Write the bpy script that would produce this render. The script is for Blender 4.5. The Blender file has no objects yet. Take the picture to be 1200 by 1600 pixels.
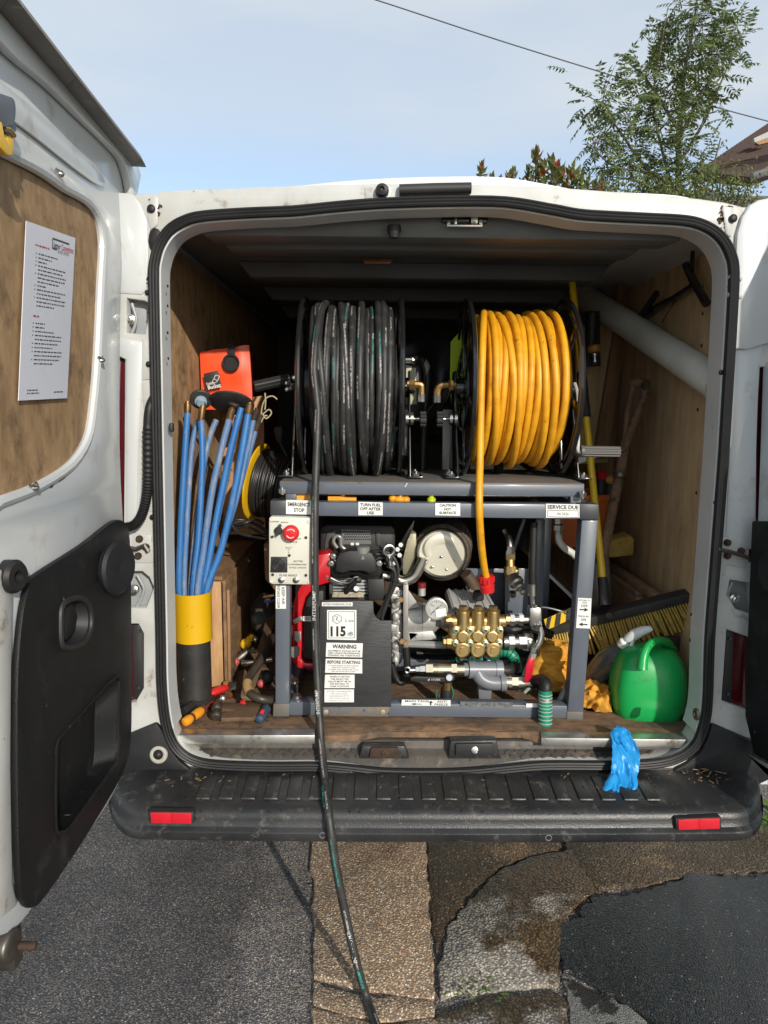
import bpy, bmesh, math, random
from mathutils import Vector, Matrix
V = Vector
random.seed(7)
C = bpy.context.scene
COL = C.collection

# ------------------------------------------------------------------ camera, sky, sun, exposure
cam = bpy.data.cameras.new('camera'); camo = bpy.data.objects.new('camera', cam); COL.objects.link(camo)
def aim(loc, pitch, yaw, roll, fpx):
    f = V((math.sin(yaw)*math.cos(pitch), math.cos(yaw)*math.cos(pitch), -math.sin(pitch)))
    r = f.cross(V((0, 0, 1))).normalized(); u = r.cross(f)
    r2 = r*math.cos(roll) + u*math.sin(roll); u2 = -r*math.sin(roll) + u*math.cos(roll)
    m = Matrix((r2, u2, -f)).transposed().to_4x4(); m.translation = V(loc)
    camo.matrix_world = m
    cam.sensor_fit = 'VERTICAL'; cam.sensor_height = 24.0; cam.lens = fpx/1600*24.0
aim((-.16335, -1.75644, 1.42583), .144508, .012, .0095, 1109.0)
cam.clip_start = .02; cam.clip_end = 2000
C.camera = camo
C.render.resolution_x, C.render.resolution_y = 768, 1024

SUN_DIR = V((-.42, 1.0, -.43)).normalized()          # the way the light travels
elev = math.asin(-SUN_DIR.z)
world = bpy.data.worlds.new('World'); C.world = world; world.use_nodes = True
nt = world.node_tree; nt.nodes.clear()
def wn(t, **k):
    n = nt.nodes.new(t)
    for a, b in k.items(): setattr(n, a, b)
    return n
wo = wn('ShaderNodeOutputWorld'); bg = wn('ShaderNodeBackground'); sky = wn('ShaderNodeTexSky')
sky.sky_type = 'NISHITA'; sky.sun_disc = False; sky.sun_elevation = elev
sky.sun_rotation = math.atan2(-SUN_DIR.x, -SUN_DIR.y)
sky.air_density = 1.0; sky.dust_density = .4; sky.ozone_density = 2.0
tc = wn('ShaderNodeTexCoord'); mp = wn('ShaderNodeMapping'); mp.inputs['Scale'].default_value = (1.0, 1.0, 4.2)
mp.inputs['Rotation'].default_value = (.12, .25, .2)
ns = wn('ShaderNodeTexNoise'); ns.inputs['Scale'].default_value = 1.5; ns.inputs['Detail'].default_value = 6; ns.inputs['Roughness'].default_value = .5
rp = wn('ShaderNodeValToRGB'); rp.color_ramp.elements[0].position = .38; rp.color_ramp.elements[1].position = .60
rp.color_ramp.elements[0].color = (.70, .70, .70, 1); rp.color_ramp.elements[1].color = (1, 1, 1, 1)
mx = wn('ShaderNodeMix'); mx.data_type = 'RGBA'
mx.inputs['B'].default_value = (3.55, 3.85, 4.1, 1)     # thin bright cloud
L = nt.links.new
L(tc.outputs['Generated'], mp.inputs['Vector']); L(mp.outputs[0], ns.inputs['Vector']); L(ns.outputs['Fac'], rp.inputs[0])
zs = wn('ShaderNodeSeparateXYZ'); L(tc.outputs['Generated'], zs.inputs[0])
zr = wn('ShaderNodeMapRange'); zr.inputs[1].default_value = .285; zr.inputs[2].default_value = .36; zr.inputs[3].default_value = .42; L(zs.outputs['Z'], zr.inputs[0])   # the cloud sheet thins out low down
cm = wn('ShaderNodeMath', operation='MULTIPLY'); L(rp.outputs[0], cm.inputs[0]); L(zr.outputs[0], cm.inputs[1])
L(cm.outputs[0], mx.inputs['Factor']); L(sky.outputs[0], mx.inputs['A']); L(mx.outputs['Result'], bg.inputs[0])
bg.inputs['Strength'].default_value = .10
L(bg.outputs[0], wo.inputs[0])
sl = bpy.data.lights.new('sun', 'SUN'); sl.energy = 2.05; sl.angle = math.radians(.6); sl.color = (1, .93, .83)
so = bpy.data.objects.new('sun', sl); COL.objects.link(so)
so.rotation_euler = SUN_DIR.to_track_quat('-Z', 'Y').to_euler()
C.view_settings.view_transform = 'Standard'; C.view_settings.look = 'None'
C.view_settings.exposure = 1.0; C.view_settings.gamma = 1.0; C.view_settings.use_curve_mapping = False
C.render.engine = 'CYCLES'

# ------------------------------------------------------------------ materials
MATS = {}
def mat(name, col, rough=.5, metal=0., col2=None, ns=8., amt=.5, stretch=(1, 1, 1), bump=0., bs=60., coat=0.,
        dirt=None, chip=None, spec=.5, trans=0., emit=None, rvar=0.):
    """colour + second colour by noise; dirt=(colour, scale, threshold, softness); chip the same at a finer scale"""
    if name in MATS: return MATS[name]
    m = bpy.data.materials.new(name); m.use_nodes = True; t = m.node_tree; b = t.nodes['Principled BSDF']
    n = t.nodes.new; l = t.links.new
    b.inputs['Roughness'].default_value = rough; b.inputs['Metallic'].default_value = metal
    b.inputs['Specular IOR Level'].default_value = spec
    b.inputs['Coat Weight'].default_value = coat; b.inputs['Coat Roughness'].default_value = .12
    b.inputs['Transmission Weight'].default_value = trans
    if emit: b.inputs['Emission Color'].default_value = (*emit[0], 1); b.inputs['Emission Strength'].default_value = emit[1]
    tcn = n('ShaderNodeTexCoord'); mpn = n('ShaderNodeMapping'); mpn.inputs['Scale'].default_value = stretch
    l(tcn.outputs['Object'], mpn.inputs['Vector'])
    if col2 is None: col2 = tuple(c*.72 for c in col)
    nz = n('ShaderNodeTexNoise'); nz.inputs['Scale'].default_value = ns; nz.inputs['Detail'].default_value = 6; nz.inputs['Roughness'].default_value = .62
    l(mpn.outputs[0], nz.inputs['Vector'])
    r = n('ShaderNodeMapRange'); r.inputs[1].default_value = .32; r.inputs[2].default_value = .68; r.inputs[4].default_value = amt
    l(nz.outputs['Fac'], r.inputs[0])
    mixn = n('ShaderNodeMix'); mixn.data_type = 'RGBA'
    mixn.inputs['A'].default_value = (*col, 1); mixn.inputs['B'].default_value = (*col2, 1)
    l(r.outputs[0], mixn.inputs['Factor']); out = mixn.outputs['Result']
    for d in (dirt, chip):
        if not d: continue
        dc, sc, th, soft = d[:4]
        z = n('ShaderNodeTexNoise'); z.inputs['Scale'].default_value = sc; z.inputs['Detail'].default_value = 8; z.inputs['Roughness'].default_value = .68
        l(mpn.outputs[0] if len(d) > 4 else tcn.outputs['Object'], z.inputs['Vector'])
        rr = n('ShaderNodeMapRange'); rr.inputs[1].default_value = th; rr.inputs[2].default_value = th+soft
        l(z.outputs['Fac'], rr.inputs[0])
        mm = n('ShaderNodeMix'); mm.data_type = 'RGBA'; mm.inputs['B'].default_value = (*dc, 1)
        l(out, mm.inputs['A']); l(rr.outputs[0], mm.inputs['Factor']); out = mm.outputs['Result']
    l(out, b.inputs['Base Color'])
    if rvar:
        q = n('ShaderNodeMapRange'); q.inputs[3].default_value = max(.02, rough-rvar); q.inputs[4].default_value = min(1, rough+rvar)
        l(nz.outputs['Fac'], q.inputs[0]); l(q.outputs[0], b.inputs['Roughness'])
    if bump:
        z = n('ShaderNodeTexNoise'); z.inputs['Scale'].default_value = bs; z.inputs['Detail'].default_value = 4
        l(mpn.outputs[0], z.inputs['Vector'])
        bn = n('ShaderNodeBump'); bn.inputs['Strength'].default_value = bump; bn.inputs['Distance'].default_value = .003
        l(z.outputs['Fac'], bn.inputs['Height']); l(bn.outputs[0], b.inputs['Normal'])
    MATS[name] = m
    return m

def stone_mat(name, cols, scale, base, rough=.9, bump=.6, patch=None, wet=None, spec=.35, wear=None):
    """aggregate: voronoi chips of several colours set in a binder"""
    m = bpy.data.materials.new(name); m.use_nodes = True; t = m.node_tree; b = t.nodes['Principled BSDF']
    n = t.nodes.new; l = t.links.new
    tcn = n('ShaderNodeTexCoord')
    vo = n('ShaderNodeTexVoronoi'); vo.inputs['Scale'].default_value = scale; vo.inputs['Randomness'].default_value = 1
    l(tcn.outputs['Object'], vo.inputs['Vector'])
    ramp = n('ShaderNodeValToRGB'); ramp.color_ramp.interpolation = 'CONSTANT'
    e = ramp.color_ramp.elements
    while len(e) < len(cols): e.new(.5)
    acc = 0
    tot = sum(c[1] for c in cols)
    for k, (c, w) in enumerate(cols):
        e[k].position = acc; e[k].color = (*c, 1); acc += w/tot
    sp = n('ShaderNodeSeparateColor'); l(vo.outputs['Color'], sp.inputs[0]); l(sp.outputs[0], ramp.inputs[0])
    rr = n('ShaderNodeMapRange'); rr.inputs[1].default_value = .28; rr.inputs[2].default_value = .62
    l(vo.outputs['Distance'], rr.inputs[0])
    mm = n('ShaderNodeMix'); mm.data_type = 'RGBA'; mm.inputs['B'].default_value = (*base, 1)
    l(ramp.outputs[0], mm.inputs['A']); l(rr.outputs[0], mm.inputs['Factor']); out = mm.outputs['Result']
    big = n('ShaderNodeTexNoise'); big.inputs['Scale'].default_value = 5; big.inputs['Detail'].default_value = 5; l(tcn.outputs['Object'], big.inputs['Vector'])
    br = n('ShaderNodeMapRange'); br.inputs[1].default_value = .3; br.inputs[2].default_value = .7; br.inputs[3].default_value = .7; br.inputs[4].default_value = 1.15
    l(big.outputs['Fac'], br.inputs[0])
    hv = n('ShaderNodeMix'); hv.data_type = 'RGBA'; hv.blend_type = 'MULTIPLY'; hv.inputs['Factor'].default_value = 1
    l(out, hv.inputs['A']); l(br.outputs[0], hv.inputs['B']); out = hv.outputs['Result']
    b.inputs['Roughness'].default_value = rough; b.inputs['Specular IOR Level'].default_value = spec
    for p, what in ((patch, 'p'), (wet, 'w')):
        if not p: continue
        pc, sc, th, soft = p[:4]
        z = n('ShaderNodeTexNoise'); z.inputs['Scale'].default_value = sc; z.inputs['Detail'].default_value = 7; z.inputs['Roughness'].default_value = .6
        l(tcn.outputs['Object'], z.inputs['Vector'])
        q = n('ShaderNodeMapRange'); q.inputs[1].default_value = th; q.inputs[2].default_value = th+soft
        if len(p) > 4:
            sx = n('ShaderNodeSeparateXYZ'); l(tcn.outputs['Object'], sx.inputs[0]); ma = n('ShaderNodeMath'); ma.operation = 'MULTIPLY_ADD'; ma.inputs[1].default_value = p[4]
            l(sx.outputs[1], ma.inputs[0]); l(z.outputs['Fac'], ma.inputs[2]); l(ma.outputs[0], q.inputs[0])
        else: l(z.outputs['Fac'], q.inputs[0])
        x = n('ShaderNodeMix'); x.data_type = 'RGBA'; x.blend_type = 'MULTIPLY'; x.inputs['B'].default_value = (*pc, 1)
        l(out, x.inputs['A']); l(q.outputs[0], x.inputs['Factor']); out = x.outputs['Result']
        if what == 'w':
            ro = n('ShaderNodeMapRange'); ro.inputs[3].default_value = rough; ro.inputs[4].default_value = .3
            l(q.outputs[0], ro.inputs[0]); l(ro.outputs[0], b.inputs['Roughness'])
    if wear:                                            # chips polished pale towards the road's edge: (x from, x to, gain)
        sx = n('ShaderNodeSeparateXYZ'); l(tcn.outputs['Object'], sx.inputs[0]); z = n('ShaderNodeTexNoise'); z.inputs['Scale'].default_value = 14; z.inputs['Detail'].default_value = 6; l(tcn.outputs['Object'], z.inputs['Vector'])
        ma = n('ShaderNodeMath'); ma.operation = 'MULTIPLY_ADD'; ma.inputs[1].default_value = .30; l(z.outputs['Fac'], ma.inputs[0]); l(sx.outputs[0], ma.inputs[2])
        q = n('ShaderNodeMapRange'); q.inputs[1].default_value = wear[0]+.15; q.inputs[2].default_value = wear[1]+.15; q.interpolation_type = 'SMOOTHSTEP'; l(ma.outputs[0], q.inputs[0])
        x = n('ShaderNodeMix'); x.data_type = 'RGBA'; x.blend_type = 'MULTIPLY'; x.inputs['B'].default_value = (wear[2], wear[2]*.98, wear[2]*.94, 1); x.clamp_result = False
        l(out, x.inputs['A']); l(q.outputs[0], x.inputs['Factor']); out = x.outputs['Result']
    l(out, b.inputs['Base Color'])
    bn = n('ShaderNodeBump'); bn.inputs['Strength'].default_value = bump; bn.inputs['Distance'].default_value = .004; bn.invert = True
    l(vo.outputs['Distance'], bn.inputs['Height']); l(bn.outputs[0], b.inputs['Normal'])
    return m

def wood_mat(name, c1, c2, rough=.7, scale=(1, 1, 1), dist=5., dirt=None, wave=6., bump=.15, amt=1.):
    if name in MATS: return MATS[name]
    m = mat(name, c1, rough, col2=c2, ns=9, amt=amt, stretch=scale, dirt=dirt, bump=bump, bs=30)
    return m

def hose_mat(name, col, col2, print_cols=None, rough=.55, dirt=None):
    m = bpy.data.materials.new(name); m.use_nodes = True; t = m.node_tree; b = t.nodes['Principled BSDF']
    n = t.nodes.new; l = t.links.new
    b.inputs['Roughness'].default_value = rough
    tcn = n('ShaderNodeTexCoord')
    nz = n('ShaderNodeTexNoise'); nz.inputs['Scale'].default_value = 30; nz.inputs['Detail'].default_value = 6
    l(tcn.outputs['Object'], nz.inputs['Vector'])
    r = n('ShaderNodeMapRange'); r.inputs[1].default_value = .35; r.inputs[2].default_value = .7; l(nz.outputs['Fac'], r.inputs[0])
    mx = n('ShaderNodeMix'); mx.data_type = 'RGBA'; mx.inputs['A'].default_value = (*col, 1); mx.inputs['B'].default_value = (*col2, 1)
    l(r.outputs[0], mx.inputs['Factor']); out = mx.outputs['Result']
    if dirt:
        z = n('ShaderNodeTexNoise'); z.inputs['Scale'].default_value = dirt[1]; z.inputs['Detail'].default_value = 8; z.inputs['Roughness'].default_value = .7
        l(tcn.outputs['Object'], z.inputs['Vector'])
        rr = n('ShaderNodeMapRange'); rr.inputs[1].default_value = dirt[2]; rr.inputs[2].default_value = dirt[2]+.06; l(z.outputs['Fac'], rr.inputs[0])
        mm = n('ShaderNodeMix'); mm.data_type = 'RGBA'; mm.inputs['B'].default_value = (*dirt[0], 1)
        l(out, mm.inputs['A']); l(rr.outputs[0], mm.inputs['Factor']); out = mm.outputs['Result']
    if print_cols:
        uv = n('ShaderNodeUVMap'); sp = n('ShaderNodeSeparateXYZ'); l(uv.outputs[0], sp.inputs[0])
        def math_(op, a, bb=None, c=None):
            k = n('ShaderNodeMath'); k.operation = op
            for i, x in enumerate((a, bb, c)):
                if x is None: continue
                if isinstance(x, (int, float)): k.inputs[i].default_value = x
                else: l(x, k.inputs[i])
            return k.outputs[0]
        u, v = sp.outputs[0], sp.outputs[1]
        drift = math_('MULTIPLY', math_('SINE', math_('MULTIPLY', u, 1.3)), .10)
        d1 = math_('ABSOLUTE', math_('SUBTRACT', v, math_('ADD', .25, drift)))
        d2 = math_('ABSOLUTE', math_('SUBTRACT', v, math_('ADD', .75, drift)))
        band = math_('LESS_THAN', math_('MINIMUM', d1, d2), .034)
        w1 = n('ShaderNodeTexWhiteNoise'); w1.noise_dimensions = '2D'
        cx = n('ShaderNodeCombineXYZ')
        l(math_('FLOOR', math_('MULTIPLY', u, 420)), cx.inputs[0]); l(math_('FLOOR', math_('MULTIPLY', v, 44)), cx.inputs[1]); l(cx.outputs[0], w1.inputs['Vector'])
        letters = math_('GREATER_THAN', w1.outputs['Value'], .38)
        w2 = n('ShaderNodeTexWhiteNoise'); w2.noise_dimensions = '1D'; l(math_('FLOOR', math_('MULTIPLY', u, 17)), w2.inputs['W'])
        words = math_('GREATER_THAN', w2.outputs['Value'], .42)
        on = math_('MULTIPLY', math_('MULTIPLY', band, letters), words)
        w3 = n('ShaderNodeTexWhiteNoise'); w3.noise_dimensions = '1D'; l(math_('FLOOR', math_('MULTIPLY', u, 11.3)), w3.inputs['W'])
        pc = n('ShaderNodeMix'); pc.data_type = 'RGBA'; pc.inputs['A'].default_value = (*print_cols[0], 1); pc.inputs['B'].default_value = (*print_cols[1], 1)
        l(math_('GREATER_THAN', w3.outputs['Value'], .74), pc.inputs['Factor'])
        mm = n('ShaderNodeMix'); mm.data_type = 'RGBA'
        l(math_('MULTIPLY', on, .6), mm.inputs['Factor']); l(out, mm.inputs['A']); l(pc.outputs['Result'], mm.inputs['B']); out = mm.outputs['Result']
    l(out, b.inputs['Base Color'])
    bn = n('ShaderNodeBump'); bn.inputs['Strength'].default_value = .12; bn.inputs['Distance'].default_value = .002
    l(nz.outputs['Fac'], bn.inputs['Height']); l(bn.outputs[0], b.inputs['Normal'])
    return m

# ------------------------------------------------------------------ mesh helpers
def perp(t):
    a = V((0, 0, 1)) if abs(t.z) < .9 else V((1, 0, 0))
    n = a.cross(t).normalized(); return n, t.cross(n)
class MB:
    def __init__(s): s.bm = bmesh.new(); s.uv = s.bm.loops.layers.uv.new('UVMap')
    def box(s, c, size, rot=None):
        c = V(c); h = V(size)/2; vs = []
        for z in (-1, 1):
            for x, y in ((-1, -1), (1, -1), (1, 1), (-1, 1)):
                p = V((x*h.x, y*h.y, z*h.z))
                if rot is not None: p = rot @ p
                vs.append(s.bm.verts.new(c+p))
        for f in ((3, 2, 1, 0), (4, 5, 6, 7), (0, 1, 5, 4), (1, 2, 6, 5), (2, 3, 7, 6), (3, 0, 4, 7)): s.bm.faces.new([vs[i] for i in f])
        return s
    def bar(s, p0, p1, w, d, up=(0, 0, 1)):
        """square bar p0->p1: w across, d along up-ish"""
        p0, p1 = V(p0), V(p1); t = (p1-p0).normalized(); a = V(up).cross(t)
        if a.length < 1e-4: a = V((0, 1, 0)).cross(t)
        a.normalize(); b = t.cross(a)
        r = Matrix((a, t, b)).transposed()
        return s.box((p0+p1)/2, (w, (p1-p0).length, d), r)
    def prism(s, poly, vec):
        poly = [V(p) for p in poly]; vec = V(vec)
        a = [s.bm.verts.new(p) for p in poly]; b = [s.bm.verts.new(p+vec) for p in poly]; n = len(poly)
        s.bm.faces.new(a); s.bm.faces.new(list(reversed(b)))
        for i in range(n): s.bm.faces.new((a[(i+1) % n], a[i], b[i], b[(i+1) % n]))
        return s
    def poly(s, pts):
        s.bm.faces.new([s.bm.verts.new(V(p)) for p in pts]); return s
    def loft(s, rings, closed=True, cap=True):
        R = [[s.bm.verts.new(V(p)) for p in r] for r in rings]; n = len(R[0])
        for a, b in zip(R, R[1:]):
            for i in range(n if closed else n-1):
                s.bm.faces.new((a[i], a[(i+1) % n], b[(i+1) % n], b[i]))
        if cap and closed:
            s.bm.faces.new(list(reversed(R[0]))); s.bm.faces.new(R[-1])
        return s
    def tube(s, pts, r, n=8, closed=False, ref=None, caps=True, u0=0.):
        pts = [V(p) for p in pts]; N = len(pts)
        rr = r if isinstance(r, (list, tuple)) else [r]*N
        tang = []
        for i in range(N):
            if closed: t = pts[(i+1) % N]-pts[i-1]
            else: t = pts[min(i+1, N-1)]-pts[max(i-1, 0)]
            tang.append(t.normalized() if t.length > 1e-9 else V((0, 0, 1)))
        if ref is not None: n1 = V(ref)
        else: n1 = perp(tang[0])[0]
        rings = []; us = []; u = u0
        for i in range(N):
            t = tang[i]
            if ref is not None: n1 = V(ref)
            k = n1-t*n1.dot(t)
            n1 = k.normalized() if k.length > 1e-5 else perp(t)[0]
            n2 = t.cross(n1)
            rings.append([s.bm.verts.new(pts[i]+(n1*math.cos(2*math.pi*j/n)+n2*math.sin(2*math.pi*j/n))*rr[i]) for j in range(n)])
            if i: u += (pts[i]-pts[i-1]).length
            us.append(u)
        M = N if closed else N-1
        for i in range(M):
            a, b = rings[i], rings[(i+1) % N]
            ua = us[i]; ub = us[i+1] if i+1 < N else us[i]+(pts[0]-pts[i]).length
            for j in range(n):
                f = s.bm.faces.new((a[j], a[(j+1) % n], b[(j+1) % n], b[j]))
                for lp, uvv in zip(f.loops, ((ua, j/n), (ua, (j+1)/n), (ub, (j+1)/n), (ub, j/n))): lp[s.uv].uv = uvv
        if caps and not closed:
            s.bm.faces.new(list(reversed(rings[0]))); s.bm.faces.new(rings[-1])
        return s
    def cyl(s, p0, p1, r0, r1=None, n=16): return s.tube([p0, p1], [r0, r0 if r1 is None else r1], n)
    def lathe(s, p0, d, prof, n=20):
        """prof: (distance along d, radius)"""
        p0 = V(p0); d = V(d).normalized(); a, b = perp(d); rings = []
        for t, r in prof: rings.append([p0+d*t+(a*math.cos(2*math.pi*j/n)+b*math.sin(2*math.pi*j/n))*max(r, 1e-4) for j in range(n)])
        return s.loft(rings)
    def hexnut(s, p0, p1, r): return s.cyl(p0, p1, r, n=6)
    def ball(s, c, r, nu=12, nv=8, rot=None):
        c = V(c); r = V(r) if not isinstance(r, (int, float)) else V((r, r, r)); rings = []
        for i in range(nv+1):
            th = math.pi*i/nv; ring = []
            for j in range(nu):
                ph = 2*math.pi*j/nu
                p = V((max(math.sin(th), .02)*math.cos(ph)*r.x, max(math.sin(th), .02)*math.sin(ph)*r.y, math.cos(th)*r.z))
                ring.append(c+(rot @ p if rot is not None else p))
            rings.append(ring)
        return s.loft(rings)
    def torus(s, c, axis, R, r, n=32, m=8, a0=0, a1=2*math.pi):
        c = V(c); a, b = perp(V(axis).normalized()); full = abs(a1-a0-2*math.pi) < 1e-3
        pts = [c+(a*math.cos(a0+(a1-a0)*i/n)+b*math.sin(a0+(a1-a0)*i/n))*R for i in range(n if full else n+1)]
        return s.tube(pts, r, m, closed=full)
    def build(s, name, m, parent=None, bevel=0., smooth=35, seg=2, props=None):
        bm = s.bm
        bmesh.ops.recalc_face_normals(bm, faces=bm.faces)
        if bevel:
            es = [e for e in bm.edges if len(e.link_faces) == 2 and e.calc_face_angle(0) > .55]
            bmesh.ops.bevel(bm, geom=es, offset=bevel, segments=seg, affect='EDGES', profile=.5, clamp_overlap=True)
        me = bpy.data.meshes.new(name)
        if parent is not None:
            r = parent
            while r.parent: r = r.parent
            off = r.location.copy()
        else:
            xs = [v.co for v in bm.verts]
            off = V(((min(p.x for p in xs)+max(p.x for p in xs))/2, (min(p.y for p in xs)+max(p.y for p in xs))/2, min(p.z for p in xs)))
        bmesh.ops.translate(bm, verts=bm.verts, vec=-off)
        bm.to_mesh(me); bm.free()
        me.materials.append(m)
        if smooth:
            for p in me.polygons: p.use_smooth = True
            me.set_sharp_from_angle(angle=math.radians(smooth))
        o = bpy.data.objects.new(name, me); COL.objects.link(o)
        if parent is not None: o.parent = parent
        else: o.location = off
        if props:
            for k, v in props.items(): o[k] = v
        return o
def thing(name, label, cat, loc, group=None):
    o = bpy.data.objects.new(name, None); COL.objects.link(o); o.location = V(loc); o.empty_display_size = .05
    o['label'] = label; o['category'] = cat
    if group: o['group'] = group
    return o
def tag(o, label, cat, group=None):
    o['label'] = label; o['category'] = cat
    if group: o['group'] = group
    return o
def structure(o): o['kind'] = 'structure'; return o
def stuff(o): o['kind'] = 'stuff'; return o
def smooth_path(pts, k=6, closed=False):
    """Catmull-Rom through pts"""
    pts = [V(p) for p in pts]; N = len(pts); out = []
    M = N if closed else N-1
    for i in range(M):
        if closed: p = [pts[(i+j-1) % N] for j in range(4)]
        else: p = [pts[max(i-1, 0)], pts[i], pts[i+1], pts[min(i+2, N-1)]]
        for j in range(k):
            t = j/k
            out.append(.5*((2*p[1])+(p[2]-p[0])*t+(2*p[0]-5*p[1]+4*p[2]-p[3])*t*t+(3*p[1]-p[0]-3*p[2]+p[3])*t**3))
    if not closed: out.append(pts[-1])
    return out
def curve_plate(name, loops, plane, thick, m, parent, bevel=0.):
    """flat plate with holes. loops: lists of 3-D points; plane 'Y' (pts share Y; thickness goes +Y) or 'X' (thickness goes +X)"""
    cu = bpy.data.curves.new(name, 'CURVE'); cu.dimensions = '2D'; cu.fill_mode = 'BOTH'
    cu.extrude = thick/2-bevel; cu.bevel_depth = bevel; cu.bevel_resolution = 1; cu.offset = -bevel
    for lp in loops:
        sp = cu.splines.new('POLY'); sp.points.add(len(lp)-1); sp.use_cyclic_u = True
        for q, p in zip(sp.points, lp): q.co = (p[0], p[2], 0, 1) if plane == 'Y' else (p[1], p[2], 0, 1)
    o = bpy.data.objects.new(name, cu); COL.objects.link(o)
    dg = bpy.context.evaluated_depsgraph_get(); me = bpy.data.meshes.new_from_object(o.evaluated_get(dg))
    bpy.data.objects.remove(o); bpy.data.curves.remove(cu)
    lp = [V(p) for p in loops[0]]
    mb = MB(); mb.bm.from_mesh(me); bpy.data.meshes.remove(me)
    if plane == 'Y':
        y0 = lp[0].y
        for v in mb.bm.verts: x, z, d = v.co; v.co = (x, y0+thick/2-d, z)
    else:
        # keep the plane's own slant: x is read back from the loop's points by a linear fit on y
        ya, yb = min(lp, key=lambda p: p.y), max(lp, key=lambda p: p.y)
        k = (yb.x-ya.x)/(yb.y-ya.y) if abs(yb.y-ya.y) > 1e-5 else 0
        for v in mb.bm.verts: y, z, d = v.co; v.co = (ya.x+k*(y-ya.y)+thick/2+d, y, z)
    bmesh.ops.remove_doubles(mb.bm, verts=mb.bm.verts, dist=1e-5)
    return mb.build(name, m, parent)
def offset_loop(pts, d, plane='Y'):
    """move a closed loop in its plane by d to the inside"""
    N = len(pts); out = []; c = sum((V(p) for p in pts), V())/N
    nrm = V((0, 1, 0)) if plane == 'Y' else V((1, 0, 0))
    for i in range(N):
        t = (V(pts[(i+1) % N])-V(pts[i-1])).normalized(); n = nrm.cross(t).normalized()
        if n.dot(c-V(pts[i])) < 0: n = -n
        out.append(V(pts[i])+n*d)
    return out
def quad_box(name, q, d, m, parent=None, bevel=0., **k):
    """box whose front face is the 4 points q (clockwise from top left), depth vector d"""
    return MB().prism(q, d).build(name, m, parent, bevel, **k)
_glyph = {}
def text_bm(mb, s, origin, xd, ud, h, width=None, align='C', bold=0., wrap=None, spacing=1., maxw=None):
    """lettering as flat mesh: h = capital height"""
    key = (s, bold, spacing)
    if key not in _glyph:
        cu = bpy.data.curves.new('lettering', 'FONT'); cu.body = s; cu.size = 1; cu.offset = bold; cu.resolution_u = 2; cu.space_character = spacing
        o = bpy.data.objects.new('lettering', cu); COL.objects.link(o)
        dg = bpy.context.evaluated_depsgraph_get(); me = bpy.data.meshes.new_from_object(o.evaluated_get(dg))
        _glyph[key] = ([v.co.copy() for v in me.vertices], [tuple(p.vertices) for p in me.polygons])
        bpy.data.objects.remove(o); bpy.data.curves.remove(cu); bpy.data.meshes.remove(me)
    vs, fs = _glyph[key]
    if not vs: return
    x0, x1 = min(v.x for v in vs), max(v.x for v in vs)
    sc = h/.69; sx = sc
    if width: sx = width/(x1-x0)
    elif maxw and (x1-x0)*sc > maxw: sx = maxw/(x1-x0)
    W = (x1-x0)*sx; off = {'C': -W/2, 'L': 0, 'R': -W}[align]
    xd, ud = V(xd).normalized(), V(ud).normalized(); nn = xd.cross(ud)
    bv = []
    for v in vs:
        a, b = (v.x-x0)*sx+off, v.y*sc-h/2
        p = V(origin)+xd*a+ud*b
        if wrap: p -= nn*(wrap-math.sqrt(max(wrap*wrap-b*b, 0)))
        bv.append(mb.bm.verts.new(p))
    for f in fs:
        try: mb.bm.faces.new([bv[i] for i in f])
        except ValueError: pass
def sticker(parent, q, lines, d=(0, .0006, 0), paper=None, ink=None, name='sticker', extra=None):
    """q: four corners clockwise from top left. lines: (text, v 0..1 from the top, cap height as a share of the plate's height, width share or None, bold)"""
    q = [V(p) for p in q]; xd = (q[1]-q[0]); ud = (q[0]-q[3]); H = ud.length; Wd = xd.length
    nn = xd.normalized().cross(ud.normalized())
    st = MB().prism([p+nn*.0012 for p in q], -nn*.0011).build(name, paper or M_PAPER, parent, smooth=0)
    mb = MB()
    for ln in lines:
        s, v, h, w, b = (list(ln)+[None, 0])[:5] if len(ln) < 5 else ln[:5]
        al, u = (ln[5], ln[6]) if len(ln) > 5 else ('C', .5)
        text_bm(mb, s, q[0]+xd*u-ud*v+nn*.0017, xd, ud, h*H, w*Wd if w else None, al, b, maxw=Wd*.94)
    if extra: extra(mb, q[0]+nn*.0017, xd, ud)
    if len(mb.bm.verts): mb.build('lettering', ink or M_INK, st, smooth=0)
    return st

# ------------------------------------------------------------------ material library
RUSTD = (.07, .035, .018)
WHITE = mat('white_paint', (.52, .54, .545), .30, col2=(.50, .52, .52), ns=3, amt=.5, coat=.35, dirt=((.34, .31, .26), 7, .56, .16), chip=((.12, .08, .05), 46, .705, .02), bump=.03, bs=8)
WHITED = mat('white_paint_dirty', (.51, .52, .505), .42, col2=(.38, .37, .335), ns=7, amt=.75, coat=.15, dirt=((.20, .14, .085), 14, .59, .12), chip=((.07, .035, .018), 60, .665, .03), bump=.08, bs=30)
GREYP = mat('grey_primer_paint', (.30, .32, .33), .45, col2=(.21, .22, .22), ns=6, amt=.6, dirt=((.10, .085, .06), 14, .63, .1), chip=((.03, .03, .03), 70, .70, .02))
DARKIN = mat('unlit_roof_metal', (.15, .16, .16), .5, col2=(.085, .09, .09), ns=4, amt=.6)  # shade under the roof put into the metal's dark colour
RUBBER = mat('black_rubber', (.010, .010, .011), .5, spec=.35, col2=(.020, .020, .019), ns=14, amt=.6, dirt=((.10, .09, .08), 40, .70, .08), bump=.1, bs=60)
PLASTIC = mat('grey_black_plastic', (.011, .012, .014), .5, spec=.35, col2=(.022, .022, .024), ns=9, amt=.6, dirt=((.14, .13, .12), 26, .68, .12), chip=((.32, .32, .31), 70, .745, .02), bump=.35, bs=420, rvar=.12)
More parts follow.
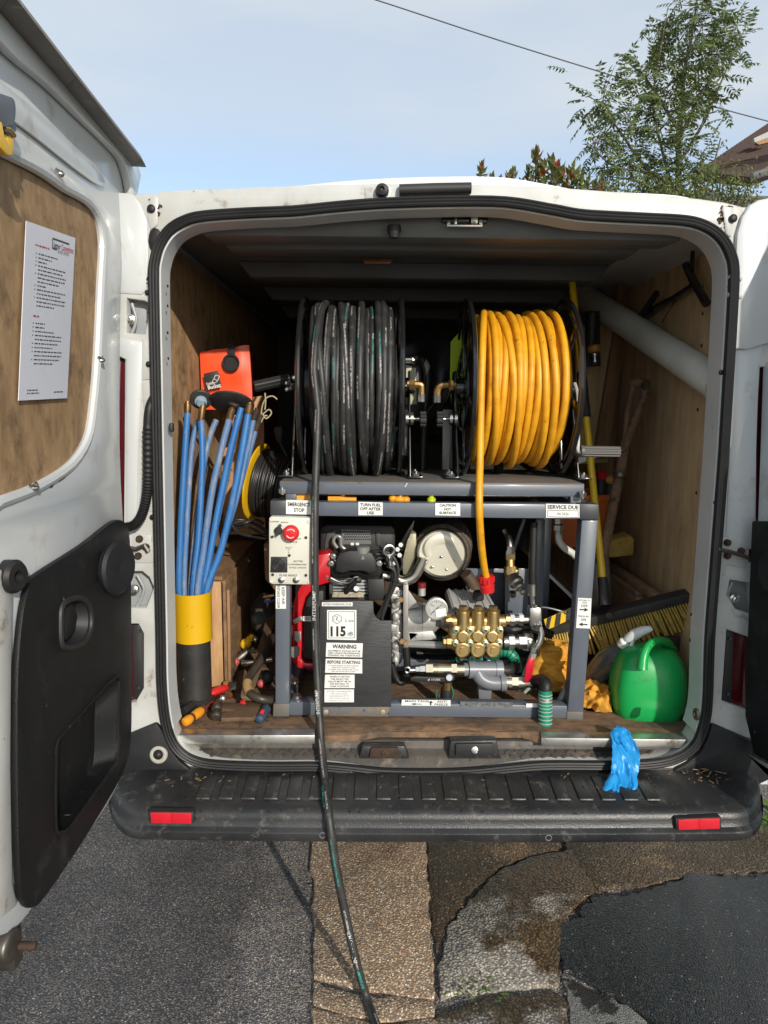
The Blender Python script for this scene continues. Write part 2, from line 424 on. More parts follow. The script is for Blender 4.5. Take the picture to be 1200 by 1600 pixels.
TRIM = mat('scratched_black_trim', (.006, .0065, .007), .5, spec=.3, col2=(.013, .0135, .014), ns=7, amt=.6, dirt=((.035, .035, .034), 9, .56, .2), chip=((.22, .22, .22), 30, .675, .03, 's'), stretch=(1, 2.2, .55), bump=.35, bs=400)
BUMP = mat('weathered_bumper_plastic', (.014, .015, .017), .38, spec=.45, col2=(.040, .040, .041), ns=6, amt=.9, dirt=((.13, .12, .105), 34, .56, .20), chip=((.40, .38, .35), 90, .70, .03), bump=.25, bs=300, rvar=.15)
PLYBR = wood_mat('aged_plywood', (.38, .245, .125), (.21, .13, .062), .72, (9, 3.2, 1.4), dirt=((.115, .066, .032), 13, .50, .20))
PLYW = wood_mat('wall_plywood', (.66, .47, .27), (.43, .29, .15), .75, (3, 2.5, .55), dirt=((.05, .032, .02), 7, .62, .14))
PLYL = wood_mat('pale_plywood', (.52, .31, .15), (.36, .19, .085), .7, (6, 3, 1), dirt=((.18, .10, .05), 15, .68, .15))
PLYD = wood_mat('dirty_brown_plywood', (.27, .155, .075), (.11, .062, .030), .78, (2, 1.4, 4.5), dirt=((.05, .032, .02), 11, .58, .16))
FLOORW = wood_mat('dirty_floor_board', (.26, .155, .085), (.11, .068, .040), .85, (2.2, 5, 3), dirt=((.06, .045, .034), 12, .50, .16), bump=.35)
BATTEN = wood_mat('batten_wood', (.34, .19, .085), (.22, .115, .05), .7, (4, 4, .6))
RIG = mat('slate_grey_paint', (.105, .122, .150), .38, col2=(.080, .093, .115), ns=7, amt=.6, coat=.25, dirt=((.22, .20, .17), 22, .70, .12), chip=((.30, .27, .22), 90, .735, .02))
RIGDIRT = mat('muddy_grey_paint', (.10, .115, .14), .6, col2=(.13, .11, .08), ns=14, amt=1, dirt=((.17, .13, .085), 20, .50, .14), chip=((.03, .025, .02), 60, .62, .04))
STEEL = mat('bright_zinc', (.62, .62, .60), .28, 1., col2=(.42, .41, .38), ns=25, amt=.7, dirt=((.20, .15, .10), 40, .66, .1))
ALU = mat('cast_aluminium', (.52, .52, .50), .5, .55, col2=(.33, .32, .30), ns=22, amt=.7, dirt=((.10, .08, .06), 30, .62, .1), bump=.2, bs=90)
STRIP = mat('worn_aluminium_strip', (.60, .60, .58), .38, .9, col2=(.42, .41, .39), ns=18, amt=.8, dirt=((.20, .17, .13), 26, .54, .14))
DSTEEL = mat('dark_steel', (.12, .115, .11), .45, .9, col2=(.20, .17, .14), ns=30, amt=.8)
RUST = mat('rusty_steel', (.085, .045, .026), .75, .3, col2=(.03, .02, .015), ns=25, amt=.9, bump=.3, bs=80)
BRASS = mat('pump_brass', (.52, .38, .17), .42, .95, col2=(.38, .27, .12), ns=20, amt=.6, dirt=((.16, .10, .045), 30, .66, .12), bump=.1, bs=120)
BRASSD = mat('dull_brass', (.36, .23, .09), .42, .9, col2=(.22, .13, .06), ns=30, amt=.7, dirt=((.10, .06, .03), 40, .62, .1))
BLK = mat('gloss_black_steel', (.010, .010, .011), .22, col2=(.02, .02, .02), ns=9, amt=.4, coat=.5, chip=((.16, .15, .14), 70, .745, .02))
BLKM = mat('matt_black', (.014, .014, .015), .55, col2=(.03, .029, .028), ns=12, amt=.6, dirt=((.09, .08, .07), 34, .69, .1))
VOID = mat('hole_shade_and_black_strap', (.010, .010, .011), .8, col2=(.018, .018, .02), ns=16, amt=.7)  # black stands for the shade inside holes and slots; the strap itself is black
RED = mat('red_engine_shroud', (.55, .012, .020), .3, col2=(.42, .008, .016), ns=6, amt=.6, coat=.4, dirt=((.14, .02, .02), 25, .68, .1))
REDP = mat('red_plastic', (.60, .020, .022), .35, col2=(.45, .015, .018), ns=20, amt=.6)
REFL = mat('red_reflector', (.58, .012, .025), .18, col2=(.45, .008, .02), ns=60, amt=.5, coat=.8)
LAMP = mat('dark_red_lens', (.075, .004, .008), .12, col2=(.05, .003, .006), ns=10, amt=.4, coat=.7)
YEL = mat('yellow_plastic', (.78, .47, .012), .38, col2=(.70, .38, .01), ns=9, amt=.5, dirt=((.20, .12, .03), 26, .69, .08))
YELP = mat('yellow_enamel', (.76, .50, .015), .32, col2=(.66, .40, .012), ns=14, amt=.6, chip=((.07, .05, .03), 50, .69, .03), coat=.3)
ORA = mat('orange_plastic', (.80, .33, .012), .38, col2=(.66, .24, .01), ns=14, amt=.5)
BLUE = mat('blue_polypropylene', (.018, .125, .37), .45, col2=(.04, .17, .40), ns=10, amt=.8, dirt=((.14, .20, .30), 14, .54, .14, 's'), chip=((.32, .30, .26), 40, .64, .06, 's'), stretch=(3, 3, .6))
BLUEW = mat('scuffed_blue_rod', (.04, .15, .38), .55, col2=(.14, .20, .30), ns=16, amt=1., dirt=((.28, .27, .25), 18, .52, .12, 's'), stretch=(3, 3, .6))
CREAM = mat('cream_enclosure', (.62, .61, .53), .42, col2=(.52, .51, .43), ns=8, amt=.6, dirt=((.30, .26, .18), 30, .70, .08))
M_PAPER = mat('sticker_white', (.74, .74, .72), .4, col2=(.66, .66, .63), ns=14, amt=.5, dirt=((.38, .34, .28), 45, .74, .06))
M_INK = mat('print_black', (.012, .012, .013), .5, col2=(.03, .03, .03), ns=40, amt=.5)
M_INKR = mat('print_red', (.50, .05, .05), .5)
GREYPL = mat('grey_upvc', (.17, .18, .20), .35, col2=(.13, .14, .155), ns=12, amt=.5, dirt=((.30, .28, .25), 40, .72, .06))
PVCW = mat('white_pvc_pipe', (.74, .74, .68), .4, col2=(.42, .42, .34), ns=4, amt=.7, dirt=((.20, .20, .12), 12, .68, .1))
GLASSG = mat('gauge_dial', (.70, .70, .68), .15, coat=1.)

# ------------------------------------------------------------------ the van
van = thing('panel_van', 'white panel van with both rear doors open on a load of jetting gear', 'van', (0, 0, 0))
SEAL = smooth_path([(-.6893,0,1.7348),(-.6915,0,1.6312),(-.694,0,1.4801),(-.6965,0,1.325),(-.699,0,1.1658),(-.7016,0,1.0025),(-.7043,0,0.8347),(-.7063,0,0.7318),(-.7027,0,0.6449),(-.6916,0,0.5833),(-.6695,0,0.5426),(-.6319,0,0.516),(-.5735,0,0.5037),(-.4392,0,0.4988),(-.3046,0,0.4993),(-.2203,0,0.4925),(-.1358,0,0.4838),(-.0005,0,0.4825),(0.1011,0,0.4865),(0.1855,0,0.4958),(0.2869,0,0.5052),(0.4567,0,0.5058),(0.5754,0,0.5117),(0.6388,0,0.53),(0.6787,0,0.566),(0.6964,0,0.6249),(0.6998,0,0.692),(0.6928,0,0.8531),(0.6922,0,1.0553),(0.6918,0,1.2092),(0.6914,0,1.3372),(0.6887,0,1.4936),(0.686,0,1.6459),(0.6823,0,1.7503),(0.6711,0,1.7944),(0.6468,0,1.8307),(0.6112,0,1.855),(0.5599,0,1.8688),(0.4575,0,1.8734),(0.366,0,1.8766),(0.3051,0,1.8802),(0.2393,0,1.8909),(0.1329,0,1.9054),(0.0015,0,1.9052),(-.1491,0,1.8991),(-.2545,0,1.8906),(-.3598,0,1.8793),(-.4651,0,1.8737),(-.5705,0,1.8653),(-.6159,0,1.8533),(-.6496,0,1.8327),(-.6733,0,1.8006),(-.6851,0,1.767)], 4, True)
# rear face: pillars and header in one pressed sheet round the opening, pockets cut for the hinges and lamps
hole = offset_loop(SEAL, .004)
roofline = [(0.6568,0,1.9162),(0.5909,0,1.924),(0.4537,0,1.9337),(0.3475,0,1.9396),(0.2415,0,1.9454),(0.0607,0,1.9488),(-.1496,0,1.9476),(-.2994,0,1.9429),(-.4491,0,1.9353),(-.5986,0,1.9292),(-.6703,0,1.9254),(-.6795,0,1.9196),(-.7273,0,1.9176)]
outer = [V((-.92, 0, .50)), V((-.93, 0, 1.2)), V((-.92, 0, 1.70)), V((-.87, 0, 1.86))] + [V(p) for p in reversed(roofline)] + [V((.80, 0, 1.885)), V((.87, 0, 1.84)), V((.92, 0, 1.70)), V((.93, 0, 1.2)), V((.92, 0, .50)), V((.70, 0, .44)), V((-.70, 0, .44))]
pk1 = [(-.7613,0,1.681),(-.7189,0,1.6755),(-.704,0,1.6668),(-.713,0,1.631),(-.7219,0,1.598),(-.7647,0,1.6005)]; pk2 = [(-.7897,0,1.0134),(-.7511,0,1.0137),(-.734,0,0.9989),(-.7237,0,0.9725),(-.7451,0,0.9189),(-.7937,0,0.9186)]
pk3 = [(0.7785,0,1.6919),(0.7361,0,1.6795),(0.7202,0,1.6463),(0.7336,0,1.5981),(0.8097,0,1.6049)]; pk4 = [(0.7422,0,1.0023),(0.8005,0,0.9927),(0.8143,0,0.9084),(0.7633,0,0.9251),(0.7372,0,0.962)]
lp1 = [(-.8215,0,0.8763),(-.7663,0,0.8767),(-.7543,0,0.8514),(-.76,0,0.7056),(-.7813,0,0.669),(-.8316,0,0.6513)]; lp2 = [(0.7445,0,0.8705),(0.8129,0,0.847),(0.8335,0,0.6432),(0.8021,0,0.6555),(0.7463,0,0.6781)]
sk1 = [(-.7901,0,1.5461),(-.7719,0,1.5402),(-.794,0,1.1003),(-.8179,0,1.1001)]; sk2 = [(0.7735,0,1.5344),(0.8311,0,1.5411),(0.8601,0,1.0432),(0.7862,0,1.046),(0.7777,0,1.338)]
shell = curve_plate('rear_frame', [outer, hole, pk1, pk2, pk3, pk4, lp1, lp2, sk1, sk2], 'Y', .06, WHITED, van, .004)
# seal: ribbed rubber tube, three ridges
mb = MB(); mb.tube([p+V((0, -.012, 0)) for p in SEAL], .0105, 10, True, ref=(0, 1, 0))
for d in (-.008, -.001, .006): mb.tube([p+V((0, -.021, 0)) for p in offset_loop(SEAL, d)], .0042, 6, True, ref=(0, 1, 0))
mb.build('door_seal', RUBBER, van)
# inner flange and return
mb = MB(); R0 = offset_loop(SEAL, .010); N = len(R0)
up = [p for p in R0]
def ringstrip(a, b):
    for i in range(N):
        if R0[i].z < .60 and R0[(i+1) % N].z < .60: continue
        j = (i+1) % N
        mb.poly((a[i], a[j], b[j], b[i]))
r1 = [p+V((0, -.008, 0)) for p in R0]; r2 = [p+V((0, -.008, 0)) for p in offset_loop(SEAL, .014)]; r3 = [p+V((0, .062, 0)) for p in offset_loop(SEAL, .015)]; r4 = [p+V((0, .066, 0)) for p in offset_loop(SEAL, -.08)]
r0 = [p+V((0, .02, 0)) for p in R0]
ringstrip(r0, r1); ringstrip(r1, r2); ringstrip(r2, r3); ringstrip(r3, r4)
bmesh.ops.remove_doubles(mb.bm, verts=mb.bm.verts, dist=1e-5)
mb.build('opening_flange', mat('flange_paint', (.56, .58, .58), .4, col2=(.42, .43, .42), ns=5, amt=.6, dirt=((.20, .17, .12), 20, .68, .1), chip=((.06, .04, .03), 60, .70, .02)), van, smooth=50)
# roof, sides, bulkhead, floor, ceiling
mb = MB()
sec = [(-.93, 1.70), (-.87, 1.86), (-.76, 1.932), (-.4, 1.951), (0, 1.957), (.4, 1.947), (.74, 1.918), (.87, 1.84), (.93, 1.70)]
mb.prism([V((x, .055, z-.004)) for x, z in sec]+[V((x*.985, .055, z-.03)) for x, z in reversed(sec)], (0, 3.2, 0)).build('roof', WHITE, van)
for sx in (-1, 1): MB().box((sx*.925, 1.63, 1.05), (.02, 3.1, 1.30)).build('side_panel', WHITE, van)
MB().box((0, 1.36, .552), (1.50, 2.60, .016)).build('floor_board', FLOORW, van)
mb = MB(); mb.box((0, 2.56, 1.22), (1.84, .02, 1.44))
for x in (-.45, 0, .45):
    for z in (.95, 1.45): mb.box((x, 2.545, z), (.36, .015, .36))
mb.box((0, 2.54, 1.80), (1.3, .03, .06)).build('bulkhead', mat('shade_dark_bulkhead', (.06, .062, .06), .6), van, .006)  # gloom at the far end of the load bay put into this colour
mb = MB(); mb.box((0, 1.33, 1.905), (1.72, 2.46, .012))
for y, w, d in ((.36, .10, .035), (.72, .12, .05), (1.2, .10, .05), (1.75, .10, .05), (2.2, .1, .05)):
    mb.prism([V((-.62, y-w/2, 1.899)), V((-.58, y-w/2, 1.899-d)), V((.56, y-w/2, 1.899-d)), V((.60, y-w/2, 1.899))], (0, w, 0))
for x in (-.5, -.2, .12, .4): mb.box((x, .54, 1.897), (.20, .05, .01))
mb.build('ceiling', mat('shade_dark_ceiling', (.15, .155, .15), .5, col2=(.10, .10, .095), ns=4, amt=.6, dirt=((.10, .09, .07), 10, .62, .14)), van, .008)  # white paint in deep shade, the shade put into the dark colour
# header rail carrying the latch
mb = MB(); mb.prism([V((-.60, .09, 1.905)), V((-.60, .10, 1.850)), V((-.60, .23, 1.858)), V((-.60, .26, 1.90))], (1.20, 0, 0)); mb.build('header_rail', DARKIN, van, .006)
mb = MB(); a = V((-.0051,0.09,1.8934)); b = V((0.1094,0.09,1.8948))
mb.box((a+b)/2+V((0, 0, 0)), (.115, .012, .022)); hdl = mb.build('latch_recess', BLK, van, .003)
mb = MB(); mb.bar((0.0092,0.07,1.872), (0.0912,0.07,1.873), .010, .006).bar((0.0105,0.07,1.884), (0.0109,0.07,1.869), .005, .008, (1, 0, 0)).bar((0.0892,0.07,1.888), (0.0897,0.07,1.87), .005, .008, (1, 0, 0)).bar((0.0277,0.07,1.8917), (0.0281,0.07,1.8737), .004, .006, (1, 0, 0))
mb.box((0.0732,0.068,1.8858), (.016, .012, .018)).cyl((0.0723,0.06,1.8808), (0.0733,0.068,1.8828), .005); mb.build('striker', STEEL, van, .001)
mb = MB().lathe((-.1229,0.075,1.8732), (0, 0, -1), [(0, .016), (.012, .018), (.022, .014), (.03, .012)], 12); mb.build('rubber_stop', BLKM, van)
for q in ([(-.2121,0.6,1.8969),(-.1141,0.6,1.8981),(-.1222,0.6,1.8842),(-.2039,0.6,1.8833)], [(-.4869,0.45,1.9131),(-.4489,0.45,1.9135),(-.4491,0.45,1.8916),(-.4872,0.45,1.8912)]):
    MB().prism(q, (0, .012, 0)).build('interior_lamp', mat('amber_reflection', (.42, .16, .05), .2, coat=.6), van, .002)  # amber colour stands for an orange reflection; nothing here glows
# side lining boards (the right one in two sheets) and what is above them
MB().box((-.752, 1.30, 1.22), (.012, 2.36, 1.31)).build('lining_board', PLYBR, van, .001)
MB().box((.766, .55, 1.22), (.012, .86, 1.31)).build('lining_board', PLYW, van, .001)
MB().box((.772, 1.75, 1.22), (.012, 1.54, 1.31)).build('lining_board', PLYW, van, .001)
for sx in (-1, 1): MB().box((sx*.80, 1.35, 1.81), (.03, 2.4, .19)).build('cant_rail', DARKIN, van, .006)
MB().prism([(0.5858,0.98,1.7345),(0.7396,0.98,1.7525),(0.7345,0.98,1.2296),(0.6108,0.98,1.2186)], (0, .014, 0)).build('partition_board', PLYW, van, .001)
MB().prism([(0.7239,0.955,1.922),(0.764,0.955,1.927),(0.7738,0.955,1.7616),(0.7255,0.955,1.2461),(0.6714,0.955,1.2456),(0.7265,0.955,1.7495)], (0, .024, 0)).build('batten', BATTEN, van, .002)
SILLM = mat('muddy_sill', (.045, .042, .040), .6, col2=(.10, .085, .068), ns=11, amt=.9, dirt=((.20, .155, .11), 20, .54, .16), chip=((.02, .02, .02), 50, .66, .05), bump=.3, bs=120)
# sill: worn tread plastic between floor edge and seal
mb = MB(); prof = [(.049, .540), (.046, .520), (.030, .515), (.012, .505), (.004, .494), (-.006, .486), (.08, .486), (.08, .540)]
mb.loft([[V((x, y, z)) for y, z in prof] for x in (-.665, -.4, -.2, 0, .2, .4, .655)]); mb.build('sill_tread', SILLM, van, .003)
mb = MB()
for k in range(46):
    for j in range(2):
        x = -.63+k*.0275+j*.013
        if -.14 < x < .11: continue
        mb.box((x, .033-j*.014, .5175-j*.006), (.016, .008, .003), Matrix.Rotation(.38, 3, 'X') @ Matrix.Rotation(.5*(-1)**(k+j), 3, 'Z'))
mb.build('tread_studs', SILLM, van, .0008, props={'kind': 'stuff'})
for q in (("272"),):
    pass
MB().prism([(-.6839,0.062,0.5665),(-.3233,0.0654,0.5665),(-.3198,0.0235,0.5665),(-.6844,0.0203,0.5665)], (0, 0, -.024)).build('edge_strip', STRIP, van, .0015)
MB().prism([(0.2878,0.0517,0.5665),(0.6702,0.0475,0.5665),(0.6678,0.0062,0.5665),(0.2808,0.0139,0.5665)], (0, 0, -.024)).build('edge_strip', STRIP, van, .0015)
for q in ((-.6559,0.066,0.5592), (-.5037,0.066,0.5599), (-.3616,0.066,0.5605)): MB().lathe(q, (0, -.3, 1), [(0, .005), (.003, .004)], 8).build('strip_screw', DSTEEL, van)
# worn, splintered floor edge between the strips
mb = MB(); pts = [(-.3207,0.0339,0.5615),(-.2727,0.0305,0.5615),(-.2047,0.0386,0.5615),(-.1359,0.0622,0.5615),(-.0661,0.0706,0.5615),(0.0202,0.0597,0.5615),(0.0752,0.0836,0.5615),(0.142,0.0608,0.5615),(0.2147,0.0771,0.5615),(0.2817,0.0242,0.5615)]; back = [(0.3042,0.1221,0.5615),(-.3277,0.1159,0.5615)]
mb.prism(pts+back, (0, 0, -.018)).build('floor_edge', FLOORW, van, .002)
# bottom latch plates
for q, s in (([(-.1938,0.012,0.5421),(-.082,0.012,0.5426),(-.068,0.012,0.5066),(-.2038,0.012,0.506)], [(-.17,0.004,0.5408),(-.0992,0.004,0.5411),(-.0938,0.004,0.5142),(-.1749,0.004,0.5139)]), ([(0.0397,0.012,0.5574),(0.1617,0.012,0.5598),(0.1737,0.012,0.5075),(0.034,0.012,0.507)], [(0.0525,0.004,0.5525),(0.1504,0.004,0.5547),(0.1549,0.004,0.5206),(0.0533,0.004,0.5202)])):
    lt = MB().prism(q, (0, .03, 0)).build('latch_plate', BUMP, van, .004)
    MB().prism(s, (0, .012, 0)).build('catch', RUST if s[0][0] < 0 else BLKM, lt, .002)
    c = sum((V(p) for p in s), V())/4
    MB().lathe(c+V((0, .001, 0)), (0, -1, .2), [(0, .010), (.005, .009), (.006, .004), (.003, .003)], 10).build('screw', RUST if s[0][0] < 0 else STEEL, lt)
# bumper
bmp_x0, bmp_x1 = -.850, .850
def bump_e(a):
    y = 0 if a < .83 else .15*((a-.83)/.17)**2.4
    return y
prof = [(.05, .470), (-.012, .488), (-.07, .482), (-.128, .4765), (-.156, .4745), (-.172, .4725), (-.182, .4645), (-.1855, .452), (-.1875, .4365), (-.190, .4335), (-.1985, .4305), (-.2015, .4265), (-.2005, .410), (-.192, .401), (-.05, .398), (.05, .42)]
rings = []
for i in range(81):
    a = -1+2*i/80; X = (bmp_x0+bmp_x1)/2+(bmp_x1-bmp_x0)/2*a; e = bump_e(abs(a)); rise = .016*max(0, (abs(a)-.86)/.14)**2
    rings.append([V((X, min(y+e*(1 if y < .04 else 0)+.012*a*a*(y < .04), .05), z+rise*(1 if z < .43 else .25))) for y, z in prof])
mb = MB(); mb.loft(rings); bumper = mb.build('bumper', BUMP, van, smooth=40)
x = -.60
while x < .56:
    mbp = MB(); mbp.loft([[V((x, -.036, .4842)), V((x+.036, -.036, .4842)), V((x+.036, -.136, .4762)), V((x, -.136, .4762))], [V((x+.002, -.038, .4884)), V((x+.034, -.038, .4884)), V((x+.034, -.134, .4806)), V((x+.002, -.134, .4806))]])
    mbp.build('tread_pad', BUMP, bumper, .001); x += .0555
for q in ([(-.6874,-.196,0.4806),(-.5911,-.196,0.4792),(-.5919,-.196,0.4532),(-.6868,-.196,0.4545)], [(0.5634,-.19,0.4625),(0.6632,-.19,0.4661),(0.6652,-.19,0.4397),(0.5668,-.19,0.4361)]):
    q = [V(p)+V((0, -.006, 0)) for p in q]
    r = MB().prism([p+(p-sum(q, V())/4)*.10+V((0, .003, 0)) for p in q], (0, .02, 0)).build('reflector', BLKM, bumper, .002)
    for h in range(2):
        a, b = (q[0]+(q[1]-q[0])*.5*h, q[0]+(q[1]-q[0])*.5*(h+1)); d, c = (q[3]+(q[2]-q[3])*.5*h, q[3]+(q[2]-q[3])*.5*(h+1))
        MB().prism((a, b, c, d), (0, .01, 0)).build('lens', REFL, r, .0015)
mb = MB()
for p in ((-.7583,-.13,0.398), (-.2831,-.2,0.4237), (0.2544,-.2,0.4185), (0.7457,-.12,0.3766)): mb.torus(p, (0, 1, 0), .007, .0014, 16, 6)
mb.build('plug_rings', mat('dusty_plug', (.14, .14, .14), .7), bumper)
# black corner cladding either side of the opening
for q in ("196,1150 246,1127 256,1140 268,1168 282,1186 300,1200 300,1212 180,1225 180,1160", "1166,1152 1110,1128 1103,1150 1092,1172 1070,1190 1050,1200 1050,1212 1172,1225 1190,1215 1190,1160"):
    MB().prism([(-1.0178,-0,2.3282),(-1.0178,-0,2.3282)] if False else [V(p)+V((0, -.012, 0)) for p in ({0: [(-.8217,0,0.5739),(-.727,0,0.6149),(-.7112,0,0.5921),(-.6929,0,0.5425),(-.6706,0,0.5105),(-.6411,0,0.4855),(-.6418,0,0.4639),(-.8514,0,0.4343),(-.8457,0,0.5596)], 1: [(0.8187,0,0.5773),(0.7205,0,0.6197),(0.7116,0,0.5805),(0.6958,0,0.541),(0.6607,0,0.5084),(0.6279,0,0.4902),(0.6294,0,0.4685),(0.8503,0,0.4456),(0.8865,0,0.4639),(0.8771,0,0.5704)]}[0 if q[0] == '1' and q[1] == '9' else 1])], (0, .05, 0)).build('corner_cladding', PLASTIC, van, .006)
# left corner: rubber buffer in a pale ring
mb = MB(); p = V((-.7226,-.014,0.53)); mb.torus(p, (0, -1, .2), .017, .0065, 24, 8); mb.build('buffer_ring', mat('dusty_white', (.45, .43, .38), .8, col2=(.2, .18, .15), ns=60), van)
MB().lathe(p+V((0, .006, 0)), (0, -1, .2), [(0, .014), (.012, .013), (.018, .008), (.02, .002)], 16).build('rubber_buffer', RUBBER, van)
# lamps, hinges, plugs and black hole dots on both pillars
for q in ([(-.8322,0.02,0.8735),(-.7714,0.02,0.8739),(-.7577,0.02,0.8449),(-.7635,0.02,0.6957),(-.7868,0.02,0.6568),(-.8427,0.02,0.6389)], [(0.7512,0.02,0.8677),(0.8254,0.02,0.8439),(0.8486,0.02,0.6308),(0.8134,0.02,0.6431),(0.7536,0.02,0.666)], [(-.8002,0.02,1.5505),(-.7756,0.02,1.5446),(-.7981,0.02,1.0933),(-.8288,0.02,1.0931)], [(0.7807,0.02,1.5387),(0.8469,0.02,1.5456),(0.8754,0.02,1.0355),(0.794,0.02,1.0383),(0.7852,0.02,1.337)]):
    MB().prism(q, (0, .03, 0)).build('tail_lamp', LAMP, van, .003)
MB().prism([(0.7507,0.012,0.8668),(0.7695,0.012,0.8617),(0.7787,0.012,0.6643),(0.7525,0.012,0.673)], (0, .01, 0)).build('lamp_backing', BLKM, van, .002)
MB().prism([(-.7868,0.012,0.8711),(-.7688,0.012,0.8712),(-.7567,0.012,0.8475),(-.7625,0.012,0.6989),(-.782,0.012,0.6673),(-.7917,0.012,0.6743)], (0, .01, 0)).build('lamp_backing', BLKM, van, .002)
for p in ((-.7665,0.008,0.8555), (-.7726,0.008,0.704), (0.7572,0.008,0.844), (0.7641,0.008,0.6942)): MB().lathe(p, (0, -1, 0), [(0, .005), (.004, .004)], 8).build('lamp_screw', DSTEEL, van)
for c, s in (((203, 500), 1), ((207, 922), 1), ((1180, 506), -1), ((1158, 936), -1)):
    pass
for q, b, e in (([(-.7761,0.035,1.689),(-.7267,0.035,1.6836),(-.7116,0.035,1.6716),(-.7192,0.035,1.6351),(-.7331,0.035,1.5983),(-.7799,0.035,1.6009)], (-.7604,0.014,1.6337), [(-.7536,0.012,1.6709),(-.7482,0.012,1.6531),(-.7444,0.012,1.6336),(-.7498,0.012,1.614),(-.7565,0.012,1.6003)]),
                ([(-.8053,0.035,1.0086),(-.7594,0.035,1.0089),(-.7419,0.035,0.9938),(-.7332,0.035,0.9634),(-.7552,0.035,0.9054),(-.8098,0.035,0.905)], (-.7805,0.014,0.9618), [(-.7684,0.012,1.0025),(-.7564,0.012,0.9792),(-.7522,0.012,0.9625),(-.763,0.012,0.9355),(-.7736,0.012,0.9153)]),
                ([(0.8002,0.035,1.7003),(0.7506,0.035,1.6876),(0.7347,0.035,1.6507),(0.7485,0.035,1.5984),(0.8325,0.035,1.6054)], (0.7624,0.014,1.6408), [(0.7428,0.012,1.6752),(0.7318,0.012,1.6569),(0.7312,0.012,1.6448),(0.7408,0.012,1.6237),(0.7473,0.012,1.6024)]),
                ([(0.7567,0.035,0.9973),(0.8228,0.035,0.9875),(0.8374,0.035,0.8947),(0.782,0.035,0.9116),(0.7518,0.035,0.9528)], (0.7651,0.014,0.9483), [(0.7539,0.012,0.9928),(0.747,0.012,0.9758),(0.745,0.012,0.9589),(0.7552,0.012,0.9352),(0.7634,0.012,0.9165)])):
    h = MB().prism(q, (0, .02, 0)).build('hinge', GREYP, van, .002)
    MB().tube(smooth_path(e, 3), .004, 8).build('hinge_rib', GREYP, h)
    MB().lathe(b, (0, -1, 0), [(-.01, .013), (.0, .013), (.002, .008), (.008, .008), (.009, .004), (.006, .003)], 12).build('bolt', STEEL, h)
# raised pillar pressings, proud of the frame
for q, m in (([(-.7764,-.004,1.9201),(-.7378,-.004,1.9192),(-.7194,-.004,1.8953),(-.706,-.004,1.8569),(-.7045,-.004,1.7776),(-.712,-.004,1.7016),(-.7231,-.004,1.6882),(-.7867,-.004,1.6919)], WHITE), ([(0.7011,-.012,1.577),(0.6926,-.012,1.6446),(0.6876,-.012,1.7629),(0.6857,-.012,1.8429),(0.6946,-.012,1.8819),(0.7106,-.012,1.9078),(0.7308,-.012,1.9195),(0.7738,-.012,1.9286),(0.8263,-.012,1.604),(0.7323,-.012,1.5758)], WHITE),
             ([(-.7885,-.003,1.591),(-.7277,-.003,1.5811),(-.7345,-.003,1.4489),(-.7472,-.003,1.3247),(-.7568,-.003,1.1658),(-.7725,-.003,1.0553),(-.7902,-.003,1.0519),(-.7694,-.003,1.537),(-.789,-.003,1.5458)], WHITE), ([(0.7028,-.003,1.5732),(0.7079,-.003,1.4317),(0.7167,-.003,1.242),(0.7203,-.003,1.0957),(0.8013,-.003,1.0798),(0.7808,-.003,1.3382),(0.7701,-.003,1.5373),(0.7777,-.003,1.5937)], WHITE),
             ([(-.6979,-.004,1.9126),(-.677,-.004,1.9129),(-.6794,-.004,1.8472),(-.6993,-.004,1.8355),(-.7057,-.004,1.8641)], WHITED), ([(0.6463,-.004,1.9092),(0.6784,-.004,1.9067),(0.6782,-.004,1.8345),(0.6622,-.004,1.843)], WHITED)):
    if q[0][0] > .7 and q[1][2] > 1.5 and m is WHITE and len(q) > 10: q = [V((p[0], p[1]-(p[0]-.70)*.55, p[2])) for p in q]     # upper right pressing tilted inwards to catch less sun and look shaded
    MB().prism(q, (0, .02, 0)).build('pillar_pressing', m, van, .005)
for q in ([(-.7274,-.003,1.5886),(-.703,-.003,1.5859),(-.705,-.003,1.4921),(-.7314,-.003,1.4887)], [(-.7316,-.003,1.4826),(-.7053,-.003,1.4844),(-.7062,-.003,1.4184),(-.731,-.003,1.4182)], [(-.7317,-.002,1.4104),(-.7067,-.002,1.4122),(-.7111,-.002,1.166),(-.754,-.002,1.1657)], [(-.7601,-.003,1.0848),(-.7056,-.003,1.0917),(-.7055,-.003,1.0492),(-.7619,-.003,1.039)], [(0.6747,-.003,1.5729),(0.6983,-.003,1.5716),(0.6986,-.003,1.5089),(0.6766,-.003,1.5087)], [(0.6767,-.003,1.4872),(0.6987,-.003,1.4874),(0.7,-.003,1.4316),(0.6795,-.003,1.4314)], [(0.682,-.003,1.3373),(0.7011,-.003,1.3375),(0.7032,-.003,1.2707),(0.684,-.003,1.2705)], [(0.6836,-.003,1.2545),(0.7029,-.003,1.2547),(0.7057,-.003,1.1773),(0.6864,-.003,1.1772)], [(-.1945,-.003,1.939),(-.1316,-.003,1.9412),(-.1313,-.003,1.9114),(-.1943,-.003,1.9092)], [(0.7014,-.003,1.0659),(0.731,-.003,1.0628),(0.7284,-.003,1.013),(0.702,-.003,1.0161)]):
    MB().prism(q, (0, .01, 0)).build('pressed_pad', WHITED, van, .002)
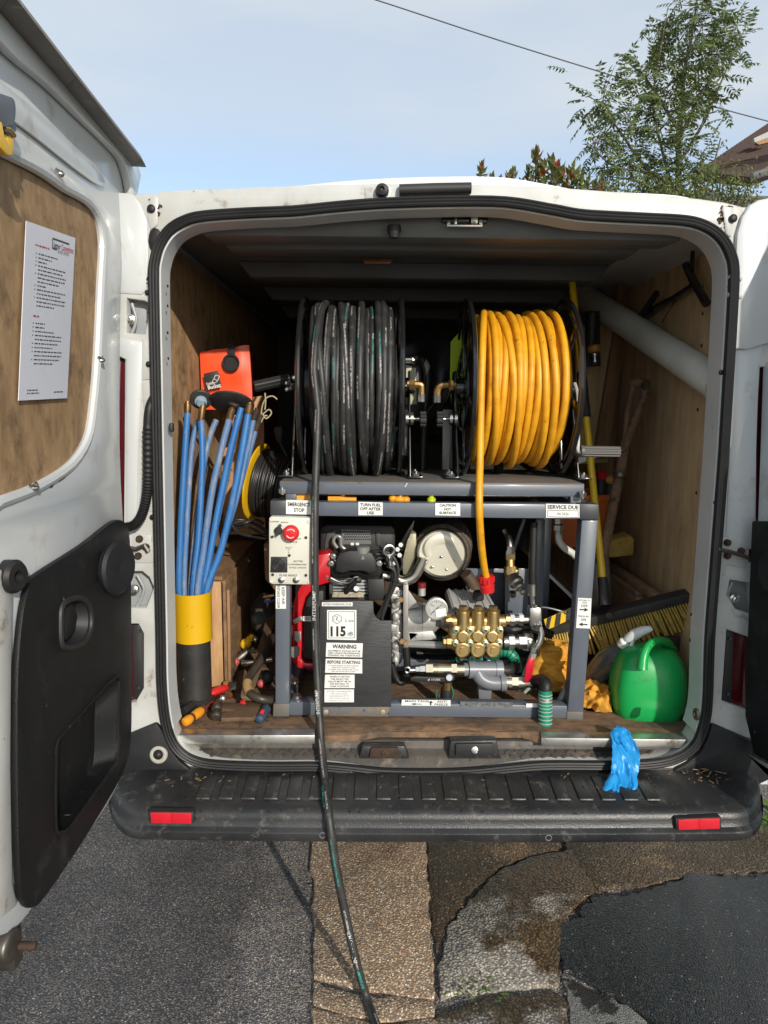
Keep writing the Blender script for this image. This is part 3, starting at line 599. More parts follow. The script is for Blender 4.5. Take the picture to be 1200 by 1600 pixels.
for q, rx, rz in (((-.6939,-.006,1.8837), .010, .010), ((-.6867,-.004,1.8126), .017, .029), ((-.7108,-.004,1.6942), .006, .006), ((-.7135,-.006,1.5268), .007, .007), ((-.7183,-.006,1.1537), .007, .007), ((0.6757,-.008,1.8783), .010, .010), ((0.6972,-.006,1.6812), .007, .008), ((0.6758,-.006,1.5208), .007, .007), ((0.683,-.006,1.2018), .005, .005), ((0.7021,-.004,0.9022), .006, .006), ((-.7168,-.004,0.819), .005, .006)):  # plugs, and pillar holes whose dark inside is drawn as black dots
    MB().lathe(q, (0, -1, 0), [(-.004, 1), (.001, 1), (.003, .8), (.003, .01)], 16).build('plug_and_dark_hole', RUBBER, van) if False else MB().ball(q, (rx, .004, rz), 14, 6).build('plug_and_dark_hole', RUBBER, van)
MB().lathe((-.1539,0,1.929), (0, -1, 0), [(0, .016), (.014, .016), (.024, .013), (.026, .006), (.02, .004)], 14).build('rubber_stop', RUBBER, van)
bl = MB().tube([(-.1137,-.01,1.9309),(-.0301,-.01,1.9348),(0.0536,-.01,1.9373)], .013, 12).build('brake_lamp', BLKM, van)
mb = MB()
for p in ([(0.6844,-.012,1.7452),(0.7033,-.012,1.7396),(0.6854,-.012,1.7335)], [(0.6848,-.012,1.7025),(0.7067,-.012,1.6983),(0.6856,-.012,1.6921)]): mb.tube([V(p[0])+V((-.012, 0, 0)), p[1]], .006, 8)
mb.build('hinge_pins', WHITED, van)
# split, sooty seam rust in the top corners
mb = MB(); random.seed(3)
for q in ((-.6935,-.003,1.9186), (-.6801,-.003,1.8789), (-.7033,-.003,1.6605), (-.6974,-.003,1.7342), (-.7071,-.003,1.7194), (0.6557,-.003,1.8736), (0.6573,-.003,1.8345), (0.6668,-.003,1.9069), (0.65,-.003,1.888), (-.6906,-.003,1.8358)):
    for k in range(16):
        a = V(q)+V((random.gauss(0, .004), 0, random.gauss(0, .010))); a.z = min(a.z, 1.905); s = random.uniform(.001, .0035)
        mb.prism([a+V((s*math.cos(t)*random.uniform(.6, 1.2), 0, s*math.sin(t)*random.uniform(.6, 1.6))) for t in (0, 1.2, 2.4, 3.7, 5)], (0, .0012, 0))
mb.build('rust_flakes', RUST, van, props={'kind': 'stuff'}, smooth=0)
# door wiring gaiter on the left pillar
path = smooth_path([(-.7048,-.004,1.4461),(-.7123,-.018,1.4184),(-.7171,-.02,1.3569),(-.7207,-.02,1.2634),(-.726,-.02,1.2082),(-.737,-.025,1.1644),(-.7552,-.03,1.138),(-.7756,-.035,1.1323)], 14)
rad = [.0108 if i < 24 else (.0132 if i % 2 else .0108) for i in range(len(path))]
MB().tube(path, rad, 12).build('wiring_gaiter', RUBBER, van)
# check straps
for q, e in (([(-.7713,-.004,1.1142),(-.7238,-.004,1.1081),(-.7201,-.004,1.0362),(-.7762,-.004,1.0358)], [(-.7783,-.016,1.0775),(-.7594,-.016,1.0744),(-.7368,-.016,1.0843),(-.7279,-.016,1.0681)]), ([(0.7036,-.004,1.1155),(0.7723,-.004,1.1094),(0.7786,-.004,1.0335),(0.7057,-.004,1.0463)], [(0.695,-.02,1.0858),(0.7245,-.02,1.0794),(0.7576,-.02,1.0699),(0.8077,-.02,1.0505)])):
    cs = MB().prism(q, (0, .008, 0)).build('check_strap', WHITED, van, .003)
    MB().tube(e, .006, 6).build('arm', DSTEEL, cs)
    mb = MB()
    for p in ((q[0][0]+.02, -.006, q[0][2]-.015), (q[3][0]+.02, -.006, q[3][2]+.02), (q[1][0]-.012, -.006, q[1][2]-.03)): mb.lathe(p, (0, -1, 0), [(0, .009), (.006, .009), (.010, .006)], 8)
    mb.build('bolts', RUST, cs)
# holes punched along the opening flange read as dark plugs; two loop anchors
for p in ((-.6628,0,1.7101), (-.6644,0,1.6643), (-.6666,0,1.6016), (-.6671,0,1.5412)): MB().ball(p, (.002, .004, .004), 8, 6).build('flange_hole', VOID, van)
for p in ((0.674,0.1258,1.7442), (0.676,0.1203,1.7274), (0.676,0.1191,1.6762), (0.674,0.1088,1.5947), (0.674,0.1042,1.4312), (0.668,0.0635,1.2176), (0.66,0.0243,0.9037), (0.66,0.0208,0.8357)): MB().ball(p, (.002, .004, .005), 8, 6).build('flange_hole', VOID, van)
mb = MB(); mb.torus((0.652,-.0618,0.6684), (1, 0, 0), .012, .004, 18, 6); mb.box((0.655,-.0556,0.6656), (.006, .018, .024)); mb.build('lashing_ring', DSTEEL, van)
mb = MB(); mb.tube([(-.705,0.06,0.6904),(-.6953,0.06,0.676),(-.6949,0.06,0.6364),(-.7052,0.06,0.5819)], .006, 8); mb.box((-.7116,0.07,0.632), (.008, .02, .05)); mb.build('lashing_ring', DSTEEL, van)
MB().box((-.6707,0.02,1.3747), (.010, .016, .022)).build('trim_clip', BLKM, van, .003)

# ------------------------------------------------------------------ left rear door (wide open, seen on its inside)
door = MB()
def shift(pts, dx): return [V(p)+V((dx, 0, 0)) for p in pts]
d_out = smooth_path([(-.7713,0.0996,1.9977),(-.7709,0.0875,1.9464),(-.7684,0.0128,1.795),(-.767,-.0289,1.6269),(-.7655,-.0743,1.3284),(-.7656,-.0724,1.0981),(-.7656,-.0721,0.9555),(-.7647,-.1011,0.7059),(-.764,-.1226,0.5839),(-.7624,-.1704,0.5534),(-.7588,-.2786,0.5396),(-.7522,-.4796,0.5553),(-.7477,-.6148,0.5692),(-.7456,-.6777,0.5742),(-.7438,-.7323,0.5948),(-.7415,-.8035,0.6463),(-.7401,-.8469,0.7077),(-.7407,-.8261,0.9265),(-.742,-.7891,1.1907),(-.744,-.7277,1.6293),(-.7452,-.691,1.8914),(-.7458,-.6714,2.0309),(-.7497,-.5531,2.0286)], 3, True)
d_win = smooth_path([(-.7451,-.6929,1.8079),(-.7488,-.5824,1.8187),(-.7535,-.4395,1.8338),(-.757,-.3338,1.8362),(-.7611,-.2078,1.8457),(-.7633,-.1431,1.8255),(-.7638,-.1265,1.7721),(-.763,-.1511,1.68),(-.7617,-.1917,1.5271),(-.7603,-.2334,1.4182),(-.7589,-.2751,1.3553),(-.7558,-.3693,1.3099),(-.7508,-.5208,1.2841),(-.7463,-.6581,1.2754),(-.7429,-.7615,1.2709),(-.744,-.7267,1.5434)], 3, True)
t_bin = smooth_path([(-.7612,-.2066,0.8189),(-.7545,-.4103,0.8238),(-.7516,-.4972,0.8247),(-.7503,-.5373,0.8217),(-.7499,-.5488,0.7783),(-.7494,-.5631,0.675),(-.75,-.5444,0.6493),(-.7515,-.4996,0.6351),(-.7559,-.3674,0.6301),(-.7595,-.2581,0.6291),(-.7607,-.2209,0.65),(-.7613,-.2029,0.75)], 3, True)
t_hand = smooth_path([(-.7519,-.4881,1.0563),(-.7525,-.4699,1.0645),(-.7543,-.4166,1.0586),(-.7557,-.3736,1.0417),(-.7566,-.3466,1.0154),(-.7565,-.3478,0.9807),(-.7556,-.3745,0.9624),(-.7541,-.4202,0.9634),(-.7521,-.4814,0.9808),(-.7516,-.4962,0.9981),(-.7517,-.4945,1.0303)], 3, True)
def grow(pts, k):
    c = sum((V(p) for p in pts), V())/len(pts); return [c+(V(p)-c)*k+V((-.045, 0, 0)) for p in pts]
ld = curve_plate('rear_door', [shift(d_out, -.045), shift(d_win, -.045), grow(t_bin, 1.07), grow(t_hand, 1.1)], 'X', .045, WHITE, van, .005)
MB().prism(shift(d_win, -.010), (-.008, 0, 0)).build('window_board', PLYBR, ld, smooth=0)
MB().tube(shift(d_win, -.004), .010, 8, True, ref=(1, 0, 0)).build('window_surround', WHITE, ld)
MB().prism(shift(d_out, -.047), (-.02, 0, 0)).build('outer_skin', WHITE, ld)
# upper stiffening fold and the rain lip that overhangs the sky
fold = smooth_path([(-.7459,-.6695,1.9753),(-.7494,-.5622,1.9633),(-.754,-.425,1.9757),(-.7597,-.2509,1.9816),(-.7662,-.0556,1.9873),(-.7678,-.0048,1.9736),(-.769,0.0312,1.9303),(-.7696,0.049,1.8472),(-.7709,0.0875,1.9464),(-.7715,0.1062,2.0087),(-.7633,-.1409,2.01),(-.7542,-.4192,2.0173),(-.7497,-.5546,2.0179),(-.7461,-.6633,2.0193)], 3, True)
MB().prism(fold, (.020, 0, 0)).build('upper_fold', WHITE, ld, .006)
fold2 = smooth_path([(-.7462,-.6616,1.9129),(-.7492,-.5685,1.9184),(-.7537,-.4321,1.9242),(-.7595,-.2586,1.9254),(-.763,-.1523,1.9268),(-.7642,-.1159,1.9081),(-.7628,-.1575,1.8892),(-.7582,-.2969,1.881),(-.7527,-.4636,1.8766),(-.749,-.575,1.8715),(-.746,-.6678,1.8681)], 3, True)
MB().prism(fold2, (.007, 0, 0)).build('upper_panel', WHITE, ld, .004)
li = [(-.7248,-.7021,2.0061),(-.7283,-.5975,2.0038),(-.7365,-.3491,2.0034),(-.7491,0.0337,1.9917)]; lo = [(-.6804,-.7755,1.9839),(-.6845,-.6503,2.0043),(-.6924,-.411,1.9959),(-.7052,-.0229,1.9852),(-.7064,0.0121,1.9797)]
mb = MB()
for i in range(3): mb.loft([[li[i], lo[i], V(lo[i])+V((-.004, 0, .012)), V(li[i])+V((-.02, 0, .014))], [li[i+1], lo[i+1], V(lo[i+1])+V((-.004, 0, .012)), V(li[i+1])+V((-.02, 0, .014))]])
mb.loft([[li[3], lo[3], V(lo[3])+V((-.004, 0, .012)), V(li[3])+V((-.02, 0, .014))], [V(li[3])+V((.0, .012, 0)), lo[4], V(lo[4])+V((-.004, 0, .010)), V(li[3])+V((-.02, .012, .012))]])
mb.build('rain_lip', mat('lip_grey', (.20, .185, .165), .6, col2=(.11, .10, .09), ns=14, amt=.8, dirt=((.32, .30, .27), 30, .62, .1)), ld, .002)  # rain lip in a darker grey than the door
# black inner trim with bin and pull handle
t_out = smooth_path([(-.7479,-.608,1.1258),(-.7485,-.5896,1.1408),(-.756,-.365,1.153),(-.7612,-.2048,1.1695),(-.7633,-.1414,1.1681),(-.765,-.0895,1.1477),(-.7656,-.0713,1.1057),(-.7654,-.0775,0.9888),(-.7646,-.1021,0.7717),(-.7639,-.1256,0.6349),(-.7625,-.1659,0.5867),(-.7592,-.2662,0.5692),(-.7522,-.4779,0.5677),(-.7477,-.6139,0.5759),(-.7462,-.6617,0.5877),(-.7452,-.6919,0.62),(-.7448,-.7022,0.6732),(-.7454,-.6859,0.8516),(-.7461,-.6627,1.0031),(-.7471,-.6333,1.0896)], 3, True)
tr = curve_plate('trim_panel', [shift(t_out, .001), shift(t_bin, .001), shift(t_hand, .001)], 'X', .012, TRIM, ld, .003)
tr.parent = van; tr.name = 'trim_panel'
cb = sum((V(p) for p in t_bin), V())/len(t_bin); ch = sum((V(p) for p in t_hand), V())/len(t_hand)
mb = MB(); a = shift(t_bin, .011); b = [cb+(V(p)-cb)*.80+V((-.030, 0, -.02)) for p in t_bin]
mb.loft([a, b], cap=False); mb.poly(b); mb.build('storage_bin', TRIM, tr, smooth=60)
mb = MB(); a = shift(t_hand, .011); b = [ch+(V(p)-ch)*.75+V((-.030, 0, 0)) for p in t_hand]; mb.loft([a, b], cap=False); mb.poly(b); mb.build('handle_well', BLKM, tr)
MB().tube(shift(t_hand, .013), .006, 8, True, ref=(1, 0, 0)).build('handle_bezel', BLKM, tr)
MB().prism([(-.7611,-.4522,1.0508),(-.7625,-.4101,1.0491),(-.7632,-.3891,1.0172),(-.7626,-.4057,0.9897),(-.7614,-.4438,0.9829),(-.7606,-.4664,0.9905)], (.012, 0, 0)).build('pull_handle', PLASTIC, tr, .003)
MB().tube(shift(t_bin, .012), .004, 6, True, ref=(1, 0, 0)).build('bin_edge', TRIM, tr)
p = V((-.7154,-.2305,1.079)); mb = MB().lathe(p+V((-.05, 0, 0)), (1, -.25, 0), [(0, .030), (.03, .034), (.036, .058), (.046, .060), (.052, .054), (.053, .012), (.050, .004)], 28); mb.build('door_stop', PLASTIC, ld)
p = V((-.7363,-.6578,1.1594)); mb = MB().lathe(p+V((-.01, 0, 0)), (1, -.2, 0), [(0, .026), (.018, .027), (.024, .022), (.024, .010), (.014, .008)], 20); mb.build('door_buffer', RUBBER, ld)
for q in ((-.7519,-.3656,1.8482), (-.7577,-.192,1.5231), (-.7459,-.5495,1.2873)):
    mb = MB(); q = V(q); mb.tube([q+V((0, -.012, .006)), q+V((.008, 0, .0)), q+V((0, .010, .008))], .0028, 6); mb.lathe(q, (1, 0, 0), [(0, .007), (.006, .006), (.009, .003)], 8); mb.build('clip', STEEL, ld)
for q in ([(-.7503,-.5071,1.2882),(-.7513,-.4743,1.294),(-.7521,-.4528,1.2883),(-.7515,-.471,1.2785)], [(-.7519,-.4576,1.2947),(-.7531,-.4223,1.2997),(-.7535,-.4085,1.2911),(-.7526,-.4358,1.2866)]): MB().prism(q, (.0012, 0, 0)).build('slot', VOID, ld, smooth=0)
mb = MB(); mb.box((-.7652,-.6896,0.539), (.03, .03, .07)); mb.lathe(V((-.7441,-.7234,0.5672)), (1, -.1, 0), [(-.02, .026), (.004, .026), (.008, .018)], 16); mb.build('floor_catch', DSTEEL, ld, .003)
MB().cyl((-.7445,-.7117,0.5574), V((-.7445,-.7117,0.5574))+V((.036, 0, 0)), .007, .0065, 12).build('catch_bolt', RUST, ld)
MB().prism([(-.7431,-.6949,1.1831),(-.7446,-.6484,1.1519),(-.744,-.6658,1.0573),(-.743,-.6977,0.858),(-.7423,-.7172,0.6727),(-.7427,-.7065,0.6254),(-.7406,-.7697,0.6467)], (.006, 0, 0)).build('edge_fold', WHITED, ld, .004)

# ------------------------------------------------------------------ right rear door (only its hinge edge is in the frame)
ho = (0.785,-.0265,1.0108), (0.785,-.039,0.8564), (0.785,-.0731,0.7012), (0.785,-.1133,0.602), (0.785,-.1694,0.5237)
hz = [V(p) for p in ho]
rout = [V((.785, .01, 1.55)), *hz, V((.785, -.10, .545)), V((.785, -.30, .53)), V((.785, -.66, .55)), V((.785, -.69, .62)), V((.785, -.69, 1.55))]
rd = MB().prism(rout, (.05, 0, 0)).build('rear_door', WHITE, van, .006)
MB().prism([V((.815, -.04, 1.56)), V((.815, -.70, 1.56)), V((.80, -.69, 1.97)), V((.80, -.06, 1.93))], (.05, 0, 0)).build('upper_panel', WHITE, rd, .006)
MB().prism([V((.755, -.03, 1.16)), V((.770, -.036, .80)), V((.770, -.046, .66)), V((.770, -.085, .575)), V((.770, -.62, .58)), V((.770, -.64, 1.10)), V((.760, -.10, 1.17))], (.016, 0, 0)).build('trim_panel', TRIM, rd, .004)
MB().lathe((0.77,-.1071,1.0491), (-1, .2, 0), [(-.03, .03), (0, .032), (.006, .05), (.014, .052), (.02, .046), (.021, .004)], 26).build('door_stop', PLASTIC, rd)
ra_ = math.radians(15)       # the right door stands a little past square
for o in [rd]+[k for k in van.children if k.name.startswith('trim_panel') and k is not tr]+list(rd.children):
    if o is tr: continue
    for v in o.data.vertices:
        x, y = v.co.x-.785, v.co.y; v.co.x = .785+x*math.cos(ra_)-y*math.sin(ra_); v.co.y = x*math.sin(ra_)+y*math.cos(ra_)

# ------------------------------------------------------------------ jetting rig frame
FY = .145
rig = thing('jetting_rig_frame', 'slate grey welded steel skid frame carrying engine, pump and two hose reels on van floor', 'rig frame', (0, .35, .56))
def mid(q): return sum((V(p) for p in q), V())/len(q)
def bar_y(name, q, d, m=RIG, bev=.004): return MB().prism(q, (0, d, 0)).build(name, m, rig, bev)
bar_y('beam', [(-.4067,0.145,1.1749),(0.3902,0.145,1.1743),(0.3922,0.145,1.1339),(-.4071,0.145,1.1365)], .045)
for q in ([(-.4476,0.142,1.1785),(-.4045,0.142,1.1788),(-.405,0.142,1.1352),(-.4481,0.142,1.1366)], [(0.3875,0.142,1.1764),(0.4415,0.142,1.1751),(0.4438,0.142,1.1313),(0.3897,0.142,1.1326)]): bar_y('end_cap', q, .05, mat('cap_plastic', (.045, .05, .055), .45, col2=(.03, .032, .035), ns=10), .003)
bar_y('post', [(0.3976,0.145,1.1305),(0.4431,0.145,1.1308),(0.4303,0.145,0.5821),(0.3849,0.145,0.5819)], .045)
bar_y('post', [(-.4348,0.145,1.1363),(-.3933,0.145,1.1366),(-.4021,0.145,0.5896),(-.4417,0.145,0.5894)], .045)
bar_y('post_foot', [(0.3822,0.142,0.5832),(0.4294,0.142,0.5834),(0.4291,0.142,0.5529),(0.3818,0.142,0.5527)], .05, RIGDIRT, .003)
bar_y('post_foot', [(-.4465,0.142,0.6021),(-.3998,0.142,0.6023),(-.402,0.142,0.5644),(-.4488,0.142,0.5641)], .05, RIGDIRT, .003)
bar_y('beam', [(-.4019,0.145,0.6067),(0.3841,0.145,0.5991),(0.3859,0.145,0.5609),(-.4023,0.145,0.5668)], .045)
zt = (-.0018,0.145,1.1502)[2]; zb = (0.0095,0.145,0.5801)[2]
xl = (-.4173,0.145,1.1469)[0]; xr = (0.4174,0.145,1.1535)[0]
for x in (xl, xr):
    MB().bar((x, .192, zt), (x, .66, zt), .043, .040).build('side_rail', RIG, rig, .003); MB().bar((x, .192, zb), (x, .66, zb), .043, .036).build('side_rail', RIG, rig, .003)
    MB().bar((x, .64, zb+.02), (x, .64, zt-.02), .04, .04, (0, 1, 0)).build('post', RIG, rig, .003)
MB().bar((xl, .66, zt), (xr, .66, zt), .04, .04).build('beam', RIG, rig, .003); MB().bar((xl+.03, .48, zb+.02), (xr-.03, .48, zb+.02), .05, .04).build('beam', RIG, rig, .003); MB().bar((xl+.03, .655, zb), (xr-.03, .655, zb), .04, .036).build('beam', RIG, rig, .003)
MB().prism([(0.323,0.36,1.0999),(0.3502,0.36,1.1001),(0.3548,0.36,0.8024),(0.3311,0.36,0.8022)], (0, .02, 0)).build('upright', RIG, rig, .002)
MB().prism([(0.1268,0.46,0.9234),(0.2479,0.46,0.9221),(0.2526,0.46,0.7828),(0.1305,0.46,0.782)], (0, .006, 0)).build('bracket_plate', RIG, rig, .001)
MB().prism([(0.2368,0.38,0.9444),(0.3102,0.38,0.9409),(0.319,0.38,0.7135),(0.2447,0.38,0.713)], (0, .006, 0)).build('bracket_plate', RIG, rig, .001)
MB().prism([(0.3117,0.5,1.078),(0.3221,0.5,1.0781),(0.2927,0.5,0.9749),(0.2802,0.5,0.9748)], (0, .012, 0)).build('brace', RIG, rig, .001)
# reel deck
dz = (-.0013,0.17,1.2277)[2]; dl = (-.425,0.17,1.2225)[0]; dr = (0.407,0.17,1.2276)[0]
MB().box(((dl+dr)/2, .40, dz-.003), (dr-dl, .46, .006)).build('deck_plate', RIGDIRT, rig, .001)
MB().box(((dl+dr)/2, .172, dz-.019), (dr-dl, .006, .030)).build('deck_edge', RIG, rig, .0015)
MB().box(((dl+dr)/2, .184, dz-.034), (dr-dl-.004, .022, .004)).build('deck_lip', STEEL, rig, .001)
for x in (dl+.003, dr-.003): MB().box((x, .40, dz-.020), (.006, .44, .028)).build('deck_edge', RIG, rig, .001)
for x, y in ((dl+.03, .178), (dr-.02, .178), (dl+.03, .56), (dr-.03, .56)):
    MB().box((x, y+.01, (dz+zt)/2-.008), (.03, .03, .03)).build('spacer', RIG, rig, .002)
for q in ((-.4156,0.15,1.2056), (0.399,0.15,1.2017)):
    MB().hexnut(V(q)+V((0, 0, -.008)), V(q)+V((0, 0, .004)), .010).cyl(V(q)+V((0, 0, -.012)), V(q)+V((0, 0, .010)), .005).build('bolt', STEEL, rig)
for q in ((-.3831,0.17,0.6094), (-.3958,0.22,0.6352)): MB().lathe(q, (0, -.4, 1), [(0, .014), (.004, .014), (.005, .009), (.012, .008), (.013, .003)], 10).build('bolt', STEEL, rig)
MB().box((-.02, .42, zt-.02), (.86, .30, .006)).build('shelf', BLKM, rig)
# stickers
def arrow(mb, c, xd, ud, ln, h):
    xd, ud = V(xd).normalized(), V(ud).normalized(); c = V(c)
    for a in ([(-.5, -.16), (.05, -.16), (.05, .16), (-.5, .16)], [(.05, -.5), (.5, 0), (.05, .5)]): mb.poly([c+xd*(x*ln)+ud*(y*h) for x, y in a])
sticker(rig, [(-.4048,0.144,1.1803),(-.3341,0.144,1.1791),(-.3343,0.144,1.1407),(-.4052,0.144,1.1419)], [('EMERGENCY', .30, .25, .86, .03), ('STOP', .70, .25, .40, .03)])
sticker(rig, [(-.2099,0.144,1.1766),(-.1442,0.144,1.1754),(-.1439,0.144,1.1405),(-.2098,0.144,1.14)], [('TURN FUEL', .2, .21, .86, .03), ('OFF AFTER', .5, .21, .86, .03), ('USE', .8, .21, .30, .03)])
sticker(rig, [(-.0024,0.144,1.1748),(0.0652,0.144,1.1754),(0.066,0.144,1.1404),(-.0017,0.144,1.1416)], [('CAUTION', .18, .20, .66, .03), ('HOT', .5, .20, .28, .03), ('SURFACE', .80, .20, .68, .03)])
def frame_rect(mb, o, xd, ud):
    a = [(.05, .46), (.95, .46), (.95, .92), (.05, .92)]
    P_ = lambda u, v: o+xd*u-ud*v
    w, h = .012, .035
    for (u0, v0), (u1, v1) in zip(a, a[1:]+a[:1]):
        if v0 == v1: mb.poly([P_(u0, v0-h/2), P_(u1, v0-h/2), P_(u1, v0+h/2), P_(u0, v0+h/2)])
        else: mb.poly([P_(u0-w/2, v0), P_(u0+w/2, v0), P_(u0+w/2, v1), P_(u0-w/2, v1)])
sticker(rig, [(0.2977,0.144,1.1755),(0.3899,0.144,1.1744),(0.3918,0.144,1.1376),(0.2994,0.144,1.1369)], [('SERVICE DUE', .22, .26, .92, .03), ('04 2026', .69, .20, .34, 0)], extra=frame_rect)
def ret_arrows(mb, o, xd, ud):
    arrow(mb, o+xd*.5-ud*.38, xd, ud, .68*xd.length, .13*ud.length); arrow(mb, o+xd*.5-ud*.87, -xd, ud, .68*xd.length, .13*ud.length)
sticker(rig, [(0.3975,0.144,0.914),(0.4348,0.144,0.9125),(0.4357,0.144,0.8264),(0.3963,0.144,0.828)], [('RETURN TO', .07, .05, .86, .006), ('TANK', .15, .05, .4, .006), ('OFF', .255, .085, .5, .012), ('PRESSURE', .60, .05, .8, .006), ('ON', .71, .085, .38, .012)], extra=ret_arrows)
q = [(-.4353,0.144,0.9447),(-.4072,0.144,0.9449),(-.4079,0.144,0.8779),(-.4361,0.144,0.8778)]
st = MB().prism([V(p)+V((0, -.0012, 0)) for p in q], (0, .0011, 0)).build('sticker', M_PAPER, rig, smooth=0)
mb = MB(); c0 = mid(q)+V((0, -.0017, 0)); hh = abs(q[0][2]-q[3][2])
text_bm(mb, 'KEEP AIR', c0+V((.0065, 0, .003)), (0, 0, -1), (1, 0, 0), .0075, hh*.72, bold=.012); text_bm(mb, 'INTAKE CLEAR', c0+V((-.0065, 0, 0)), (0, 0, -1), (1, 0, 0), .0075, hh*.96, bold=.012)
mb.build('lettering', M_INK, st, smooth=0)
def tank_arrows(mb, o, xd, ud):
    arrow(mb, o+xd*.30-ud*.72, -xd, ud, .24*xd.length, .36*ud.length); arrow(mb, o+xd*.60-ud*.5, ud, -xd, .8*ud.length, .10*xd.length)
sticker(rig, [V(p) for p in [(-.0851,0.144,0.6162),(0.052,0.144,0.615),(0.0524,0.144,0.5979),(-.0867,0.144,0.5992)]], [('MAIN TANK', .22, .36, .5, .012, 'C', .32), ('ANTI', .25, .36, .2, .012, 'C', .82), ('FREEZE', .74, .36, .28, .012, 'C', .82)], extra=tank_arrows)
sticker(rig, [(0.0792,0.144,0.6113),(0.2275,0.144,0.6102),(0.2281,0.144,0.5949),(0.0796,0.144,0.5961)], [], paper=mat('dull_metal_label', (.20, .21, .22), .4, col2=(.05, .05, .05), ns=90, amt=1.))
sticker(rig, [(0.2657,0.144,0.6065),(0.2983,0.144,0.6067),(0.2987,0.144,0.5953),(0.2661,0.144,0.5951)], [])

# ------------------------------------------------------------------ hose reels
RC = V((0, .42, (-.2336,0.42,1.4892)[2])); RR = .262
def reel(x0, x1, label, crank_side, crank):
    t = thing('hose_reel', label, 'hose reel', ((x0+x1)/2, .42, dz+.002), 'hose reels on the rig deck')
    for k, x in enumerate((x0, x1)):
        mb = MB(); c = V((x, RC.y, RC.z)); s = -1 if k == 0 else 1
        mb.torus(c, (1, 0, 0), RR-.006, .0075, 56, 8); mb.torus(c, (1, 0, 0), RR-.034, .0045, 48, 6); mb.torus(c, (1, 0, 0), .125, .006, 36, 6)
        fl = mb.build('flange', BLK, t)
        for j in range(6):
            a = j*math.pi/3+.26; d = V((0, math.cos(a), math.sin(a)))
            MB().bar(c+d*.04, c+d*(RR-.008), .028, .007, (1, 0, 0)).build('spoke', BLK, fl, .002)
        MB().lathe(c+V((-s*.004, 0, 0)), (s, 0, 0), [(0, .06), (.006, .06), (.008, .032), (.03, .030), (.032, .018), (.048, .018)], 20).build('hub', BLK, fl)
        for j in range(4):
            a = j*math.pi/2+.5; p = c+V((s*.006, math.cos(a)*.047, math.sin(a)*.047)); MB().hexnut(p, p+V((s*.008, 0, 0)), .006).build('bolt', STEEL, fl)
        xb = x+s*.026
        st = MB().prism([(xb, .385, RC.z+.05), (xb, .455, RC.z+.05), (xb, .475, RC.z-.02), (xb, .50, dz+.008), (xb, .26, dz+.008), (xb, .36, RC.z-.05)], (s*.005, 0, 0)).build('stand', BLK, t, .0015)
        MB().box((xb+s*.018, .31, dz+.006), (.040, .12, .005)).build('foot', BLK, st, .001)
        for y in (.275, .335): MB().hexnut((xb+s*.020, y, dz+.008), (xb+s*.020, y, dz+.016), .010).cyl((xb+s*.020, y, dz+.01), (xb+s*.020, y, dz+.022), .005).build('bolt', STEEL, st)
    MB().cyl((x0, RC.y, RC.z), (x1, RC.y, RC.z), .118, n=28).build('drum', BLK, t)
    MB().cyl((x0-.05, RC.y, RC.z), (x1+.05, RC.y, RC.z), .014).build('axle', STEEL, t)
    return t
bx0, bx1, yx0, yx1 = -.374, -.094, .100, .389
rb = reel(bx0, bx1, 'black steel hose reel on the left of the deck, wound with black hose', -1, 0)
ry = reel(yx0, yx1, 'black steel hose reel on the right of the deck, wound with orange hose', 1, 0)
# cranks: left one folded with ribbed grip, right one on a long white arm
MB().tube([(-.3716,0.37,1.4901),(-.3994,0.35,1.4911),(-.4317,0.34,1.4978)], .0075, 8).build('crank_arm', BLKM, rb)
mb = MB(); a = V((-.4155,0.33,1.5085)); b = V((-.5104,0.3,1.4848)); mb.cyl(a, b, .0125, .0135, 14)
for j in range(9):
    an = j*2*math.pi/9; u, w = perp((b-a).normalized()); o = (u*math.cos(an)+w*math.sin(an))*.0125
    mb.cyl(a+o, b+o*1.05, .0026, n=5)
mb.build('crank_grip', BLKM, rb)
for q in ((-.4233,0.318,1.4971), (-.4217,0.318,1.479), (-.4012,0.318,1.5118)): MB().lathe(q, (0, -1, 0), [(-.012, .006), (0, .007), (.003, .003)], 10).build('bolt', STEEL, rb)
MB().tube(smooth_path([(0.4311,0.4,1.5046),(0.4229,0.33,1.4654),(0.4068,0.26,1.3927),(0.4051,0.245,1.3393),(0.4048,0.24,1.318),(0.4119,0.238,1.3092),(0.4245,0.238,1.3093)], 5), .0058, 8).build('crank_arm', mat('white_rod', (.55, .55, .52), .35), ry)
mb = MB(); a = V((0.4117,0.238,1.3127)); b = V((0.522,0.238,1.3119)); mb.cyl(a, b, .0115, .0115, 14).cyl(a, a+V((.008, 0, 0)), .017, n=16)
for j in range(9):
    an = j*2*math.pi/9; o = V((0, math.cos(an), math.sin(an)))*.0125; mb.cyl(a+o, b+o, .0032, n=5)
mb.build('crank_grip', mat('grey_grip', (.11, .105, .10), .5), ry)
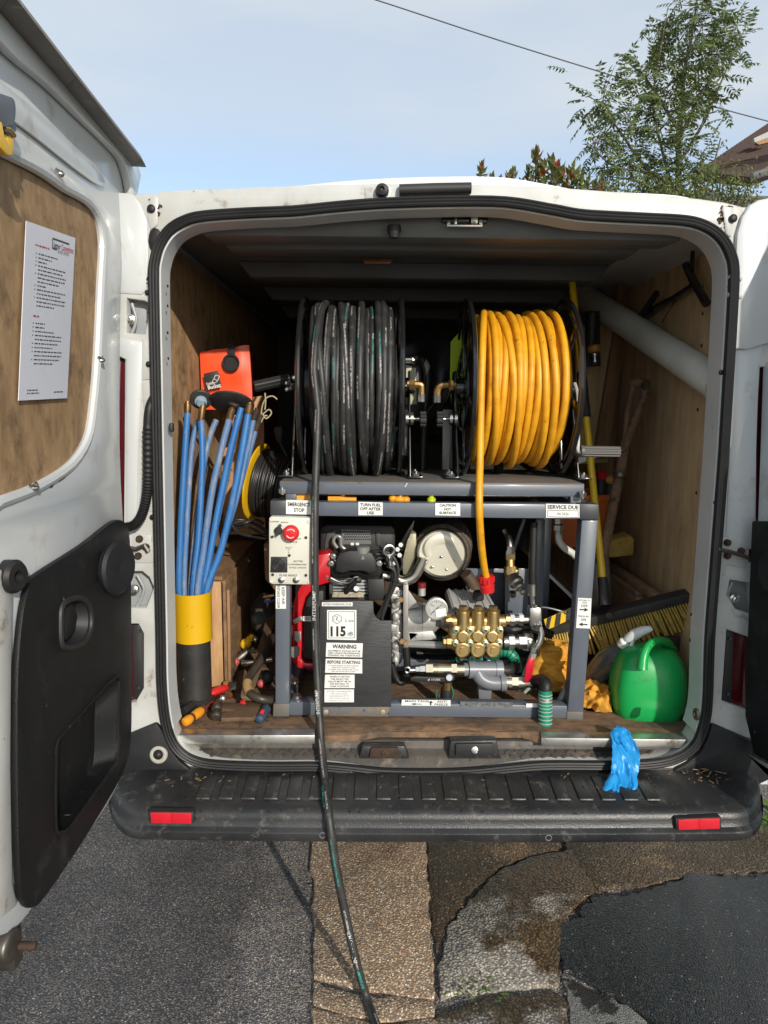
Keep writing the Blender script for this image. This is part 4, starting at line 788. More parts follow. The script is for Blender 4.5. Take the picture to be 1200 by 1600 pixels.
# inner swivels, brass elbows, locking knobs
for t, xs, px, s in ((rb, bx1, 645, 1), (ry, yx0, 700, -1)):
    c = V((xs+s*.05, RC.y-.06, RC.z))
    if s > 0: e = [(-.0747,0.34,1.4976),(-.0523,0.34,1.496),(-.0355,0.34,1.4943),(-.0335,0.34,1.487),(-.0332,0.34,1.4686)]
    else: e = [(0.0671,0.34,1.4953),(0.0447,0.34,1.4951),(0.0261,0.34,1.4931),(0.0169,0.34,1.4856),(0.0135,0.34,1.4672)]
    MB().tube(smooth_path(e, 3), .0115, 10).build('brass_elbow', BRASSD, t)
    MB().hexnut(e[1], V(e[1])+V((-s*.016, 0, 0)), .0155).build('nut', BRASSD, t)
    MB().cyl(V(e[-1]), V(e[-1])+V((0, 0, -.022)), .013, n=8).build('ferrule', STEEL, t)
    k = V((-.029,0.3,1.397) if s > 0 else (0.0189,0.3,1.3975)); kb = V((-.0746,0.31,1.3983) if s > 0 else (0.066,0.31,1.3996))
    MB().cyl(k, kb, .0045).build('knob_stud', STEEL, t)
    mb = MB(); mb.lathe(k-V((s*.010, 0, 0)), (s, 0, 0), [(0, .012), (.002, .0185), (.018, .0185), (.02, .012)], 18)
    for j in range(9):
        an = j*2*math.pi/9; o = V((0, math.cos(an), math.sin(an)))*.0185; mb.cyl(k+o-V((s*.008, 0, 0)), k+o+V((s*.008, 0, 0)), .0042, n=6)
    mb.build('locking_knob', BLKM, t)
    for dx in (0, .014): MB().lathe(kb+V((s*dx, 0, 0)), (s, 0, 0), [(-.004, .019), (.004, .019), (.005, .012)], 14).build('washer', STEEL, t)

# ------------------------------------------------------------------ hoses
def coil(x0, x1, layers, rnd):
    """turns run backwards so the last one comes down the front of the reel"""
    pts = []; seg = 44; lastR = None
    for (R, turns, jx, jr, sag) in layers:
        base = [x0+(x1-x0)*(k+.5)/(turns+.5) for k in range(turns+1)]
        if pts and abs(base[-1]-pts[-1].x) < abs(base[0]-pts[-1].x): base = list(reversed(base))
        tgt = [min(max(b+rnd.uniform(-jx, jx), x0), x1) for b in base]; rads = [R+rnd.uniform(-jr, jr) for _ in base]; sg = [rnd.uniform(0, sag) for _ in base]
        if pts: tgt[0] = pts[-1].x; rads[0] = lastR; sg[0] = 0
        for k in range(turns):
            A = rnd.uniform(-jx, jx)*.8; ph = rnd.uniform(0, 6.28)
            for j in range(seg):
                f = j/seg; x = tgt[k]+(tgt[k+1]-tgt[k])*f+A*(math.sin(2*math.pi*f+ph)-math.sin(ph))
                r = rads[k]+(rads[k+1]-rads[k])*f; s = sg[k]+(sg[k+1]-sg[k])*f; th = -2*math.pi*f
                z = RC.z+r*math.sin(th)+(s*math.sin(th) if math.sin(th) < 0 else 0)
                pts.append(V((min(max(x, x0), x1), RC.y-r*math.cos(th), z)))
        lastR = rads[-1]
    return pts
rnd = random.Random(11)
HB = .0104
run = [(-.3194,0.165,1.4218),(-.322,0.15,1.3201),(-.3245,0.135,1.2321),(-.324,0.105,1.1535),(-.324,0.095,0.9824),(-.3222,0.085,0.8085),(-.3134,0.055,0.6764),(-.3042,0.02,0.5665),(-.2912,-.045,0.5021),(-.2803,-.13,0.4893),(-.2718,-.185,0.485),(-.2625,-.214,0.4409),(-.2485,-.222,0.3482),(-.2268,-.232,0.2397),(-.2019,-.244,0.1321)]+[(-.1771,-.2366,0.03),(-.1467,-.3312,0.0255),(-.1152,-.4153,0.0255),(-.072,-.5075,0.0255)]
lay = coil(bx0+.022, bx1-.020, [(.165, 12, .002, .003, 0), (.186, 12, .004, .003, .004), (.207, 12, .008, .004, .012), (.227, 11, .014, .006, .034), (.242, 6, .030, .005, .034)], rnd)
# the last turn swings to the left end and drops into the hanging run
xl_ = V(run[0]).x; last = []
x_from = lay[-1].x
for j in range(1, 44):
    f = j/44; th = -2*math.pi*f; sft = f*f*(3-2*f); r = .248-.003*f
    last.append(V((x_from+(xl_-.012-x_from)*sft, RC.y-r*math.cos(th), RC.z+r*math.sin(th)-(.02*max(0, -math.sin(th))))))
for j in range(0, 9):
    th = math.pi*.62*(1-j/9); last.append(V((xl_-.012+.012*j/9, RC.y-(.244)*math.cos(th) if False else RC.y-.246*math.cos(th), RC.z+.246*math.sin(th)))) if False else None
path = [p for p in lay+last if p is not None]+smooth_path(run, 5)
BHOSE = hose_mat('black_printed_hose', (.018, .0185, .019), (.038, .038, .037), ((.50, .46, .44), (.03, .28, .23)), .5, dirt=((.075, .07, .062), 26, .60))
bh = MB(); bh.tube(path, HB, 10, ref=(1, 0, 0))
bhose = thing('black_hose', 'black printed jetting hose wound on the left reel, its end hanging over the bumper', 'hose', (-.25, .42, dz))
bh.build('hose', BHOSE, bhose, smooth=60)
def hose_word(s, pxa, flip=False, hgt=.0085, m=None, ln=None):
    a, b = V(pxa[0]), V(pxa[1]); xd = (b-a).normalized(); nn = V((0, -1, 0)); nn = (nn-xd*nn.dot(xd)).normalized(); ud = nn.cross(xd)
    mb = MB(); text_bm(mb, s, (a+b)/2+nn*(HB+.0006), xd, ud, hgt, (b-a).length, wrap=HB+.0006, bold=.012); mb.build('lettering', m, bhose, smooth=0)
PW = mat('hose_print_white', (.52, .52, .50), .6); PT = mat('hose_print_teal', (.03, .34, .28), .6)
hose_word('INTERPUMP', ((-.3255,0.0868,0.8648), (-.3256,0.092,0.9445)), m=PW); hose_word('INTERPUMP', ((-.3112,0.036,0.6218), (-.3168,0.055,0.68)), m=PW)
hose_word('INTERPUMP LTD', ((-.273,-.19,0.4831), (-.2829,-.115,0.4942)), m=PT, hgt=.006); hose_word('INTERPUMP', ((-.2019,-.244,0.1321), (-.219,-.236,0.2061)), m=PW); hose_word('INTERPUMP', ((-.1832,-.253,0.0723), (-.1956,-.247,0.1127)), m=PT, hgt=.006)
HO = .0102
rnd = random.Random(5)
runo = [(0.1207,0.192,1.474),(0.1208,0.188,1.3914),(0.1197,0.172,1.288),(0.1155,0.142,1.2247),(0.1151,0.125,1.154),(0.1281,0.16,1.0601),(0.1454,0.2,0.979),(0.1559,0.215,0.9476)]
lay = coil(yx0+.020, yx1-.022, [(.158, 13, .002, .002, 0), (.175, 13, .004, .003, .004), (.192, 13, .009, .004, .008), (.208, 12, .014, .005, .016), (.220, 6, .034, .005, .016)], rnd)
xo = V(runo[0]).x; last = []; x_from = lay[-1].x
for j in range(1, 44):
    f = j/44; th = -2*math.pi*f; sft = f*f*(3-2*f)
    last.append(V((x_from+(xo-x_from)*sft, RC.y-.228*math.cos(th), RC.z+.222*math.sin(th))))
ohm = hose_mat('orange_hose_rubber', (.74, .36, .012), (.60, .265, .008), None, .46, dirt=((.20, .10, .025), 55, .625))
oh = thing('orange_hose', 'orange rubber hose wound on the right reel with its end plugged into a red coupling', 'hose', (.27, .42, dz))
MB().tube(lay+last+smooth_path(runo, 5), HO, 12, ref=(1, 0, 0)).build('hose', ohm, oh, smooth=60)
c0, c1 = V((0.1535,0.213,0.9574)), V((0.1608,0.225,0.8981))
mb = MB().lathe(c0, c1-c0, [(0, .0165), (.002, .021), (.018, .021), (.020, .017), (.026, .017), (.028, .021), (.048, .020), (.05, .014)], 16)
for j in range(12):
    an = j*math.pi/6; u, w = perp((c1-c0).normalized()); o = (u*math.cos(an)+w*math.sin(an))*.0212; mb.cyl(c0+o+(c1-c0).normalized()*.003, c0+o+(c1-c0).normalized()*.017, .0022, n=4)
mb.build('coupling', REDP, oh)

# ------------------------------------------------------------------ engine
def pr(q, d, name, m, parent, bev=.003, **k): return MB().prism(q, (0, d, 0)).build(name, m, parent, bev, **k)
eng = thing('petrol_engine', 'black and red petrol engine with silver castings inside the rig frame', 'engine', (-.20, .40, .60))
pr([(-.3292,0.34,1.0689),(-.3139,0.34,1.0807),(-.1148,0.34,1.0802),(-.1032,0.34,1.0667),(-.1041,0.34,0.9846),(-.1369,0.34,0.9804),(-.3295,0.34,0.9908)], .20, 'air_cleaner_cover', BLKM, eng, .008)
gp = pr([(-.2658,0.334,1.0685),(-.1779,0.334,1.0672),(-.1757,0.334,1.0225),(-.2638,0.334,1.0218)], .012, 'grille_plate', mat('grille_grey', (.16, .165, .165), .6), eng, .002)
mb = MB()
for r in range(4):
    for k in range(12): mb.ball((-.2562,0.333,1.061) if False else V((-.2562,0.333,1.061))+V((k*.0068+(r % 2)*.0034, 0, -r*.0075)), (.0026, .0016, .0026), 6, 4)
mb.build('grille_studs', BLKM, gp, props={'kind': 'stuff'})
for q in ("0", "1"): pass
pr([(-.3078,0.334,1.0585),(-.283,0.334,1.0664),(-.283,0.334,1.0392),(-.3137,0.334,1.0039),(-.3155,0.334,1.0234)], .01, 'louvre', mat('louvre_grey', (.06, .06, .06), .6), eng, .002)
pr([(-.1626,0.334,1.0634),(-.1492,0.334,1.0635),(-.1469,0.334,1.0207),(-.1603,0.334,1.0206)], .01, 'louvre', mat('louvre_grey', (.06, .06, .06), .6), eng, .002)
pr([(-.237,0.333,1.0281),(-.2274,0.333,1.0281),(-.2274,0.333,1.0203),(-.237,0.333,1.0203)], .004, 'label_tab', M_PAPER, eng, 0); pr([(-.2217,0.333,1.0282),(-.2121,0.333,1.0283),(-.2121,0.333,1.0205),(-.2217,0.333,1.0204)], .004, 'label_tab', M_PAPER, eng, 0)
# rocker cover with flange, cap and bolts
pr([(-.2946,0.275,0.9817),(-.2834,0.275,0.997),(-.2684,0.275,1.0047),(-.1602,0.275,1.0055),(-.1452,0.275,0.9942),(-.1429,0.275,0.9483),(-.1559,0.275,0.929),(-.2084,0.275,0.9286),(-.2197,0.275,0.9401),(-.2347,0.275,0.9419),(-.2459,0.275,0.9303),(-.2834,0.275,0.9319),(-.2965,0.275,0.9472)], .05, 'rocker_flange', BLK, eng, .004)
rc = pr([(-.2779,0.245,0.9582),(-.2779,0.245,0.9921),(-.2669,0.245,1.0147),(-.2375,0.245,1.0224),(-.1934,0.245,1.0227),(-.1713,0.245,1.0154),(-.1601,0.245,0.9929),(-.1598,0.245,0.959),(-.1783,0.245,0.9532),(-.2005,0.245,0.9606),(-.2337,0.245,0.9604),(-.2558,0.245,0.9527)], .05, 'rocker_cover', BLKM, eng, .008)
mb = MB().lathe((-.1991,0.262,0.9965), (0, 0, 1), [(0, .018), (.012, .017), (.016, .020), (.034, .020), (.036, .014)], 16); mb.build('oil_filler_cap', mat('grey_knurled_cap', (.20, .205, .19), .5, col2=(.12, .12, .11), ns=60), rc)
for q in ((-.2905,0.27,0.9809), (-.1507,0.27,0.9819), (-.3032,0.29,0.934), (-.2852,0.275,1.0008)): MB().hexnut(V(q), V(q)+V((0, -.012, 0)), .009).cyl(V(q), V(q)+V((0, -.017, 0)), .005).build('bolt', STEEL, eng)
# red shroud, recoil side
pr([(-.3505,0.275,1.0003),(-.2927,0.275,1.0083),(-.2947,0.275,0.9203),(-.3247,0.275,0.9105),(-.3473,0.275,0.8969),(-.3662,0.275,0.8735),(-.3778,0.275,0.8307),(-.3785,0.275,0.7288),(-.3826,0.275,0.6852),(-.3675,0.275,0.6733),(-.3141,0.275,0.6716),(-.3142,0.275,0.6517),(-.3905,0.275,0.6553),(-.4075,0.275,0.6771),(-.4061,0.275,0.8267),(-.4001,0.275,0.8694),(-.3848,0.275,0.9043),(-.3696,0.275,0.9237)], .12, 'cooling_shroud', RED, eng, .006)
pr([(-.3612,0.262,0.8752),(-.3387,0.262,0.8965),(-.3125,0.262,0.9005),(-.3131,0.262,0.6824),(-.3737,0.262,0.6899),(-.3727,0.262,0.8307)], .10, 'starter_housing', BLKM, eng, .008)
sticker(eng, [(-.3746,0.2615,0.8212),(-.3465,0.2615,0.8213),(-.3465,0.2615,0.8058),(-.3747,0.2615,0.8076)], [('THROT', .5, .6, .86, .012)])
MB().bar((-.3996,0.25,0.8071), (-.3753,0.25,0.8207), .014, .004, (0, 1, 0)).build('throttle_lever', ALU, eng, .002)
MB().tube([(-.4015,0.268,0.8288),(-.4022,0.268,0.7467),(-.4007,0.268,0.7034)], .004, 6).build('lever_rod', RED, eng)
pr([(-.4103,0.24,0.7328),(-.3879,0.24,0.7368),(-.3824,0.24,0.7291),(-.3844,0.24,0.7057),(-.4013,0.24,0.6998),(-.4124,0.24,0.7094)], .012, 'fuel_tap', mat('grey_tap', (.19, .18, .165), .6), eng, .003)
pr([(-.3986,0.255,0.7764),(-.3799,0.255,0.7766),(-.38,0.255,0.7512),(-.3876,0.255,0.7414),(-.3988,0.255,0.7511)], .006, 'catch_plate', ALU, eng, .001)
# lower crankcase, ignition lead, rating plate
pr([(-.3001,0.3,0.9277),(-.1368,0.3,0.9288),(-.1362,0.3,0.8604),(-.3002,0.3,0.8593)], .12, 'cylinder_head', mat('sooty_alloy', (.10, .10, .10), .5, .7, col2=(.22, .21, .20), ns=20), eng, .004)
for k in range(5): pr([V(p)+V((0, 0, -.0095*k)) for p in [(-.2883,0.294,0.9215),(-.152,0.294,0.9224),(-.1519,0.294,0.9185),(-.2883,0.294,0.9176)]], .02, 'cooling_fin', ALU, eng, .0008)
pr([(-.1858,0.268,0.9324),(-.1372,0.268,0.9327),(-.131,0.268,0.8692),(-.1817,0.268,0.8689)], .05, 'governor_box', BLKM, eng, .004)
sticker(eng, [(-.2866,0.266,0.8938),(-.1968,0.266,0.8944),(-.1967,0.266,0.879),(-.2885,0.266,0.8784)], [('GX690', .5, .01, None, 0)] if False else [], paper=mat('cream_rating_plate', (.55, .50, .36), .5, col2=(.16, .14, .10), ns=130, amt=.9))
MB().tube(smooth_path([(-.2494,0.27,0.8911),(-.2379,0.262,0.9086),(-.2192,0.258,0.9289),(-.2081,0.262,0.9337)], 4), [.008]*9+[.011]*4, 10).build('spark_lead', RUBBER, eng)
MB().lathe((-.2175,0.268,0.9034), (0, -1, .3), [(0, .012), (.006, .012), (.008, .008), (.016, .008)], 8).build('spark_plug', STEEL, eng)
MB().tube(smooth_path([(-.2917,0.258,0.9379),(-.2674,0.255,0.9274),(-.2393,0.25,0.925),(-.2245,0.25,0.9403),(-.2116,0.25,0.9423)], 5), .004, 8).build('fuel_pipe', STEEL, eng)
# silver side casting
mb = MB().prism([(-.1156,0.3,0.9036),(-.087,0.3,0.8999),(-.0751,0.3,0.7219),(-.0802,0.3,0.6656),(-.1032,0.3,0.6494),(-.113,0.3,0.6574)], (0, .12, 0)).build('side_casting', ALU, eng, .006)
rnd = random.Random(2)
for k in range(16):
    p = V((-.1004,0.295,0.8874))+V((rnd.uniform(-.010, .012), rnd.uniform(-.006, .004), -.015*k+rnd.uniform(-.004, .004)))
    if k % 3 == 0: MB().lathe(p, (0, -1, 0), [(-.01, .012), (.004, .011), (.006, .007), (.003, .005)], 10).build('casting_boss', ALU, eng)
    elif k % 3 == 1: MB().box(p, (rnd.uniform(.018, .03), .014, rnd.uniform(.012, .022)), Matrix.Rotation(rnd.uniform(-.5, .5), 3, 'Y')).build('casting_boss', ALU, eng, .003)
    else: MB().ball(p, (rnd.uniform(.008, .012), .008, .016), 10, 6).build('casting_boss', ALU, eng)
pr([(-.0807,0.27,0.9153),(-.0657,0.27,0.9154),(-.063,0.27,0.7244),(-.0782,0.27,0.7243)], .10, 'mounting_plate', mat('grey_plate', (.34, .33, .31), .5, .6, col2=(.20, .18, .15), ns=16), eng, .001)
for q in ([(-.0641,0.3,0.8922),(-.0289,0.3,0.8414),(-.0632,0.3,0.8333)], [(-.0622,0.3,0.762),(-.0314,0.3,0.7582),(-.0617,0.3,0.73)]): pr(q, .008, 'gusset', ALU, eng, .001)
for q in ((-.0879,0.266,0.8739), (-.0712,0.262,0.7428), (-.0826,0.262,0.7487)): MB().hexnut(q, V(q)+V((0, -.010, 0)), .008).build('bolt', mat('orange_rust_bolt', (.35, .22, .12), .6, .5), eng)
mb = MB(); c = V((-.1238,0.235,1.0252)); mb.torus(c, (0.2, -1, 0), .0150, .0042, 22, 8); mb.cyl(c+V((0, 0, -.017)), c+V((.004, 0, -.045)), .006).hexnut(c+V((0, 0, -.020)), c+V((0, 0, -.030)), .010); mb.build('lifting_eye', STEEL, eng)
pr([(-.0686,0.33,1.0338),(-.0538,0.33,1.0688),(-.0422,0.33,1.0612),(-.0394,0.33,1.0067),(-.0482,0.33,0.9557),(-.0594,0.33,0.932),(-.0787,0.33,0.9318),(-.083,0.33,0.9672)], .006, 'exhaust_bracket', mat('passivated_bracket', (.34, .32, .22), .45, .5, col2=(.22, .20, .13), ns=12), eng, .001)
pr([(-.0572,0.38,1.0721),(-.0438,0.38,1.092),(-.0584,0.38,1.0165),(-.0816,0.38,0.9923),(-.0974,0.38,1.0002)], .006, 'heat_shield', mat('burnt_sheet', (.20, .185, .17), .45, .8, col2=(.10, .09, .08), ns=10), eng, .001)
MB().tube(smooth_path([(-.1407,0.3,0.9366),(-.114,0.3,0.9309),(-.0797,0.3,0.9195),(-.0494,0.3,0.9314),(-.0328,0.3,0.9587),(-.02,0.3,0.9897)], 5), .0155, 14).build('exhaust_pipe', mat('heat_stained_steel', (.50, .48, .44), .32, 1., col2=(.38, .32, .25), ns=8), eng)
for k in range(5):
    dx = k*2.2-4
    pts = {0: [(-.1564,0.262,0.9968),(-.1267,0.262,0.9971),(-.1042,0.262,0.982),(-.0963,0.262,0.944),(-.1145,0.262,0.896),(-.1327,0.262,0.8477),(-.1511,0.262,0.8049)], 1: [(-.1455,0.258,1.0167),(-.1195,0.258,1.0093),(-.0987,0.258,0.9754),(-.1001,0.258,0.9335),(-.1218,0.258,0.8797),(-.1364,0.258,0.8372),(-.1473,0.258,0.8023)], 2: [(-.1378,0.252,0.984),(-.1137,0.252,0.9766),(-.1041,0.252,0.9426),(-.1184,0.252,0.8967),(-.1366,0.252,0.8505),(-.155,0.252,0.8157)], 3: [(-.1602,0.256,1.0094),(-.1306,0.256,1.0059),(-.1155,0.256,0.9757),(-.1114,0.256,0.9415),(-.1257,0.256,0.8879),(-.1421,0.256,0.8494),(-.1587,0.256,0.8183)], 4: [(-.1304,0.249,0.9772),(-.1081,0.249,0.9622),(-.1077,0.249,0.9281),(-.1257,0.249,0.8783),(-.1402,0.249,0.836),(-.1418,0.249,0.809)]}[k]
    MB().tube(smooth_path(pts, 4), .0045+.0007*(k % 2), 8).build('cable', BLKM, eng)
MB().torus((-.1058,0.254,0.9364), (.3, 0, 1), .0135, .0024, 16, 5).build('cable_tie', BLKM, eng)
MB().tube(smooth_path([(-.2757,0.305,1.0177),(-.287,0.305,1.0369),(-.2794,0.305,1.0523),(-.2662,0.305,1.0485),(-.2643,0.305,1.0255),(-.2511,0.305,1.0121)], 4), .005, 8).build('breather_hose', mat('clear_hose', (.22, .22, .20), .3), eng)
mb = MB()
for pts in ([(-.1528,0.27,1.0142),(-.1378,0.27,0.9991),(-.1265,0.27,0.9877),(-.1151,0.27,0.9726)], [(-.1753,0.285,1.0186),(-.1453,0.285,1.0188),(-.1301,0.285,0.9998),(-.1374,0.285,0.9767)], [(-.1304,0.29,1.037),(-.1152,0.29,1.0219),(-.0963,0.29,1.0105),(-.0846,0.29,0.9799)], [(-.1115,0.28,1.0048),(-.089,0.28,0.9973),(-.0849,0.28,0.9705),(-.0959,0.28,0.9513)]): mb.tube(smooth_path(pts, 4), .0035, 6)
mb.build('wire_loom', BLKM, eng)
for q in ((-.0984,0.285,1.0191), (-.0926,0.284,1.0022), (-.1059,0.27,0.9822), (-.0891,0.29,1.0316)): MB().hexnut(q, V(q)+V((0, -.014, .002)), .007).build('nut', STEEL, eng)
MB().tube(smooth_path([(-.1119,0.27,0.6766),(-.1019,0.27,0.6368),(-.0844,0.27,0.6168),(-.0693,0.27,0.6289),(-.0661,0.27,0.6728),(-.0706,0.27,0.7244)], 4), .011, 10).build('drain_hose', RUBBER, eng)

# black cover sheet with the warning stickers
wp = thing('warning_panel', 'scuffed black cover panel covered in white warning stickers, low at the front of the rig', 'panel', V((-.216,0.13,0.5895)))
SCUF = mat('scuffed_black_sheet', (.020, .021, .023), .5, col2=(.042, .043, .046), ns=7, amt=.8, stretch=(.5, 1, 4), dirt=((.10, .10, .10), 24, .66, .14), chip=((.45, .44, .42), 60, .745, .02), bump=.2, bs=60)
MB().prism([(-.3132,0.128,0.9066),(-.1682,0.128,0.9057),(-.1662,0.128,0.8714),(-.159,0.128,0.857),(-.1467,0.128,0.8498),(-.1168,0.128,0.85),(-.1159,0.128,0.6003),(-.3196,0.128,0.6012)], (0, .006, 0)).build('cover_sheet', SCUF, wp, .0015)
MB().prism([(-.3212,0.126,0.6002),(-.1195,0.126,0.6012),(-.121,0.126,0.5729),(-.3231,0.126,0.5739)], (0, .014, 0)).build('fixing_strip', RIGDIRT, wp, .0015)
for q in ((-.298,0.125,0.5876), (-.139,0.125,0.5884)): MB().lathe(q, (0, -1, 0), [(0, .008), (.003, .007), (.004, .003), (.002, .002)], 10).build('screw', mat('dusty_screw', (.42, .37, .28), .6, .5), wp)
YS = .1275
sticker(wp, [(-.3079,0.127,0.9015),(-.2241,0.127,0.902),(-.224,0.127,0.8912),(-.3079,0.127,0.8907)], [('JETTERCONVERSIONS.CO.UK', .5, .52, .92, .012)])
def lwa(mb, o, xd, ud):
    W_, H_ = xd.length, ud.length; X, U = xd/W_, ud/H_; c = o+xd*.34-ud*.30; r = .17*W_
    def line(a, b, w):
        d = (b-a).normalized(); n = d.cross(X.cross(U)).normalized()*w/2; mb.poly([a-n, b-n, b+n, a+n])
    hx = [c+X*(r*math.cos(t))+U*(r*math.sin(t)) for t in [math.pi/6+k*math.pi/3 for k in range(6)]]
    for a, b in zip(hx, hx[1:]+hx[:1]): line(a, b, .006*W_ if False else .0013)
    for rr, dx, t0 in ((.10*W_, -.03*W_, .7), (.05*W_, .02*W_, .9), (.08*W_, .06*W_, 2.4)):
        k0 = [c+X*(dx+rr*.8*math.cos(t))+U*(rr*math.sin(t)) for t in [t0+i*.42 for i in range(9)]]
        for a, b in zip(k0, k0[1:]): line(a, b, .0011)
    ins = [(.06, .055), (.94, .055), (.94, .945), (.06, .945)]
    ps = [o+xd*u-ud*v for u, v in ins]
    for a, b in zip(ps, ps[1:]+ps[:1]): line(a, b, .0014)
sticker(wp, [V(p) for p in [(-.294,0.127,0.8799),(-.2135,0.127,0.8805),(-.2132,0.127,0.7951),(-.2941,0.127,0.7964)]], [('L', .35, .10, None, .004, 'C', .66), ('WA', .37, .075, None, .004, 'C', .82), ('115', .72, .31, .52, .045, 'C', .38), ('dB', .80, .13, .19, .006, 'C', .79)], extra=lwa)
sticker(wp, [(-.2959,0.127,0.7873),(-.1955,0.127,0.786),(-.1971,0.127,0.7456),(-.2978,0.127,0.7469)], [('WARNING', .25, .27, .66, .035), ('EQUIPMENT SHOULD NOT BE', .56, .11, .88, .018), ('USED UNLESS PROFESSIONAL', .72, .11, .90, .018), ('TRAINING HAS TAKEN PLACE', .88, .11, .88, .018)])
sticker(wp, [(-.2978,0.127,0.7414),(-.197,0.127,0.7401),(-.1968,0.127,0.6994),(-.2997,0.127,0.7007)], [('BEFORE STARTING', .22, .21, .90, .03), ('(1) CHECK ENGINE OIL AND WATER IN', .47, .085, .82, .004), ('RADIATOR IF WATER COOLED', .61, .085, .64, .004), ('(2) CHECK THAT WATER LEVEL IS FULL', .75, .085, .84, .004), ('AND WATER FILTER IS CLEAN', .88, .085, .66, .004)])
sticker(wp, [(-.2997,0.127,0.6951),(-.2181,0.127,0.6956),(-.218,0.127,0.6565),(-.3016,0.127,0.6561)], [('WHEN STARTING', .14, .115, .70, .018), ('THE SELECTOR', .32, .115, .62, .018), ('VALVE MUST BE IN', .50, .115, .78, .018), ('THE RETURN TO', .68, .115, .66, .018), ('TANK POSITION', .86, .115, .66, .018)])
GINK = mat('faded_print', (.14, .14, .15), .6)
sticker(wp, [(-.3016,0.127,0.6523),(-.2197,0.127,0.6527),(-.2196,0.127,0.6153),(-.3017,0.127,0.6149)], [('JETTER CONVERSIONS', .15, .10, .84, .002), ('RED LION LANE', .33, .10, .56, .002), ('SARRATT', .51, .10, .66, .002), ('TEL 01923 270273', .69, .10, .66, .002), ('www.jetterconversions.co.uk', .87, .085, .72, .002)], ink=GINK)

# ------------------------------------------------------------------ control box
cb = thing('control_box', 'cream plastic control box with red emergency stop button on the rig post', 'control box', V((-.3938,0.12,0.9511)))
MB().prism([V(p) for p in [(-.442,0.112,1.1395),(-.3383,0.112,1.1369),(-.3332,0.112,1.1317),(-.3341,0.112,0.9606),(-.3393,0.112,0.9534),(-.4427,0.112,0.9545),(-.4495,0.112,0.9615),(-.4471,0.112,1.1343)]], (0, .030, 0)).build('enclosure', CREAM, cb, .005)
MB().prism([(-.4436,0.111,1.1345),(-.3365,0.111,1.1319),(-.3375,0.111,0.959),(-.446,0.111,0.96)], (0, .003, 0)).build('lid', CREAM, cb, .002)
p = V((-.386,0.11,1.0988)); st = MB().lathe(p+V((0, .002, 0)), (0, -1, 0), [(0, .014), (.014, .014), (.016, .0215), (.024, .0215), (.029, .017), (.031, .004)], 24).build('emergency_stop', REDP, cb)
mb = MB(); q = p+V((0, -.0285, 0))
for t0 in (.5, 3.6): mb.torus(q, (0, -1, 0), .0115, .0012, 14, 4, t0, t0+1.9)
mb.build('arrow_mark', M_PAPER, st)
mb = MB().lathe((-.4218,0.11,1.102), (0, -1, 0), [(0, .011), (.005, .011), (.009, .009), (.010, .003)], 16).bar(V((-.4151,0.1,1.1193)), V((-.4256,0.1,1.09)), .007, .012, (0, 1, 0)); ks = mb.build('key_switch', BLKM, cb)
MB().bar(V((-.4145,0.096,1.1234)), V((-.4181,0.096,1.1096)), .003, .002, (0, 1, 0)).build('key', STEEL, ks)
so_ = MB().prism([(-.443,0.109,1.0308),(-.3985,0.109,1.0311),(-.399,0.109,0.9873),(-.4453,0.109,0.987)], (0, .006, 0)).build('hour_meter', BLKM, cb, .002)
mb = MB()
for r in (.016, .010, .005): mb.torus((-.4227,0.1085,1.0101), (0, -1, 0), r, .0016, 20, 6)
mb.build('bezel_rings', BLK, so_)
for q in ((-.4389,0.1095,1.0847), (-.3486,0.1095,1.0836), (-.3934,0.1095,1.0346), (-.4386,0.1095,0.9816), (-.3493,0.1095,0.9805)): MB().lathe(q, (0, -1, 0), [(-.002, .004), (.001, .004), (.001, .001)], 8).build('screw', BLKM, cb)
for q in ((-.4145,0.108,0.9681), (-.375,0.108,0.9683)): MB().lathe(q, (0, -1, 0), [(-.002, .0085), (.003, .0085), (.004, .006), (.007, .0055), (.008, .002)], 16).build('reset_button', STEEL, cb)
for q in ((-.44,0.1095,1.1313), (-.3415,0.1095,1.1269), (-.4422,0.1095,0.964), (-.3408,0.1095,0.9611)): MB().lathe(q, (0, -1, 0), [(-.002, .005), (.0015, .0048), (.0015, .001)], 10).build('lid_screw', CREAM, cb)
mb = MB(); XD, UD = V((1, 0, 0)), V((0, 0, 1))
for s, q, h, w in (('ENGINE', (-.43,0.1105,1.1261), .0035, .020), ('MANUAL', (-.4046,0.1105,1.1245), .0035, .020), ('EMERGENCY', (-.3829,0.1105,1.0797), .0042, .044), ('STOP', (-.3812,0.1105,1.071), .0042, .020), ('MOTOR', (-.395,0.1105,1.0553), .003, .016), ('ON', (-.3951,0.1105,1.05), .003, .006), ('0', (-.3952,0.1105,1.0431), .0042, .004), ('JETTER', (-.3697,0.1105,1.0188), .0042, .026), ('CONVERSIONS', (-.3732,0.1105,1.01), .0042, .050), ('01923 270273', (-.3716,0.1105,1.0012), .0042, .045), ('FUSE RESET', (-.3958,0.1105,0.9799), .0048, .048)):
    text_bm(mb, s, V(q)+V((0, -.0004, 0)), XD, UD, h, w, bold=.01)
mb.build('lettering', M_INK, cb, smooth=0)

